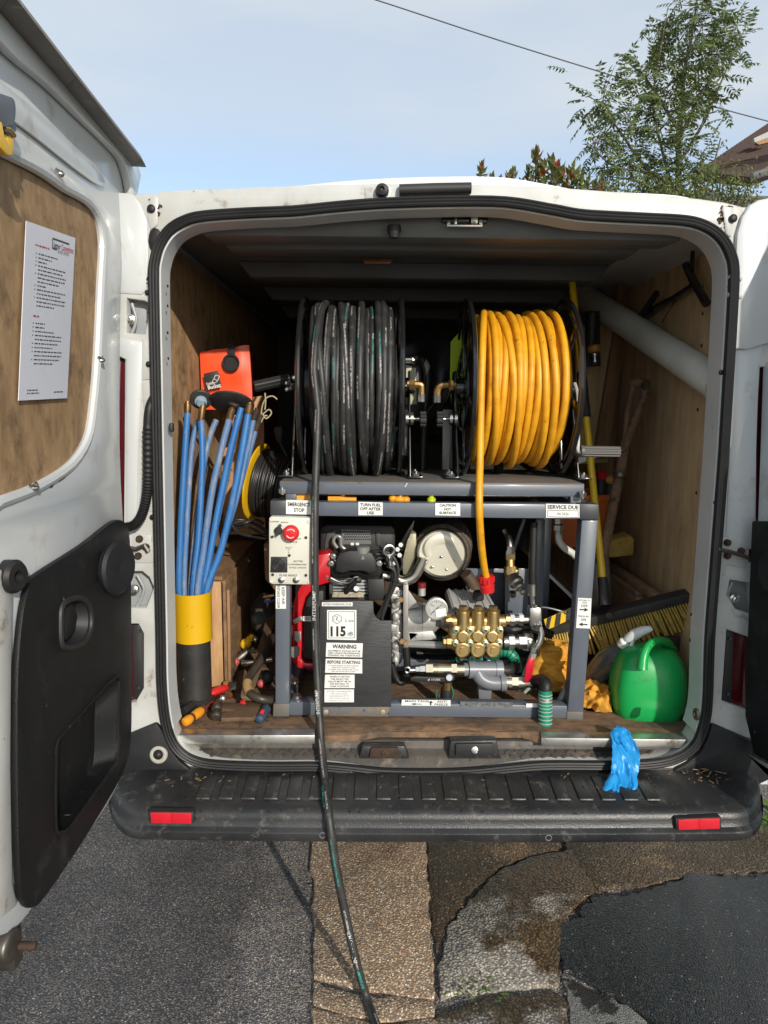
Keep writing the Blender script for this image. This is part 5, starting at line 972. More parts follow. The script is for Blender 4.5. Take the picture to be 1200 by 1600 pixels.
# ------------------------------------------------------------------ silencer
sil = thing('exhaust_silencer', 'round silver exhaust silencer with a stamped face beside the engine', 'silencer', V((0.044,0.4,0.9018)))
c = V((0.0328,0.3,1.0036)); ax = V((.16, 1, -.02)).normalized(); RS = 39*.00184
STAIN = mat('stained_stainless', (.74, .71, .60), .34, .35, col2=(.60, .56, .44), ns=5, amt=.8, dirt=((.28, .20, .11), 22, .68, .08))
MB().lathe(c, ax, [(.004, RS*.92), (.0, RS*.96), (-.002, RS), (.006, RS*1.04), (.016, RS*1.02), (.02, RS*.98)], 40).build('rim', STEEL, sil)
MB().lathe(c+ax*.003, ax, [(0, .002), (0, RS*.93), (.01, RS*.93)], 40).build('face_plate', STAIN, sil)
mb = MB(); mb.lathe(c+ax*.02, ax, [(0, RS*.98), (.004, RS*1.18), (.20, RS*1.18), (.21, RS*.6)], 40); mb.build('guard', mat('soot_mesh_guard', (.045, .036, .030), .6, .6, col2=(.10, .07, .05), ns=90, amt=1.), sil)
mb = MB()
for k in range(7):
    t = .022+k*.026; mb.torus(c+ax*t, ax, RS*1.185, .0016, 40, 5)
for k in range(36):
    a, b = perp(ax); d = a*math.cos(k*math.pi/18)+b*math.sin(k*math.pi/18); mb.cyl(c+ax*.022+d*RS*1.185, c+ax*.20+d*RS*1.185, .0013, n=4)
mb.build('guard_mesh', mat('brown_mesh', (.085, .068, .055), .5, .7), sil, props={'kind': 'stuff'})
u, w = V((1, 0, 0)), V((0, 0, 1)); mb = MB(); pts = []
for k in range(18):
    a = math.radians(208-k*11); pts.append(c+u*(RS*.56*math.cos(a))+w*(RS*.50*math.sin(a)+RS*.12)+V((0, -.001, 0)))
mb.tube(pts, [RS*(.10+.13*math.sin(math.pi*k/17)) for k in range(18)], 10); 
for v in mb.bm.verts: v.co.y = c.y+(v.co.y-c.y)*.22
mb.build('stamped_crescent', STAIN, sil, smooth=60)
for q in ((0.0327,0.297,0.9946), (0.0726,0.297,0.9872), (0.0068,0.297,0.9635), (0.0487,0.297,0.9561)): MB().ball(q, (.0042, .002, .0042), 10, 6).build('rivet', STEEL, sil)
MB().cyl((0.1142,0.36,0.9301), (0.1499,0.38,0.8729), .018, .021, 14).build('tail_pipe', mat('rusty_pipe', (.12, .075, .05), .6, .6, col2=(.2, .14, .1), ns=14), sil)

# ------------------------------------------------------------------ pump
pmp = thing('plunger_pump', 'brass headed high pressure plunger pump with pressure gauge', 'pump', V((0.1458,0.3,0.6911)))
pr([(0.0563,0.225,0.7927),(0.0635,0.225,0.8061),(0.2044,0.225,0.807),(0.2104,0.225,0.7936),(0.2103,0.225,0.7415),(0.1995,0.225,0.7299),(0.0652,0.225,0.731),(0.0556,0.225,0.7426)], .07, 'manifold_block', BRASS, pmp, .005)
MB().cyl((0.0624,0.252,0.8132), (0.2201,0.252,0.8141), .0185, n=20).build('discharge_gallery', BRASS, pmp)
MB().cyl((0.0448,0.245,0.8171), (0.0616,0.245,0.8172), .013, n=8).build('end_plug', BRASS, pmp)
MB().cyl((0.2187,0.245,0.8201), (0.2318,0.245,0.8202), .016, n=8).build('end_plug', BRASS, pmp)
for x, q, q2, q3 in ((0, (0.094,0.245,0.7942), (0.0916,0.222,0.7766), (0.0908,0.222,0.738)), (1, (0.1371,0.245,0.7945), (0.1343,0.222,0.7768), (0.1354,0.222,0.7383)), (2, (0.1811,0.245,0.7948), (0.177,0.222,0.7771), (0.1801,0.222,0.7386))):
    b = V(q); MB().cyl(b+V((0, -.004, -.006)), b+V((0, -.004, .050)), .0200, n=20).build('valve_chamber', BRASS, pmp)
    MB().lathe(b+V((0, 0, .048)), (0, 0, 1), [(0, .0195), (.006, .0195), (.008, .014)], 20).hexnut(b+V((0, -.0, .055)), b+V((0, 0, .066)), .0135).build('valve_cap', BRASS, pmp)
    MB().lathe(q2, (0, -1, 0), [(-.004, .0165), (.008, .0165), (.009, .0135), (.0075, .013), (.0075, .001)], 22).build('plunger_boss', BRASS, pmp)
    MB().lathe(q3, (0, -1, 0), [(-.02, .022), (.012, .022), (.014, .0185), (.012, .018), (.012, .001)], 24).hexnut(V(q3)+V((0, -.010, 0)), V(q3)+V((0, -.016, 0)), .010).build('inlet_cap', BRASS, pmp)
BOLT = mat('yellow_passivated', (.55, .60, .38), .35, .8, col2=(.40, .42, .2), ns=60)
for q in ((0.0709,0.223,0.7953), (0.1117,0.223,0.7956), (0.1562,0.223,0.7958), (0.1988,0.223,0.7961), (0.07,0.223,0.7559), (0.1127,0.223,0.7562), (0.1573,0.223,0.7564), (0.1983,0.223,0.7566)):
    b = MB().lathe(q, (0, -1, 0), [(-.004, .0105), (.003, .0105), (.004, .0085), (.010, .008), (.011, .0045), (.007, .004), (.007, .001)], 14).build('cap_screw', BOLT, pmp)
    MB().hexnut(V(q)+V((0, -.0085, 0)), V(q)+V((0, -.0075, 0)), .0035).build('socket', BLKM, b)
MB().lathe((0.0532,0.24,0.753), (-1, 0, 0), [(-.01, .020), (.006, .020), (.008, .016), (.016, .016)], 8).build('inlet_plug', BRASSD, pmp)
cq = [V(p) for p in ((0.0546,0.36,0.8795), (0.1784,0.36,0.8783), (0.2031,0.3,0.835), (0.0689,0.3,0.8361))]
ck = MB().prism(cq, (0, .05, -.03)).build('crankcase', ALU, pmp, .003)
for k in range(6):
    a = cq[0]+(cq[1]-cq[0])*(.06+.176*k); b = cq[3]+(cq[2]-cq[3])*(.06+.176*k); MB().bar(a, b, .006, .010, (0, -1, .6)).build('fin', ALU, ck, .001)
MB().lathe((0.1447,0.3,0.8662), (0, -.2, 1), [(0, .017), (.022, .0165), (.026, .012), (.027, .002)], 14).build('oil_cap', BLKM, pmp)
# drive coupling between engine and pump
MB().lathe((-.0629,0.34,0.7956), (1, 0, 0), [(0, .046), (.04, .046), (.042, .043), (.044, .046), (.082, .045), (.10, .03), (.14, .03)], 28).build('gearbox', ALU, pmp)
MB().prism([(-.0641,0.3,0.762),(0.0108,0.3,0.7664),(0.0268,0.3,0.7385),(-.0579,0.3,0.7341)], (0, .04, 0)).build('gearbox_foot', ALU, pmp, .003)
MB().cyl((-.0197,0.36,0.8608), (-.0204,0.36,0.9011), .012, n=14).build('filler_neck', ALU, pmp); MB().cyl((-.0204,0.355,0.8863), (-.0207,0.355,0.9023), .0135, n=14).build('filler_cap', mat('dark_red_cap', (.18, .012, .012), .4), pmp)
# gauge
gc = V((0.0116,0.195,0.865)); gg = MB().lathe(gc+V((0, .022, 0)), (0, -1, 0), [(0, .030), (.018, .0325), (.024, .0325), (.026, .0285), (.023, .028)], 32).build('pressure_gauge', ALU, pmp)
MB().lathe(gc+V((0, .000, 0)), (0, -1, 0), [(0, .002), (0, .0285), (-.003, .0285)], 32).build('dial', GLASSG, gg)
mb = MB(); mb.bar(gc+V((-.012, -.0022, -.011)), gc+V((.007, -.0022, .007)), .0022, .0008, (0, 1, 0))
for k in range(19):
    a = math.radians(-135+k*15)+math.pi/2; d = V((math.cos(a), 0, math.sin(a))); r0 = .019 if k % 3 == 0 else .0215; mb.bar(gc+d*r0+V((0, -.002, 0)), gc+d*.0245+V((0, -.002, 0)), .0011, .0006, (0, 1, 0))
for s, x, z in (('0', -.0135, -.0125), ('100', -.0115, .010), ('200', .012, .010), ('bar', .0, -.004)): text_bm(mb, s, gc+V((x, -.002, z)), XD, UD, .0034)
mb.build('dial_marks', M_INK, gg, smooth=0)
sticker_c = [V(p) for p in [(0.0077,0.1915,0.8632),(0.0384,0.1915,0.869),(0.0407,0.1915,0.8465),(0.0118,0.1915,0.8407)]]
MB().prism(sticker_c, (0, .0006, 0)).build('dial_sticker', M_PAPER, gg, smooth=0)
MB().hexnut((0.0304,0.235,0.8335), (0.0539,0.245,0.8268), .010).build('gauge_stem', BRASSD, pmp)

# ------------------------------------------------------------------ valves and pipework
def fit(mb, a, b, segs):
    """run of fittings from a to b: segs (share of the length, radius, sides)"""
    a, b = V(a), V(b); d = b-a; t = 0
    for w, r, n in segs: mb.cyl(a+d*t, a+d*(t+w), r, n=n); t += w
    return mb
man = thing('valve_manifold', 'grey and nickel pipe manifold with ball valves across the foot of the rig', 'manifold', V((0.1518,0.25,0.5682)))
NICK = mat('nickel_brass', (.55, .50, .38), .3, 1., col2=(.40, .35, .26), ns=22, amt=.7, dirt=((.20, .14, .08), 40, .68, .08))
fit(MB(), (-.0605,0.225,0.6721), (-.0101,0.225,0.6743), ((.35, .008, 10), (.25, .013, 6), (.4, .016, 6))).build('hose_tail', STEEL, man)
MB().torus((-.0663,0.222,0.6732), (0, 1, 0), .008, .003, 14, 6).build('tail_ring', STEEL, man)
fit(MB(), (-.0138,0.225,0.6743), (0.0983,0.225,0.6749), ((.18, .0225, 6), (.12, .019, 16), (.36, .0215, 16), (.14, .024, 6), (.2, .020, 16))).build('ball_valve', NICK, man)
MB().prism([(-.0603,0.188,0.6632),(-.0438,0.188,0.6671),(0.0371,0.188,0.6637),(0.0424,0.188,0.6752),(0.0533,0.188,0.6772),(0.0664,0.188,0.6696),(0.0685,0.188,0.6581),(0.0558,0.188,0.6484),(-.0435,0.188,0.6498),(-.0601,0.188,0.6536)], (0, .008, 0)).build('black_lever', BLKM, man, .003)
mb = MB(); text_bm(mb, '55/11 P', V((0.0078,0.1875,0.658)), -XD, -UD, .006, .036); mb.build('lettering', M_PAPER, man, smooth=0)
MB().cyl((0.0531,0.2,0.659), (0.0507,0.178,0.6677), .009, n=12).build('lever_nut', STEEL, man)
fit(MB(), (0.0495,0.215,0.6395), (0.0469,0.215,0.5886), ((.4, .014, 8), (.6, .018, 12))).build('drain_cock', BLKM, man)
MB().cyl((0.0495,0.215,0.6414), (0.0482,0.215,0.616), .0145, n=10).build('drain_nut', BRASSD, man)
MB().tube(smooth_path([(0.0197,0.21,0.6179),(0.0183,0.21,0.5945),(0.0335,0.21,0.5828),(0.0595,0.21,0.5868),(0.0665,0.21,0.6065),(0.0623,0.21,0.6299)], 4), .0016, 5).build('tie_wire', mat('green_wire', (.02, .20, .12), .5), man)
GU = GREYPL
fit(MB(), (0.0965,0.225,0.6749), (0.2106,0.235,0.6717), ((.12, .020, 20), (.18, .0265, 20), (.52, .024, 20), (.18, .0265, 20))).build('tee', GU, man)
MB().tube(smooth_path([(0.1374,0.222,0.6684),(0.1481,0.215,0.6517),(0.1703,0.212,0.6413),(0.1965,0.212,0.6395),(0.2188,0.212,0.6416)], 5), .0215, 18).build('elbow', GU, man)
MB().cyl((0.2039,0.212,0.6405), (0.2188,0.212,0.6416), .0255, n=20).build('collar', GU, man)
MB().prism([(0.1399,0.235,0.6438),(0.1852,0.235,0.644),(0.1836,0.235,0.5728),(0.1457,0.235,0.5726)], (0, .03, 0)).build('support_leg', GU, man, .006)
MB().tube(smooth_path([(0.2088,0.235,0.6697),(0.2343,0.24,0.6679),(0.253,0.26,0.6743),(0.2601,0.28,0.6909)], 4), .019, 14).build('rubber_elbow', RUBBER, man)
fit(MB(), (0.217,0.212,0.6416), (0.3075,0.208,0.6417), ((.10, .020, 16), (.10, .022, 16), (.20, .0225, 6), (.38, .0195, 16), (.22, .0225, 6))).build('ball_valve', NICK, man)
MB().tube([(0.2876,0.2,0.6312),(0.2805,0.2,0.6234),(0.2733,0.2,0.6156)], .0105, 8).build('valve_stem', NICK, man)
MB().prism([(0.2773,0.178,0.7279),(0.2881,0.178,0.7299),(0.294,0.178,0.7204),(0.2856,0.178,0.6555),(0.2711,0.178,0.6516),(0.2653,0.178,0.6592),(0.269,0.178,0.7051)], (0, .008, 0)).build('red_lever', mat('red_vinyl_sleeve', (.55, .008, .03), .3, coat=.4), man, .003)
MB().tube(smooth_path([(0.3018,0.2,0.6468),(0.3097,0.165,0.6665),(0.314,0.13,0.6711),(0.3129,0.122,0.6519)], 4), .018, 14).build('hose_elbow', RUBBER, man)
GREENH = mat('green_suction_hose', (.012, .22, .13), .4, col2=(.01, .17, .10), ns=12)
STRIPE = mat('pale_helix', (.42, .52, .44), .45)
def ribbed(name, pts, r, pitch, parent, m1=GREENH, m2=STRIPE):
    pts = smooth_path(pts, 6); MB().tube(pts, r, 16).build(name, m1, parent)
    mb = MB(); acc = 0
    for a, b in zip(pts, pts[1:]):
        acc += (V(b)-V(a)).length
        if acc > pitch: acc = 0; mb.torus(b, V(b)-V(a), r+.0004, pitch*.24, 18, 6)
    mb.build('helix_rib', m2, parent)
ribbed('suction_hose', [(0.3128,0.122,0.6556), (0.3139,0.118,0.6067), (0.3145,0.11,0.5483)], .0180, .0055, man)
MB().cyl((0.3134,0.121,0.6355), (0.3136,0.12,0.6246), .0192, n=18).build('hose_clip', STRIP, man)
ribbed('suction_hose', [(0.1905,0.3,0.6873),(0.2096,0.28,0.7106),(0.2384,0.27,0.7103),(0.2575,0.265,0.6844),(0.2614,0.26,0.6545)], .016, .0065, man, GREENH, mat('dark_green_rib', (.01, .12, .07), .4))
ribbed('suction_hose', [(-.0395,0.36,0.7427),(0.0004,0.36,0.7306),(0.0522,0.36,0.7186),(0.0933,0.37,0.7072)], .017, .007, man, BLKM, GREENH)
ribbed('suction_hose', [(0.0814,0.29,0.6662),(0.099,0.28,0.686),(0.1271,0.29,0.6905),(0.1574,0.31,0.6754)], .013, .006, man, BLKM, GREENH)
MB().tube(smooth_path([(-.0655,0.3,0.726),(-.0199,0.29,0.7277),(0.0367,0.28,0.7294),(0.0623,0.27,0.735)], 4), .0105, 10).build('grey_hose', mat('grey_hose', (.26, .26, .25), .4), man)
MB().tube(smooth_path([(0.4047,0.21,0.6511),(0.3899,0.205,0.618),(0.375,0.2,0.5887),(0.3634,0.195,0.5713)], 4), .0095, 10).build('grey_conduit', mat('grey_hose', (.26, .26, .25), .4), man)
mb = MB()
for a, b in (((-.03,0.4,0.6627), (0.1535,0.42,0.6524)), ((0.1551,0.4,0.6426), (0.0697,0.4,0.6464))): mb.tube([a, b], .006, 6)
mb.build('rear_pipe', BLKM, man)  # matt black pipes at the back of the manifold

sel = thing('selector_valve', 'chrome selector valve with long thin lever at the right of the pump', 'valve', V((0.3097,0.26,0.7339)))
fit(MB(), (0.2187,0.245,0.8201), (0.2936,0.245,0.8206), ((.16, .014, 12), (.16, .0195, 6), (.18, .014, 12), (.18, .018, 6), (.32, .012, 12))).build('hex_fittings', STEEL, sel)
pr([(0.284,0.225,0.8609),(0.3173,0.225,0.8612),(0.3214,0.225,0.8077),(0.2861,0.225,0.8056)], .035, 'valve_body', STEEL, sel, .003)
MB().lathe((0.3024,0.24,0.8548), (0, -.2, 1), [(0, .013), (.008, .013), (.010, .009), (.016, .008), (.017, .002)], 12).build('spindle_nut', STEEL, sel)
MB().tube(smooth_path([(0.3081,0.232,0.8534),(0.3209,0.225,0.8631),(0.3444,0.215,0.8623),(0.3827,0.205,0.8541)], 4), .0034, 8).ball((0.3827,0.205,0.8541), .006).build('lever', STEEL, sel)
MB().tube(smooth_path([(0.3073,0.222,0.8162),(0.3179,0.215,0.7917),(0.314,0.21,0.7665),(0.3037,0.21,0.7473),(0.2974,0.212,0.7312)], 5), .0085, 10).build('bypass_pipe', STEEL, sel)
for q, d in (((0.3093,0.222,0.8143), (.1, 0, -1)), ((0.3019,0.21,0.7473), (-.3, 0, -1))): MB().hexnut(V(q), V(q)+V(d)*.014, .0125).build('union_nut', STEEL, sel)
MB().tube(smooth_path([(0.3006,0.212,0.7427),(0.2888,0.218,0.698),(0.2737,0.225,0.6445),(0.2648,0.23,0.607)], 4), .010, 8).build('clear_return_hose', mat('milky_hose', (.34, .33, .30), .35), sel)
fit(MB(), (0.2154,0.245,0.7522), (0.2812,0.245,0.7526), ((.2, .017, 12), (.25, .023, 6), (.2, .016, 12), (.35, .0215, 6))).build('hex_fittings', STEEL, sel)
MB().lathe((0.2876,0.255,0.7395), (0, 0, 1), [(-.012, .018), (.004, .018), (.006, .021), (.018, .021), (.02, .016), (.04, .016)], 8).build('elbow', STEEL, sel)
MB().lathe((0.2877,0.24,0.7524), (0, -1, 0), [(-.02, .016), (.006, .016), (.007, .012), (.011, .012)], 8).build('plug', STEEL, sel)
MB().tube(smooth_path([(0.2184,0.28,0.7898),(0.2475,0.29,0.775),(0.2933,0.29,0.7832),(0.3231,0.285,0.777),(0.3673,0.29,0.7598)], 4), .014, 10).build('black_hose', RUBBER, sel)
MB().tube(smooth_path([(0.293,0.26,1.1059),(0.2926,0.255,1.043),(0.2921,0.25,0.9799),(0.2945,0.25,0.9191)], 3), .0115, 12).build('pressure_hose', RUBBER, sel)
fit(MB(), (0.2942,0.25,0.9267), (0.2973,0.25,0.85), ((.45, .0135, 14), (.2, .008, 10), (.35, .0075, 10))).build('crimped_ferrule', STEEL, sel)

unl = thing('unloader_valve', 'brass unloader valve with chrome spring end above the pump', 'valve', V((0.2454,0.3,0.8884)))
MB().tube(smooth_path([(0.2272,0.36,1.0658),(0.2355,0.35,1.0519),(0.2391,0.335,1.0351),(0.2419,0.325,1.0136)], 4), .010, 10).build('inlet_pipe', STEEL, unl)
fit(MB(), (0.2416,0.325,1.0214), (0.2397,0.32,0.9951), ((.5, .013, 6), (.5, .0155, 6))).build('union_nut', STEEL, unl)
fit(MB(), (0.2395,0.32,0.999), (0.2414,0.305,0.9204), ((.2, .0155, 6), (.25, .013, 12), (.3, .019, 8), (.25, .014, 12))).build('body', BRASS, unl)
MB().cyl((0.226,0.31,0.9485), (0.2642,0.31,0.9507), .0105, n=12).build('cross_port', BRASS, unl)
mb = MB().lathe((0.2457,0.3,0.9334), V((.35, -.75, -.5)), [(0, .019), (.014, .019), (.016, .022), (.026, .022), (.030, .016), (.044, .016), (.046, .011), (.064, .010), (.066, .004)], 20); mb.build('spring_cap', STEEL, unl)
MB().cyl((0.2493,0.31,0.8858), (0.2508,0.315,0.8707), .010, n=8).build('drain', STEEL, unl)

# white delivery pipe with chrome unions under the service sticker
dp = thing('delivery_pipe', 'short white bent pipe with chrome unions under the service due sticker', 'pipe', V((0.3769,0.3,1.0734)))
MB().tube(smooth_path([(0.3772,0.3,1.0657),(0.3787,0.295,1.0456),(0.3935,0.29,1.0256),(0.4169,0.29,1.0104),(0.4397,0.3,0.9892)], 5), .0105, 12).build('pipe', mat('milky_pipe', (.62, .61, .55), .35), dp)
for a, b, r in (((0.3751,0.3,1.1116), (0.3758,0.3,1.0963), .014), ((0.376,0.3,1.0925), (0.3767,0.3,1.0772), .017), ((0.3768,0.3,1.0753), (0.3774,0.3,1.0619), .012)): MB().hexnut(a, b, r).build('union_nut', STEEL, dp)

# ------------------------------------------------------------------ left side of the load
from mathutils import noise
tubeo = thing('rod_tube', 'black pipe with a broad yellow band standing up to hold the blue rods', 'tube', V((-.6958,0.2364,0.56)))
tc_ = V((-.6826,0.215,0.7629)); tx, ty = tc_.x, tc_.y; zy0 = (-.6697,0.165,0.7704)[2]; zy1 = (-.6657,0.165,0.9069)[2]
MB().lathe((tx, ty, .575), (0, 0, 1), [(0, .050), (.02, .054), (.022, .047), (zy0-.575, .0465)], 28).build('pipe', mat('dirty_black_pipe', (.014, .014, .014), .5, col2=(.04, .038, .035), ns=9, amt=.8, dirt=((.16, .14, .12), 22, .66, .12), chip=((.3, .28, .25), 40, .67, .04)), tubeo)
MB().lathe((tx, ty, zy0-.004), (0, 0, 1), [(0, .047), (0, .053), (zy1-zy0+.004, .053), (zy1-zy0+.004, .049), (zy1-zy0-.06, .049)], 28).build('yellow_band', mat('yellow_band', (.62, .37, .006), .34, col2=(.54, .31, .005), ns=6, amt=.6, chip=((.14, .09, .02), 26, .645, .03), coat=.3), tubeo)
FER = mat('rod_ferrule', (.30, .17, .065), .42, .8, col2=(.10, .06, .03), ns=40, amt=.9)
rods = [
 ("293,643,.24 287,740,.225 282,840,.215 281,940,.205", "293,627,.243", .0092, BLUE, 'leftmost blue drain rod, standing nearly upright with a dull brass end', None),
 ("309,657,.30 300,700,.28 293,800,.25 288,940,.225", None, .0080, BLUEW, 'thin scuffed blue rod behind the two leftmost rods', None),
 ("314,654,.26 316,720,.25 311,830,.235 301,940,.215", "318,626,.265", .0092, BLUE, 'blue rod with a small round black plunger and pale blue nut on its end', (319, 624, .262, .036, .030)),
 ("338,656,.34 326,690,.325 314,760,.30 297,940,.24", None, .0088, BLUEW, 'short blue rod half hidden behind the plunger discs', None),
 ("359,653,.25 345,705,.24 330,775,.23 318,860,.22 308,940,.205", "364,634,.25", .0096, BLUEW, 'grey scuffed blue rod with a big round black plunger on its end', (362, 620, .275, .064, .040)),
 ("377,637,.26 362,695,.25 345,775,.24 330,855,.225 317,940,.21", None, .0094, BLUE, 'blue rod with a bare cut end beside the bright brass ferrule', None),
 ("371,652,.30 356,735,.28 341,805,.26 314,940,.225", None, .0088, BLUEW, 'worn blue rod wedged behind the two rightmost front rods', None),
 ("388,645,.25 379,700,.24 364,780,.23 345,860,.22 319,940,.205", "391,628,.25", .0100, BLUE, 'thick blue rod with a bright brass ferrule, rightmost at the front', None),
 ("396,655,.30 386,705,.29 368,785,.27 321,940,.225", "402,638,.30", .0082, BLUEW, 'blue rod with a brown ferrule just right of the bright ferrule', None),
 ("399,672,.33 388,712,.315 372,770,.29 322,940,.230", "409,645,.335", .0085, BLUEW, 'grimy rod leaning furthest right, frayed cord hooked at its rusty end', None)]
for pts, ftip, r, m, lab, disc in rods:
    pass
RODP = [[(-.6877,0.24,1.413),(-.6997,0.225,1.2414),(-.7116,0.215,1.0616),(-.7165,0.205,0.879)], [(-.675,0.3,1.3874),(-.6886,0.28,1.3097),(-.6989,0.25,1.1294),(-.7093,0.225,0.8735)], [(-.6559,0.26,1.3936),(-.6531,0.25,1.2757),(-.664,0.235,1.0768),(-.6829,0.215,0.8765)], [(-.6308,0.34,1.389),(-.6513,0.325,1.3262),(-.6711,0.3,1.1975),(-.6969,0.24,0.8695)], [(-.5731,0.25,1.3963),(-.5981,0.24,1.3038),(-.6258,0.23,1.1784),(-.6491,0.22,1.0244),(-.6676,0.205,0.8793)], [(-.5423,0.26,1.4249),(-.5694,0.25,1.3214),(-.6011,0.24,1.1774),(-.6284,0.225,1.0328),(-.6525,0.21,0.8781)], [(-.5613,0.3,1.3976),(-.588,0.28,1.2465),(-.6141,0.26,1.1194),(-.6618,0.225,0.8738)], [(-.521,0.25,1.411),(-.5371,0.24,1.3132),(-.565,0.23,1.1698),(-.6004,0.22,1.0248),(-.6477,0.205,0.8795)], [(-.5156,0.3,1.3925),(-.5338,0.29,1.3014),(-.5659,0.27,1.1554),(-.6489,0.225,0.8739)], [(-.5157,0.33,1.3606),(-.5349,0.315,1.2869),(-.5619,0.29,1.1809),(-.6483,0.23,0.8725)]]
RODF = [(-.6876,0.243,1.4411), None, (-.6486,0.265,1.4417), None, (-.5635,0.25,1.43), None, None, (-.5152,0.25,1.4411), (-.5041,0.3,1.4235), (-.4971,0.335,1.4107)]
RODD = {2: ((-.6574,0.272,1.447), .031), 4: ((-.5739,0.285,1.4372), .064)}
for k, (pts, ftip, r, m, lab, disc) in enumerate(rods):
    bot = V(RODP[k][-1]); t = thing('drain_rod', lab, 'drain rod', V((bot.x, bot.y, .60)), 'blue drain rods in the yellow banded tube')
    pts = RODP[k]+[(tx+(bot.x-tx)*.45, ty+(bot.y-ty)*.45, .60)]
    MB().tube(smooth_path(pts, 5), r, 12).build('rod', m, t)
    top = V(pts[0])
    if RODF[k]:
        f = V(RODF[k]); d = (f-top); MB().lathe(top-d*.15, d, [(0, r*1.02), (d.length*.3, r*1.12), (d.length*.9, r*1.12), (d.length*.95, r*.8), (d.length*1.15, r*.78)], 12).build('ferrule', RUST if k > 7 else FER, t)
    if k in RODD:
        c, R = V(RODD[k][0]), RODD[k][1]; ax = V((.15 if k == 2 else -.05, -.80 if k == 2 else -.50, -.86 if k == 4 else -.5)).normalized()
        MB().lathe(c-ax*.004, ax, [(0, R*.96), (.002, R), (.006, R), (.009, R*.9), (.010, R*.3), (.012, .002)], 30).build('plunger_disc', mat('scuffed_rubber_disc', (.018, .018, .018), .6, col2=(.05, .048, .045), ns=24, amt=.8, bump=.15), t)
        if k == 2: MB().lathe(c+ax*.008, ax, [(0, .017), (.006, .017), (.008, .011), (.016, .010)], 12).build('plunger_nut', mat('faded_blue_nut', (.22, .34, .42), .5, col2=(.35, .38, .38), ns=40), t)
        else: MB().lathe(V(RODF[k])+V((0, 0, -.004)), V(RODF[k])-top, [(0, .010), (.006, .016), (.012, .016), (.013, .008)], 14).build('plunger_nut', RUST, t)
cd_ = MB(); CORD = mat('frayed_cord', (.42, .36, .22), .8)
for q in ([(-.4983,0.33,1.4052),(-.4934,0.325,1.431),(-.4812,0.32,1.453),(-.4627,0.32,1.4586),(-.4499,0.32,1.4496)], [(-.4946,0.33,1.4052),(-.475,0.325,1.4201),(-.4678,0.325,1.4092),(-.4828,0.325,1.3943),(-.4937,0.325,1.4089)], [(-.4861,0.325,1.42),(-.4831,0.32,1.4457),(-.4847,0.32,1.4675)], [(-.4986,0.33,1.383),(-.4883,0.325,1.4016),(-.479,0.325,1.4017)]): cd_.tube(smooth_path(q, 5), .0022, 6)
tag(cd_.build('cord', CORD, None), 'frayed pale cord curling from the rusty rod end', 'cord')

# orange folding bucket
bag = thing('folding_bucket', 'flat orange folding bucket with black label hanging in the dark left side', 'bucket', V((-.6558,0.6,1.4492)))
BAGM = mat('orange_tarpaulin', (.82, .085, .018), .38, col2=(.70, .06, .012), ns=5, amt=.5, coat=.15)
mb = MB(); nx, nz = 14, 14
A, B_, Cc, D_ = (V(p) for p in [(-.7372,0.6,1.602),(-.5774,0.6,1.626),(-.5686,0.6,1.4189),(-.734,0.6,1.4173)])
g = []
for j in range(nz+1):
    row = []
    for i in range(nx+1):
        u, v = i/nx, j/nz; p = (A*(1-u)+B_*u)*(1-v)+(D_*(1-u)+Cc*u)*v
        p.z += .003*noise.noise(V((u*5, v*2, 4)))*(1-v); p.y += .008*noise.noise(V((u*3.4, v*2.6, 1)))-.006*math.sin(math.pi*u)*math.sin(math.pi*min(1, v*1.2))
        row.append(p)
    g.append(row)
fr = [[mb.bm.verts.new(p) for p in r] for r in g]; bk = [[mb.bm.verts.new(p+V((0, .016, 0))) for p in r] for r in g]
for j in range(nz):
    for i in range(nx):
        mb.bm.faces.new((fr[j][i], fr[j+1][i], fr[j+1][i+1], fr[j][i+1])); mb.bm.faces.new((bk[j][i], bk[j][i+1], bk[j+1][i+1], bk[j+1][i]))
for i in range(nx):
    mb.bm.faces.new((fr[0][i], fr[0][i+1], bk[0][i+1], bk[0][i])); mb.bm.faces.new((fr[nz][i], bk[nz][i], bk[nz][i+1], fr[nz][i+1]))
for j in range(nz):
    mb.bm.faces.new((fr[j][0], bk[j][0], bk[j+1][0], fr[j+1][0])); mb.bm.faces.new((fr[j][nx], fr[j+1][nx], bk[j+1][nx], bk[j][nx]))
mb.build('fabric', BAGM, bag, smooth=60)
MB().lathe((-.6325,0.58,1.5673), (0, -1, 0), [(-.004, .026), (.003, .028), (.006, .026), (.005, .022), (-.002, .021), (-.002, .001)], 24).build('grommet', VOID, bag)
MB().prism([(-.6415,0.58,1.6276),(-.6209,0.58,1.6298),(-.6197,0.58,1.5896),(-.6403,0.58,1.5874)], (0, .006, 0)).build('strap', VOID, bag, .001)
lb = MB().prism([(-.72,0.572,1.5316),(-.6746,0.572,1.5421),(-.6634,0.572,1.4936),(-.7131,0.572,1.483)], (0, .003, 0)).build('label_patch', BLKM, bag, .001)
mb = MB(); lx = (V((-.6634,0.572,1.4936))-V((-.7131,0.572,1.483))).normalized(); lz = (V((-.72,0.572,1.5316))-V((-.7131,0.572,1.483))); lz = (lz-lx*lz.dot(lx)).normalized()
text_bm(mb, 'Folding', V((-.6981,0.5715,1.5014))+V((0, -.0006, 0)), lx, lz, .0085, .026, bold=.01); text_bm(mb, 'Bucket', V((-.6859,0.5715,1.4924))+V((0, -.0006, 0)), lx, lz, .0125, .043, bold=.02)
def strokes(mb, ps, w, n=V((0, -1, 0))):
    for a, b in zip(ps, ps[1:]):
        a, b = V(a), V(b); d = (b-a).normalized(); s = d.cross(n).normalized()*w/2; mb.poly([a-s, b-s, b+s, a+s])
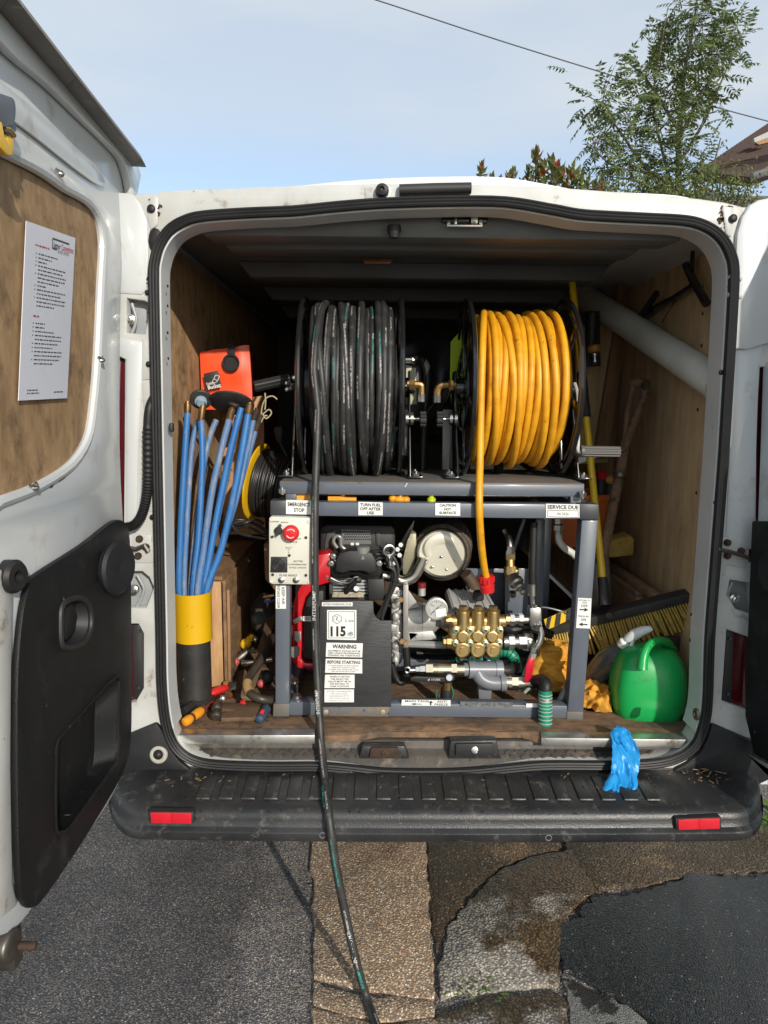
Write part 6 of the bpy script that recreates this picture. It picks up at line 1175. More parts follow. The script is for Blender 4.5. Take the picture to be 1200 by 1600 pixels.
strokes(mb, [V(p)+V((0, -.0008, 0)) for p in [(-.6874,0.5715,1.5157),(-.6809,0.5715,1.5279),(-.6687,0.5715,1.524),(-.6752,0.5715,1.5097),(-.6874,0.5715,1.5157)]], .0016)
strokes(mb, [V(p)+V((0, -.0008, 0)) for p in [(-.6874,0.5715,1.5157),(-.6938,0.5715,1.5055),(-.6815,0.5715,1.5036),(-.6752,0.5715,1.5097)]], .0012)
mb.build('lettering', M_PAPER, lb, smooth=0)

# plywood box over the left wheel, pale board behind
bx = thing('plywood_box', 'dirty plywood box with a pale end board, right of the yellow banded tube', 'box', V((-.6412,0.36,0.5801)))
a, b = V((-.6639,0.34,0.9057)), V((-.6175,0.34,0.9119)); ztop = a.z
MB().box(((-.74+b.x)/2, .349, (ztop+.562)/2), (b.x+.74-.012, .018, ztop-.566)).build('end_board', PLYL, bx, .001)
MB().prism([V((b.x-.012, .340, .562)), V((b.x-.012, .95, .562)), V((b.x-.012, .95, ztop)), V((b.x-.012, .340, ztop))], (.014, 0, 0)).build('side_board', PLYD, bx, .001)
MB().box(((-.74+b.x)/2-.006, .64, ztop+.008), (b.x+.74-.002, .60, .012)).build('top_board', PLYD, bx, .001)
MB().prism([V((b.x+.004, .345, .562)), V((b.x+.004, .353, ztop-.03)), V((b.x+.012, .353, ztop-.03)), V((b.x+.012, .345, .562))], (0, -.004, 0)).build('edge_batten', BATTEN, bx, 0)
tag(MB().prism([(-.7559,0.93,1.4451),(-.584,0.93,1.4703),(-.5869,0.93,0.9444),(-.7681,0.93,0.9431)], (0, .015, 0)).build('pale_board', PLYL, None, .001), 'pale plywood board standing behind the blue rods and cable reel', 'board')
tag(MB().prism([(-.5317,0.55,0.9803),(-.4894,0.55,0.9914),(-.4916,0.55,0.8179),(-.5292,0.55,0.8613)], (0, .15, 0)).build('wood_block', PLYD, None, .002), 'brown wood block tucked behind the rig post under the cable reel', 'wood block')

# yellow cable reel
cr = thing('cable_reel', 'yellow flanged reel of black cable left of the rig', 'cable reel', V((-.5428,0.6,1.0471)))
c = V((-.5523,0.58,1.1828)); ax = V((1, -.20, -.17)).normalized(); RC_ = .128
MB().lathe(c, ax, [(-.004, .02), (-.004, RC_-.01), (-.001, RC_), (.004, RC_), (.006, RC_-.012), (.004, .03)], 44).build('flange', YEL, cr)
MB().lathe(c+ax*.115, ax, [(0, .02), (0, RC_-.012), (.006, RC_-.01), (.008, .03)], 40).build('far_flange', BLKM, cr)
MB().lathe(c, ax, [(0, .06), (.115, .06)], 24).build('drum', BLKM, cr)
rnd = random.Random(8); pts = []; e1, e2 = perp(ax)
for (R, n, dirn) in ((.094, 12, 1), (.101, 12, -1), (.109, 12, 1)):
    for k in range(n*26):
        t = k/(n*26); s = t if dirn > 0 else 1-t; th = 2*math.pi*k/26
        pts.append(c+ax*(.010+.10*s+.002*math.sin(th*.7))+(e1*math.cos(th)+e2*math.sin(th))*(R+.002*math.sin(k*.31)))
MB().tube(pts, .0040, 6).build('cable', mat('black_flex', (.016, .016, .017), .38, col2=(.03, .03, .03), ns=20), cr, smooth=60)
mb = MB()
for q in ([(-.6288,0.42,1.0691),(-.5889,0.42,1.0815),(-.5513,0.43,1.0722),(-.5142,0.42,1.0539),(-.4837,0.4,1.0376)], [(-.6248,0.4,1.0565),(-.5832,0.41,1.0771),(-.536,0.41,1.0715),(-.4938,0.39,1.0512)], [(-.6173,0.4,1.0446),(-.5697,0.4,1.0649),(-.5251,0.39,1.051),(-.4794,0.37,1.0311)], [(-.6009,0.38,1.0719),(-.5799,0.37,1.0501),(-.5396,0.36,1.0404),(-.4934,0.36,1.0329)], [(-.6329,0.42,1.0611),(-.5658,0.38,1.0761),(-.5341,0.4,1.0851),(-.51,0.42,1.0701)]):
    mb.tube(smooth_path(q, 6), .0048, 7)
tag(mb.build('flex_bundle', mat('black_flex', (.016, .016, .017), .38), None, smooth=60), 'tangle of black flex below the yellow cable reel', 'cable')
mb = MB(); mb.tube(smooth_path([(-.4105,0.5,1.2147),(-.433,0.52,1.2415),(-.4556,0.54,1.2811),(-.4743,0.56,1.317),(-.4795,0.57,1.3414)], 4), .0048, 7); mb.lathe((-.4743,0.56,1.317), (-.1, .1, 1), [(0, .010), (.02, .016), (.045, .016), (.05, .008)], 10)
tag(mb.build('plug_lead', BLKM, None), 'black lead and plug in the shade between cable reel and hose reel', 'cable')

# ------------------------------------------------------------------ tools on the floor, left
def handtool(name, label, cat, loc, parts):
    t = thing(name, label, cat, loc)
    for nm, mb, m in parts: mb.build(nm, m, t)
    return t
fz = .575
a, b, c = V((-.6778,0.0727,0.578)), V((-.6457,0.1556,0.58)), V((-.6116,0.2414,0.588))
d = b-a
handtool('screwdriver', 'orange and brown screwdriver lying nearest the sill at the left', 'screwdriver', a, [
 ('handle', MB().lathe(a, d, [(0, .004), (.003, .012), (.014, .0145), (.028, .011), (.036, .0125), (.06, .0145), (d.length*.92, .012), (d.length, .008)], 14), mat('orange_handle', (.74, .30, .02), .35, col2=(.62, .22, .015), ns=30)),
 ('grip_ring', MB().lathe(a+d*.30, d, [(0, .0125), (.008, .013), (.010, .012)], 14), mat('brown_grip', (.12, .04, .02), .5)),
 ('collar', MB().lathe(a+d*.86, d, [(0, .0135), (.012, .0138), (.016, .010)], 12), mat('brown_grip', (.12, .04, .02), .5)),
 ('shaft', MB().cyl(b, c, .0048, .004, 10), mat('insulated_shaft', (.20, .035, .02), .45))])
p0, p1, p2 = V((-.5994,0.2655,0.6)), V((-.6591,0.2126,0.592)), V((-.6962,0.129,0.584))
handtool('pliers', 'insulated pliers with red and black-yellow handles beside the orange screwdriver', 'pliers', p2, [
 ('red_handle', MB().tube(smooth_path([p0, (p0+p1)/2+V((0, -.004, .004)), p1], 5), [.006, .009, .0105, .011, .0115, .0115, .011, .0105, .010, .0095, .008], 10), REDP),
 ('yellow_collar', MB().tube([p1, p1+(p2-p1)*.30], [.0105, .012], 10), YEL),
 ('black_handle', MB().tube(smooth_path([p1+(p2-p1)*.28, p1+(p2-p1)*.6, p2], 4), [.012, .0125, .013, .0135, .0135, .0135, .013, .0125, .011], 10), BLKM),
 ('jaws', MB().prism([p0+V(q) for q in ((0, 0, -.01), (.028, .018, -.012), (.032, .022, .006), (.006, .002, .012))], (0, .014, 0)), DSTEEL)])
q0 = V((-.6071,0.1627,0.6)); q1 = V((-.5941,0.0864,0.585))
handtool('lump_hammer', 'small dark hammer head standing right of the orange screwdriver', 'hammer', q1, [('head', MB().lathe(q1, q0-q1+V((0, 0, .01)), [(0, .011), (.004, .014), (.012, .0145), (.016, .011), (.030, .011), (.034, .014), (.046, .0145), (.05, .011)], 14), DSTEEL), ('shaft', MB().cyl(q0, V((-.5949,0.2083,0.6)), .007, .006, 10), RUST)])
q = V((-.5948,0.1735,0.605)); handtool('bolt', 'loose chrome slotted bolt on the red plier handle', 'bolt', q, [('head', MB().lathe(q, (.3, -1, .5), [(0, .010), (.005, .010), (.008, .006), (.009, .001)], 12), STEEL), ('collar', MB().lathe(q+V((.010, .010, .002)), (.5, 1, 0), [(0, .010), (.012, .011)], 12), mat('copper_ring', (.45, .18, .08), .4, .8))])
# wrecking bar with split claw
wb = [V((-.5322,0.7661,0.72)), V((-.516,0.5037,0.7)), V((-.5111,0.3147,0.67)), V((-.5195,0.226,0.64)), V((-.5262,0.1779,0.615)), V((-.5147,0.1727,0.6))]
t = thing('wrecking_bar', 'rusty flat wrecking bar with a notched claw foot leaning against the rig', 'crowbar', V((-.5346,0.1393,0.565)))
mb = MB(); wb = smooth_path(wb, 4); rg = []
for i, p in enumerate(wb):
    w = .013+.006*i/len(wb); rg.append([p+V((-w, -.004, 0)), p+V((w, -.004, 0)), p+V((w, .008, .006)), p+V((-w, .008, .006))])
mb.loft(rg); RB = mat('rusty_flat_bar', (.20, .125, .075), .7, .35, col2=(.10, .06, .035), ns=14, amt=.9, bump=.3, bs=60)
mb.build('shank', RB, t, .002)
MB().prism([(-.6031,0.1932,0.585),(-.5545,0.1892,0.585),(-.5155,0.2078,0.585),(-.4907,0.181,0.585),(-.4796,0.1122,0.585),(-.4972,0.0914,0.585),(-.5357,0.091,0.585),(-.5819,0.0865,0.585),(-.5899,0.1236,0.585),(-.5552,0.1367,0.585),(-.5955,0.1491,0.585)], (0, 0, -.012)).build('claw', RB, t, .002)
pts = smooth_path([V((-.4897,0.4379,0.7)), V((-.5006,0.2984,0.68)), V((-.5247,0.2353,0.65)), V((-.5298,0.1994,0.635)), V((-.514,0.1706,0.62)), V((-.4831,0.1585,0.61)), V((-.4565,0.1733,0.6))], 6)
t = thing('cranked_pipe', 'black bent pipe with tan tape lying across the wrecking bar', 'pipe', V((-.5345,0.2614,0.57)))
MB().tube(pts, .0125, 12).build('pipe', mat('oily_black', (.022, .020, .018), .4, col2=(.06, .045, .03), ns=20, amt=.8), t); MB().tube(pts[16:24], .0135, 12).build('tape', mat('tan_tape', (.34, .21, .09), .6), t)
q0, q1 = V((-.5946,0.464,0.6)), V((-.4928,0.4524,0.62)); handtool('box_spanner', 'bright steel tube spanner lying level behind the bent pipe', 'spanner', q0, [('tube', MB().lathe(q0, q1-q0, [(0, .008), (.002, .010), (.03, .010), (.034, .008), ((q1-q0).length, .008)], 12), STEEL)])
q0 = V((-.6188,0.4813,0.6)); handtool('ball_peen_tool', 'red tipped black tool left of the bright tube spanner', 'tool', q0, [('tip', MB().ball(q0, (.014, .014, .015)), mat('faded_red', (.50, .09, .08), .45)), ('head', MB().lathe(q0+V((.008, .006, .008)), (.8, .3, .6), [(0, .015), (.02, .016), (.03, .012), (.045, .010)], 14), DSTEEL), ('shaft', MB().cyl(q0+V((.03, .02, .03)), V((-.5385,0.4683,0.64)), .008, .007, 8), mat('grey_shaft', (.18, .17, .15), .5, .5))])
q0 = V((-.5054,0.2966,0.6)); handtool('red_ball_tool', 'round red knob on a black grip close to the rig foot', 'knob', q0, [('knob', MB().ball(q0, (.0125, .0125, .0125)), mat('faded_red', (.50, .09, .08), .45)), ('grip', MB().ball(q0+V((.012, .02, .010)), (.024, .022, .024)), BLKM)])
q0 = V((-.5959,0.5435,0.64)); handtool('marker_spray', 'small yellow bottle with ring neck on the tool heap', 'bottle', q0, [('bottle', MB().ball(q0, (.019, .016, .020), rot=Matrix.Rotation(.6, 3, 'Y')), YEL), ('neck', MB().lathe(q0+V((.010, 0, .014)), (.7, 0, .8), [(0, .010), (.006, .012), (.010, .008), (.022, .008), (.024, .003)], 12), YEL), ('cap', MB().ball(q0+V((.030, .012, .012)), (.012, .012, .012)), STEEL)])
q0 = V((-.6208,0.3789,0.6)); handtool('adjustable_spanner', 'chrome adjustable spanner standing against the plywood box', 'spanner', q0, [('jaw', MB().prism([q0+V(k) for k in ((-.016, 0, .012), (-.010, 0, .030), (-.004, 0, .028), (-.006, 0, .014), (.006, 0, .006), (.016, 0, .012), (.018, 0, -.006), (.004, 0, -.022), (-.010, 0, -.012))], (0, .010, 0)), STEEL), ('handle', MB().bar(q0+V((0, .005, -.01)), V((-.5947,0.2974,0.585)), .016, .007), DSTEEL), ('ring', MB().lathe(V((-.6088,0.31,0.59)), (0, -.3, 1), [(0, .015), (.008, .014), (.010, .008)], 12), mat('orange_ring', (.42, .16, .05), .5))])
a, b = V((-.4802,0.0932,0.575)), V((-.4682,0.153,0.582)); d = b-a
handtool('screwdriver', 'dark blue and red gripped screwdriver handle by the rig foot', 'screwdriver', a, [('handle', MB().lathe(a, d, [(0, .006), (.004, .012), (.016, .0145), (.03, .012), (d.length*1.0, .014), (d.length*1.05, .008)], 14), mat('navy_grip', (.035, .06, .10), .5)), ('inlay', MB().prism([a+d*.35+V(k) for k in ((-.004, -.010, .011), (.006, -.010, .011), (.010, -.004, .018), (.0, -.004, .018))], (0, .004, .002)), REDP), ('shaft', MB().cyl(b, b+d*.9+V((0, 0, .01)), .004, n=8), STEEL)])
q0 = V((-.5374,0.46,0.7544)); handtool('socket_driver', 'dark grey ridged cap lying against the plywood box', 'cap', q0, [('cap', MB().lathe(q0, (.5, -.6, .3), [(-.01, .020), (.010, .022), (.014, .018), (.016, .006)], 16), mat('slate_cap', (.05, .065, .065), .5)), ('wire', MB().tube(smooth_path([q0+V(k) for k in ((-.02, -.02, .012), (0, -.024, .022), (.02, -.02, .016))], 4), .0028, 6), BLKM)])
q0 = V((-.5264,0.5,0.8136)); handtool('brass_bit', 'small brass tube end above the grey ridged cap', 'fitting', q0, [('tube', MB().cyl(q0, q0+V((.035, 0, .006)), .0065, n=10), BRASSD)])
q0 = V((-.5197,0.47,0.809)); tag(MB().tube(smooth_path([q0, q0+V((.014, 0, -.003)), q0+V((.035, .01, .002))], 3), .004, 8).build('blue_wire', mat('blue_flex', (.04, .05, .28), .4), None), 'short blue wire beside the brass tube end', 'wire')
tag(MB().prism([V((-.5516,0.1829,0.58)), V((-.5299,0.1743,0.58)), V((-.538,0.1905,0.6))], (0, .008, .004)).build('red_wedge', REDP, None, .001), 'small red plastic wedge behind the wrecking bar claw', 'wedge')
for k, (q, s, lab) in enumerate((((-.553,0.66,0.7078), (.045, .08, .07), 'made-up dark filler lump behind the tool heap'), )):
    mb = MB(); mb.ball(q, s, 18, 12)
    for v in mb.bm.verts: v.co += V((noise.noise(v.co*14), noise.noise(v.co*14+V((5, 0, 0))), noise.noise(v.co*14+V((0, 7, 0)))))*.02
    mb.build('x', VOID, None) if False else tag(mb.build('dark_filler', mat('dark_filler_brown', (.03, .025, .02), .85, col2=(.06, .045, .03), ns=20, amt=.8), None, smooth=60), lab, 'bag')  # dark lump added only to fill the dark area behind the tools
rnd = random.Random(21); mb = MB()
for k in range(170):
    q = V(G(rnd.uniform(285,420) if False else 350,1105,.5615)) if False else V((rnd.uniform(-.66, -.42), rnd.uniform(.07, .40), .5625)); s = rnd.uniform(.0015, .006)
    mb.box(q, (s, s*rnd.uniform(.4, 1.6), s*.6), Matrix.Rotation(rnd.uniform(0, 3), 3, 'Z'))
stuff(mb.build('floor_litter', mat('floor_litter', (.10, .075, .05), .9, col2=(.02, .018, .015), ns=60, amt=1.), None, smooth=0))

# ------------------------------------------------------------------ right side of the load
br = thing('broom', 'wide yard broom with yellow bristles, black head and yellow pole', 'broom', V((0.5459,0.34,0.7077)))
hl, hr = V((0.3726,0.44,0.7236)), V((0.7916,0.27,0.898)); hx = (hr-hl).normalized(); 
HEADM = mat('muddy_black_broom_head', (.020, .019, .018), .65, col2=(.05, .045, .038), ns=16, amt=.8, dirt=((.14, .12, .09), 30, .64, .1))
up = V((.25, -.35, 1)).normalized(); up = (up-hx*up.dot(hx)).normalized(); fw = hx.cross(up)
MB().loft([[p-fw*w-up*h, p+fw*w-up*h, p+fw*w*.8+up*h, p-fw*w*.8+up*h] for p, w, h in ((hl, .020, .010), (hl+hx*.03, .024, .014), (hl+(hr-hl)*.45, .025, .016), (hr-hx*.02, .024, .015), (hr, .020, .011))]).build('head', HEADM, br, .003)
mb = MB(); L_ = (hr-hl).length; rnd = random.Random(4)
for r in range(4):
    for k in range(60):
        f = (k+.5+.5*(r % 2))/60.5; b = hl+(hr-hl)*f-up*.011+fw*(-.022+.0145*r)
        spl = (f-.5)*.03+rnd.uniform(-.006, .006)+(.016 if .30 < f < .36 else 0); ln = rnd.uniform(.080, .092)
        tip = b-up*ln+hx*spl+fw*(-.012+.008*r+rnd.uniform(-.004, .004)); mb.cyl(b, tip, .0028, .0042, 5)
stuff(mb.build('bristles', mat('yellow_bristles', (.60, .42, .09), .6, col2=(.36, .24, .06), ns=50, amt=.8, dirt=((.10, .075, .03), 40, .60, .12)), br, smooth=0))
pb, pt = V((0.5391,0.352,0.8666)), V((0.486,0.7,1.8695))
MB().tube([pb+(pt-pb)*f for f in (.0, .2, .4, .6, .8, 1)], .0115, 14).build('pole', YELP, br)
MB().lathe(pb+(pt-pb)*.0, pb-pt, [(-.055, .0145), (-.01, .016), (.012, .018), (.03, .022)], 14).build('socket', BLKM, br)
MB().lathe(V((0.5521,0.335,0.817)), fw*-1, [(-.02, .011), (.004, .011), (.006, .007), (.010, .006)], 10).build('clamp_bolt', DSTEEL, br)
g0, g1 = V((0.5144,0.615,1.5417)), V((0.5293,0.562,1.3963)); dd = (pt-pb).normalized(); ga = pb+dd*(g1-pb).dot(dd); gb = pb+dd*(g0-pb).dot(dd)
MB().lathe(ga, gb-ga, [(0, .013), (.004, .0165), ((gb-ga).length-.004, .0160), ((gb-ga).length, .013)], 16).build('grip_sleeve', BLKM, br)
MB().tube([pt, pt+dd*.06], .015, 12).build('end_grip', BLKM, br)
for q in ([(0.3677,0.4,0.7656),(0.4054,0.4,0.7804),(0.4144,0.4,0.7617),(0.3767,0.4,0.7448)], [(0.4119,0.395,0.7882),(0.4475,0.395,0.8029),(0.4545,0.395,0.7822),(0.421,0.395,0.7654)]):
    pass
tp = MB().prism([(0.3706,0.405,0.7725),(0.4539,0.405,0.8105),(0.4638,0.405,0.773),(0.3801,0.405,0.7391)], (0, .003, 0)).build('hazard_tape', YELP, br, 0)
mb = MB()
for q in ([(0.3803,0.404,0.777),(0.3942,0.404,0.7833),(0.3878,0.404,0.7436),(0.3758,0.404,0.7394)], [(0.4081,0.404,0.7897),(0.424,0.404,0.796),(0.4216,0.404,0.7585),(0.4037,0.404,0.75)], [(0.4397,0.404,0.8044),(0.4536,0.404,0.8107),(0.4574,0.404,0.7733),(0.4395,0.404,0.7669)]): mb.prism(q, (0, .0006, 0))
mb.build('tape_stripes', BLKM, tp, smooth=0)
# spade with D handle
sp_ = thing('spade', 'muddy wooden D handled spade leaning on the right wall', 'spade', V((0.5405,0.4,0.9765)))
MUD = mat('muddy_wood', (.21, .12, .07), .85, col2=(.085, .05, .03), ns=26, amt=.9, dirt=((.035, .022, .015), 40, .56, .08), bump=.4, bs=70)
MB().tube(smooth_path([(0.5415,0.4,0.9562),(0.5689,0.43,1.0727),(0.5982,0.465,1.19),(0.6277,0.5,1.3093),(0.6326,0.505,1.3253)], 3), [.016]*10+[.017, .0175, .018], 12).build('shaft', MUD, sp_)
MB().tube(smooth_path([(0.6277,0.5,1.3093),(0.6387,0.525,1.4101),(0.6538,0.54,1.4873),(0.6562,0.545,1.5117)], 3), .0095, 10).build('fork_arm', MUD, sp_); MB().tube(smooth_path([(0.6262,0.49,1.3098),(0.6535,0.505,1.3862),(0.6851,0.52,1.461),(0.6925,0.525,1.5033)], 3), .0125, 10).build('fork_arm', MUD, sp_)
MB().tube([(0.6519,0.55,1.5098),(0.678,0.538,1.5177),(0.6972,0.522,1.5073)], [.0145, .0155, .0165], 12).build('hand_grip', MUD, sp_); MB().lathe((0.6867,0.505,1.5066), (.2, -1, 0), [(-.01, .012), (.001, .012), (.001, .006), (.004, .005), (.004, .001)], 12).build('rivet', DSTEEL, sp_)
MB().cyl((0.6023,0.455,1.2355), (0.6009,0.455,1.2234), .0195, n=14).build('wire_binding', DSTEEL, sp_)
MB().prism([(0.4976,0.44,0.9471),(0.5781,0.44,0.9643),(0.6084,0.44,0.7165),(0.5486,0.44,0.6733),(0.4963,0.44,0.7265)], (0, .010, 0)).build('blade', DSTEEL, sp_, .002)
# bucket with bottles
bk_ = thing('builders_bucket', 'orange plastic bucket behind the right rig post, holding bottles', 'bucket', V((0.5457,0.7,0.948)))
c = V((0.5486,0.72,1.1437)); zb_ = (0.5295,0.62,0.9591)[2]; OB = mat('orange_bucket', (.66, .16, .045), .5, col2=(.50, .11, .03), ns=7, amt=.7, dirt=((.16, .07, .035), 22, .66, .1))
MB().lathe((c.x, c.y, zb_), (0, 0, 1), [(0, .01), (0, .085), (c.z-zb_-.02, .112), (c.z-zb_-.018, .120), (c.z-zb_, .121), (c.z-zb_, .112), (.02, .082), (.012, .01)], 32).build('pail', OB, bk_)
q0 = V((0.6227,0.7,1.2049)); handtool('spray_paint_can', 'red capped bottle standing in the orange bucket', 'bottle', q0-V((0, 0, .1)), [('bottle', MB().lathe(q0-V((0, 0, .12)), (0, 0, 1), [(0, .022), (.085, .022), (.10, .014), (.112, .012)], 16), BLKM), ('cap', MB().lathe(q0-V((0, 0, .010)), (0, -.35, 1), [(0, .0165), (.022, .0165), (.025, .012)], 16), REDP)])
q0 = V((0.6528,0.7,1.1873)); handtool('foam_gun_can', 'yellow topped bottle beside the red cap in the bucket', 'bottle', q0-V((0, 0, .1)), [('bottle', MB().lathe(q0-V((0, 0, .12)), (0, 0, 1), [(0, .02), (.09, .02), (.11, .012)], 16), BLKM), ('cap', MB().ball(q0, (.019, .019, .017)), mat('ochre_cap', (.52, .27, .05), .5))])
# sponge, boxes, pipes
tag(MB().prism([V((0.6335,0.62,0.9844)), V((0.7214,0.66,1.0001)), V((0.7304,0.64,0.9903)), V((0.7295,0.64,0.9319)), V((0.6389,0.62,0.9264))], (.0, .06, .004)).build('sponge', mat('old_sponge', (.52, .36, .075), .95, col2=(.34, .22, .05), ns=40, amt=.9, bump=.6, bs=120), None, .006), 'yellow sponge block on the wooden box', 'sponge')
wbx = thing('timber_box', 'brown wooden box along the right wall under the sponge and white pipe', 'box', V((.62, .6, .562)))
fl_ = V((0.6737,0.46,0.8513)); zt_ = fl_.z; xr_ = .752
BOXW = wood_mat('brown_box_ply', (.33, .20, .11), (.17, .10, .055), .75, (5, 1.5, 3), dirt=((.05, .03, .02), 9, .62, .1))
MB().box(((fl_.x+xr_)/2, .78, zt_-.007), (xr_-fl_.x, .66, .014)).build('lid', BOXW, wbx, .001)
MB().box(((fl_.x+xr_)/2, .462, (zt_-.014+.562)/2), (xr_-fl_.x-.004, .014, zt_-.016-.562)).build('front_board', PLYL, wbx, .001)
MB().box((fl_.x+.008, .78, (zt_-.014+.562)/2), (.014, .62, zt_-.016-.562)).build('side_board', BOXW, wbx, .001)
MB().box((.70, .60, zt_+.012), (.03, .50, .022)).build('corner_batten', BOXW, wbx, .002)
tag(MB().tube([(0.7959,0.7,0.9429),(0.7842,0.5,0.9274),(0.7772,0.27,0.9134)], [.016, .016, .016], 14).build('thin_pipe', mat('dirty_white_pipe', (.58, .56, .52), .45, col2=(.45, .42, .38), ns=14), None), 'thin dirty white pipe resting on the wooden box by the right wall', 'pipe')
pp = thing('waste_pipe', 'long fat off-white plastic pipe slung across the right wall', 'pipe', V((0.691,0.6,1.6776)))
MB().tube([(0.6179,1.75,2.0986),(0.731,0.1,1.4908)], .0440, 28).build('pipe', PVCW, pp)
tt = thing('drain_key', 'black T shaped drain key hung on the right wall over the pale pipe', 'drain key', (0.74,0.5818,1.7762))
MB().tube([(0.735,0.978,1.7358),(0.735,0.6735,1.7523),(0.735,0.4591,1.7658),(0.735,0.3295,1.7818)], .0095, 10).build('shaft', BLK, tt); MB().tube([(0.728,0.3659,1.8449),(0.728,0.3066,1.7884),(0.728,0.2165,1.7162)], .012, 12).build('cross_bar', BLK, tt); MB().tube([(0.715,0.725,1.7163),(0.715,0.6215,1.7575),(0.715,0.542,1.7935)], .0105, 10).build('side_grip', mat('blue_black_grip', (.012, .016, .028), .4), tt)
MB().tube([(0.733,0.3451,1.8796),(0.733,0.3454,1.8305),(0.733,0.3125,1.7807),(0.733,0.3283,1.8273),(0.733,0.3323,1.8769)], .003, 6).build('hanging_cord', BLKM, tt); MB().tube([(0.738,0.4052,1.7835),(0.738,0.4723,1.7451),(0.738,0.5442,1.704)], .0016, 5).build('loose_wire', BLKM, tt)
gn = thing('jetting_lance', 'black nozzle gun with orange knurled collar hanging by the wood partition', 'gun', V((0.6194,0.85,1.5854)))
MB().prism([(0.5893,0.86,1.7795),(0.6353,0.86,1.78),(0.6503,0.86,1.5863),(0.5992,0.86,1.5835)], (0, .02, 0)).build('backing', BLKM, gn, .002)
q0 = V((0.6109,0.84,1.6456)); MB().lathe(V((0.6043,0.84,1.7726)), (0, 0, -1), [(0, .016), (.004, .020), (.09, .020), (.12, .018)], 14).build('body', BLKM, gn)
MB().lathe(V((0.6089,0.82,1.6551)), (.05, -.1, -1), [(0, .021), (.004, .024), (.022, .024), (.026, .018)], 16).build('collar', mat('orange_collar', (.52, .26, .03), .45), gn); MB().lathe(V((0.6127,0.82,1.6261)), (.05, -.1, -1), [(0, .015), (.008, .015), (.010, .010), (.020, .010), (.022, .012), (.03, .012), (.034, .007)], 12).build('coupling', STEEL, gn)
# green can, spray bottle, cloths, glove
gc_ = thing('petrol_can', 'rounded green plastic fuel can with moulded handle, right of the rig', 'fuel can', V((0.6471,0.22,0.5139)))
c = V((0.6313,0.205,0.6445)); GREEN = mat('green_can_plastic', (.008, .34, .075), .36, col2=(.006, .28, .06), ns=5, amt=.5, dirt=((.05, .10, .04), 11, .60, .10), chip=((.06, .07, .04), 40, .665, .03), bump=.05, bs=40)
mb = MB(); n_, m_ = 40, 24; rings = []
cz0 = c.z-.108; rx, ry, rz = .103, .085, .115; tilt = Matrix.Rotation(-.10, 3, 'Z') @ Matrix.Rotation(.03, 3, 'Y')
sp = lambda v, e: math.copysign(abs(v)**e, v)
for i in range(m_+1):
    th = -math.pi/2+math.pi*i/m_; ring = []
    for j in range(n_):
        ph = 2*math.pi*j/n_; e1_, e2_ = (.50 if th < 0 else .62), .58
        z = sp(math.sin(th), e1_)*rz; taper = 1-.12*max(0, z/rz)-.03*max(0, -z/rz)
        ring.append(c+tilt @ V((sp(math.cos(th), e1_)*sp(math.cos(ph), e2_)*rx*taper+(1e-4*math.cos(ph)), sp(math.cos(th), e1_)*sp(math.sin(ph), e2_)*ry*taper+(1e-4*math.sin(ph)), z)))
    rings.append(ring)
mb.loft(rings, cap=False); mb.build('can', GREEN, gc_, smooth=70)
hp = smooth_path([(0.5764,0.115,0.7192),(0.5831,0.125,0.7562),(0.6016,0.14,0.7806),(0.6362,0.165,0.7854),(0.6749,0.195,0.7699),(0.7043,0.225,0.7366)], 5)
MB().tube(hp, [.011+.005*abs(2*i/(len(hp)-1)-1)**2 for i in range(len(hp))], 12).build('handle', GREEN, gc_, smooth=70)
MB().lathe((0.7169,0.25,0.7593), (0, 0, 1), [(-.03, .020), (.008, .020), (.01, .015)], 18).build('filler_cap', BLKM, gc_)
MB().tube(smooth_path([(0.7098,0.17,0.6455),(0.6936,0.155,0.6287),(0.6893,0.15,0.6079),(0.6999,0.155,0.5904)], 4), .0022, 6).build('mould_line', GREEN, gc_)
sb = thing('spray_bottle', 'clear spray bottle with white trigger head lying against the green can', 'spray bottle', V((0.525,0.32,0.6124)))
b0, b1 = V((0.5087,0.33,0.6042)), V((0.5661,0.235,0.7557)); d = b1-b0; l_ = d.length
MB().lathe(b0, d, [(0, .02), (.004, .038), (l_*.55, .038), (l_*.75, .026), (l_*.88, .014), (l_, .013)], 22).build('bottle', mat('clear_bottle', (.62, .64, .62), .12, trans=.9, col2=(.40, .42, .4)), sb)
MB().lathe(b0+d*.02, d, [(0, .018), (.004, .034), (l_*.42, .034)], 18).build('dregs', mat('grey_fluid', (.09, .095, .09), .3, dirt=((.3, .3, .28), 30, .62, .1)), sb)
MB().lathe(b0+d*.93, d, [(0, .0155), (.018, .0155), (.022, .011)], 16).build('collar', M_PAPER, sb)
hd = MB(); k0, k1 = V((0.5702,0.232,0.7645)), V((0.6318,0.2,0.8098)); dx = (k1-k0)
rg = []
for f, w, h in ((-.02, .008, .008), (.05, .012, .014), (.35, .013, .017), (.65, .012, .014), (.9, .010, .010), (1, .006, .007)):
    p = k0+dx*f+V((0, 0, .006*math.sin(f*3))); a, b = perp(dx.normalized()); rg.append([p+a*w*math.cos(t*math.pi/6)+b*h*math.sin(t*math.pi/6) for t in range(12)])
hd.loft(rg).build('trigger_head', M_PAPER, sb, smooth=60)
MB().bar(V((0.5886,0.222,0.7718)), V((0.5783,0.215,0.7471)), .010, .006).build('trigger', M_PAPER, sb, .002)
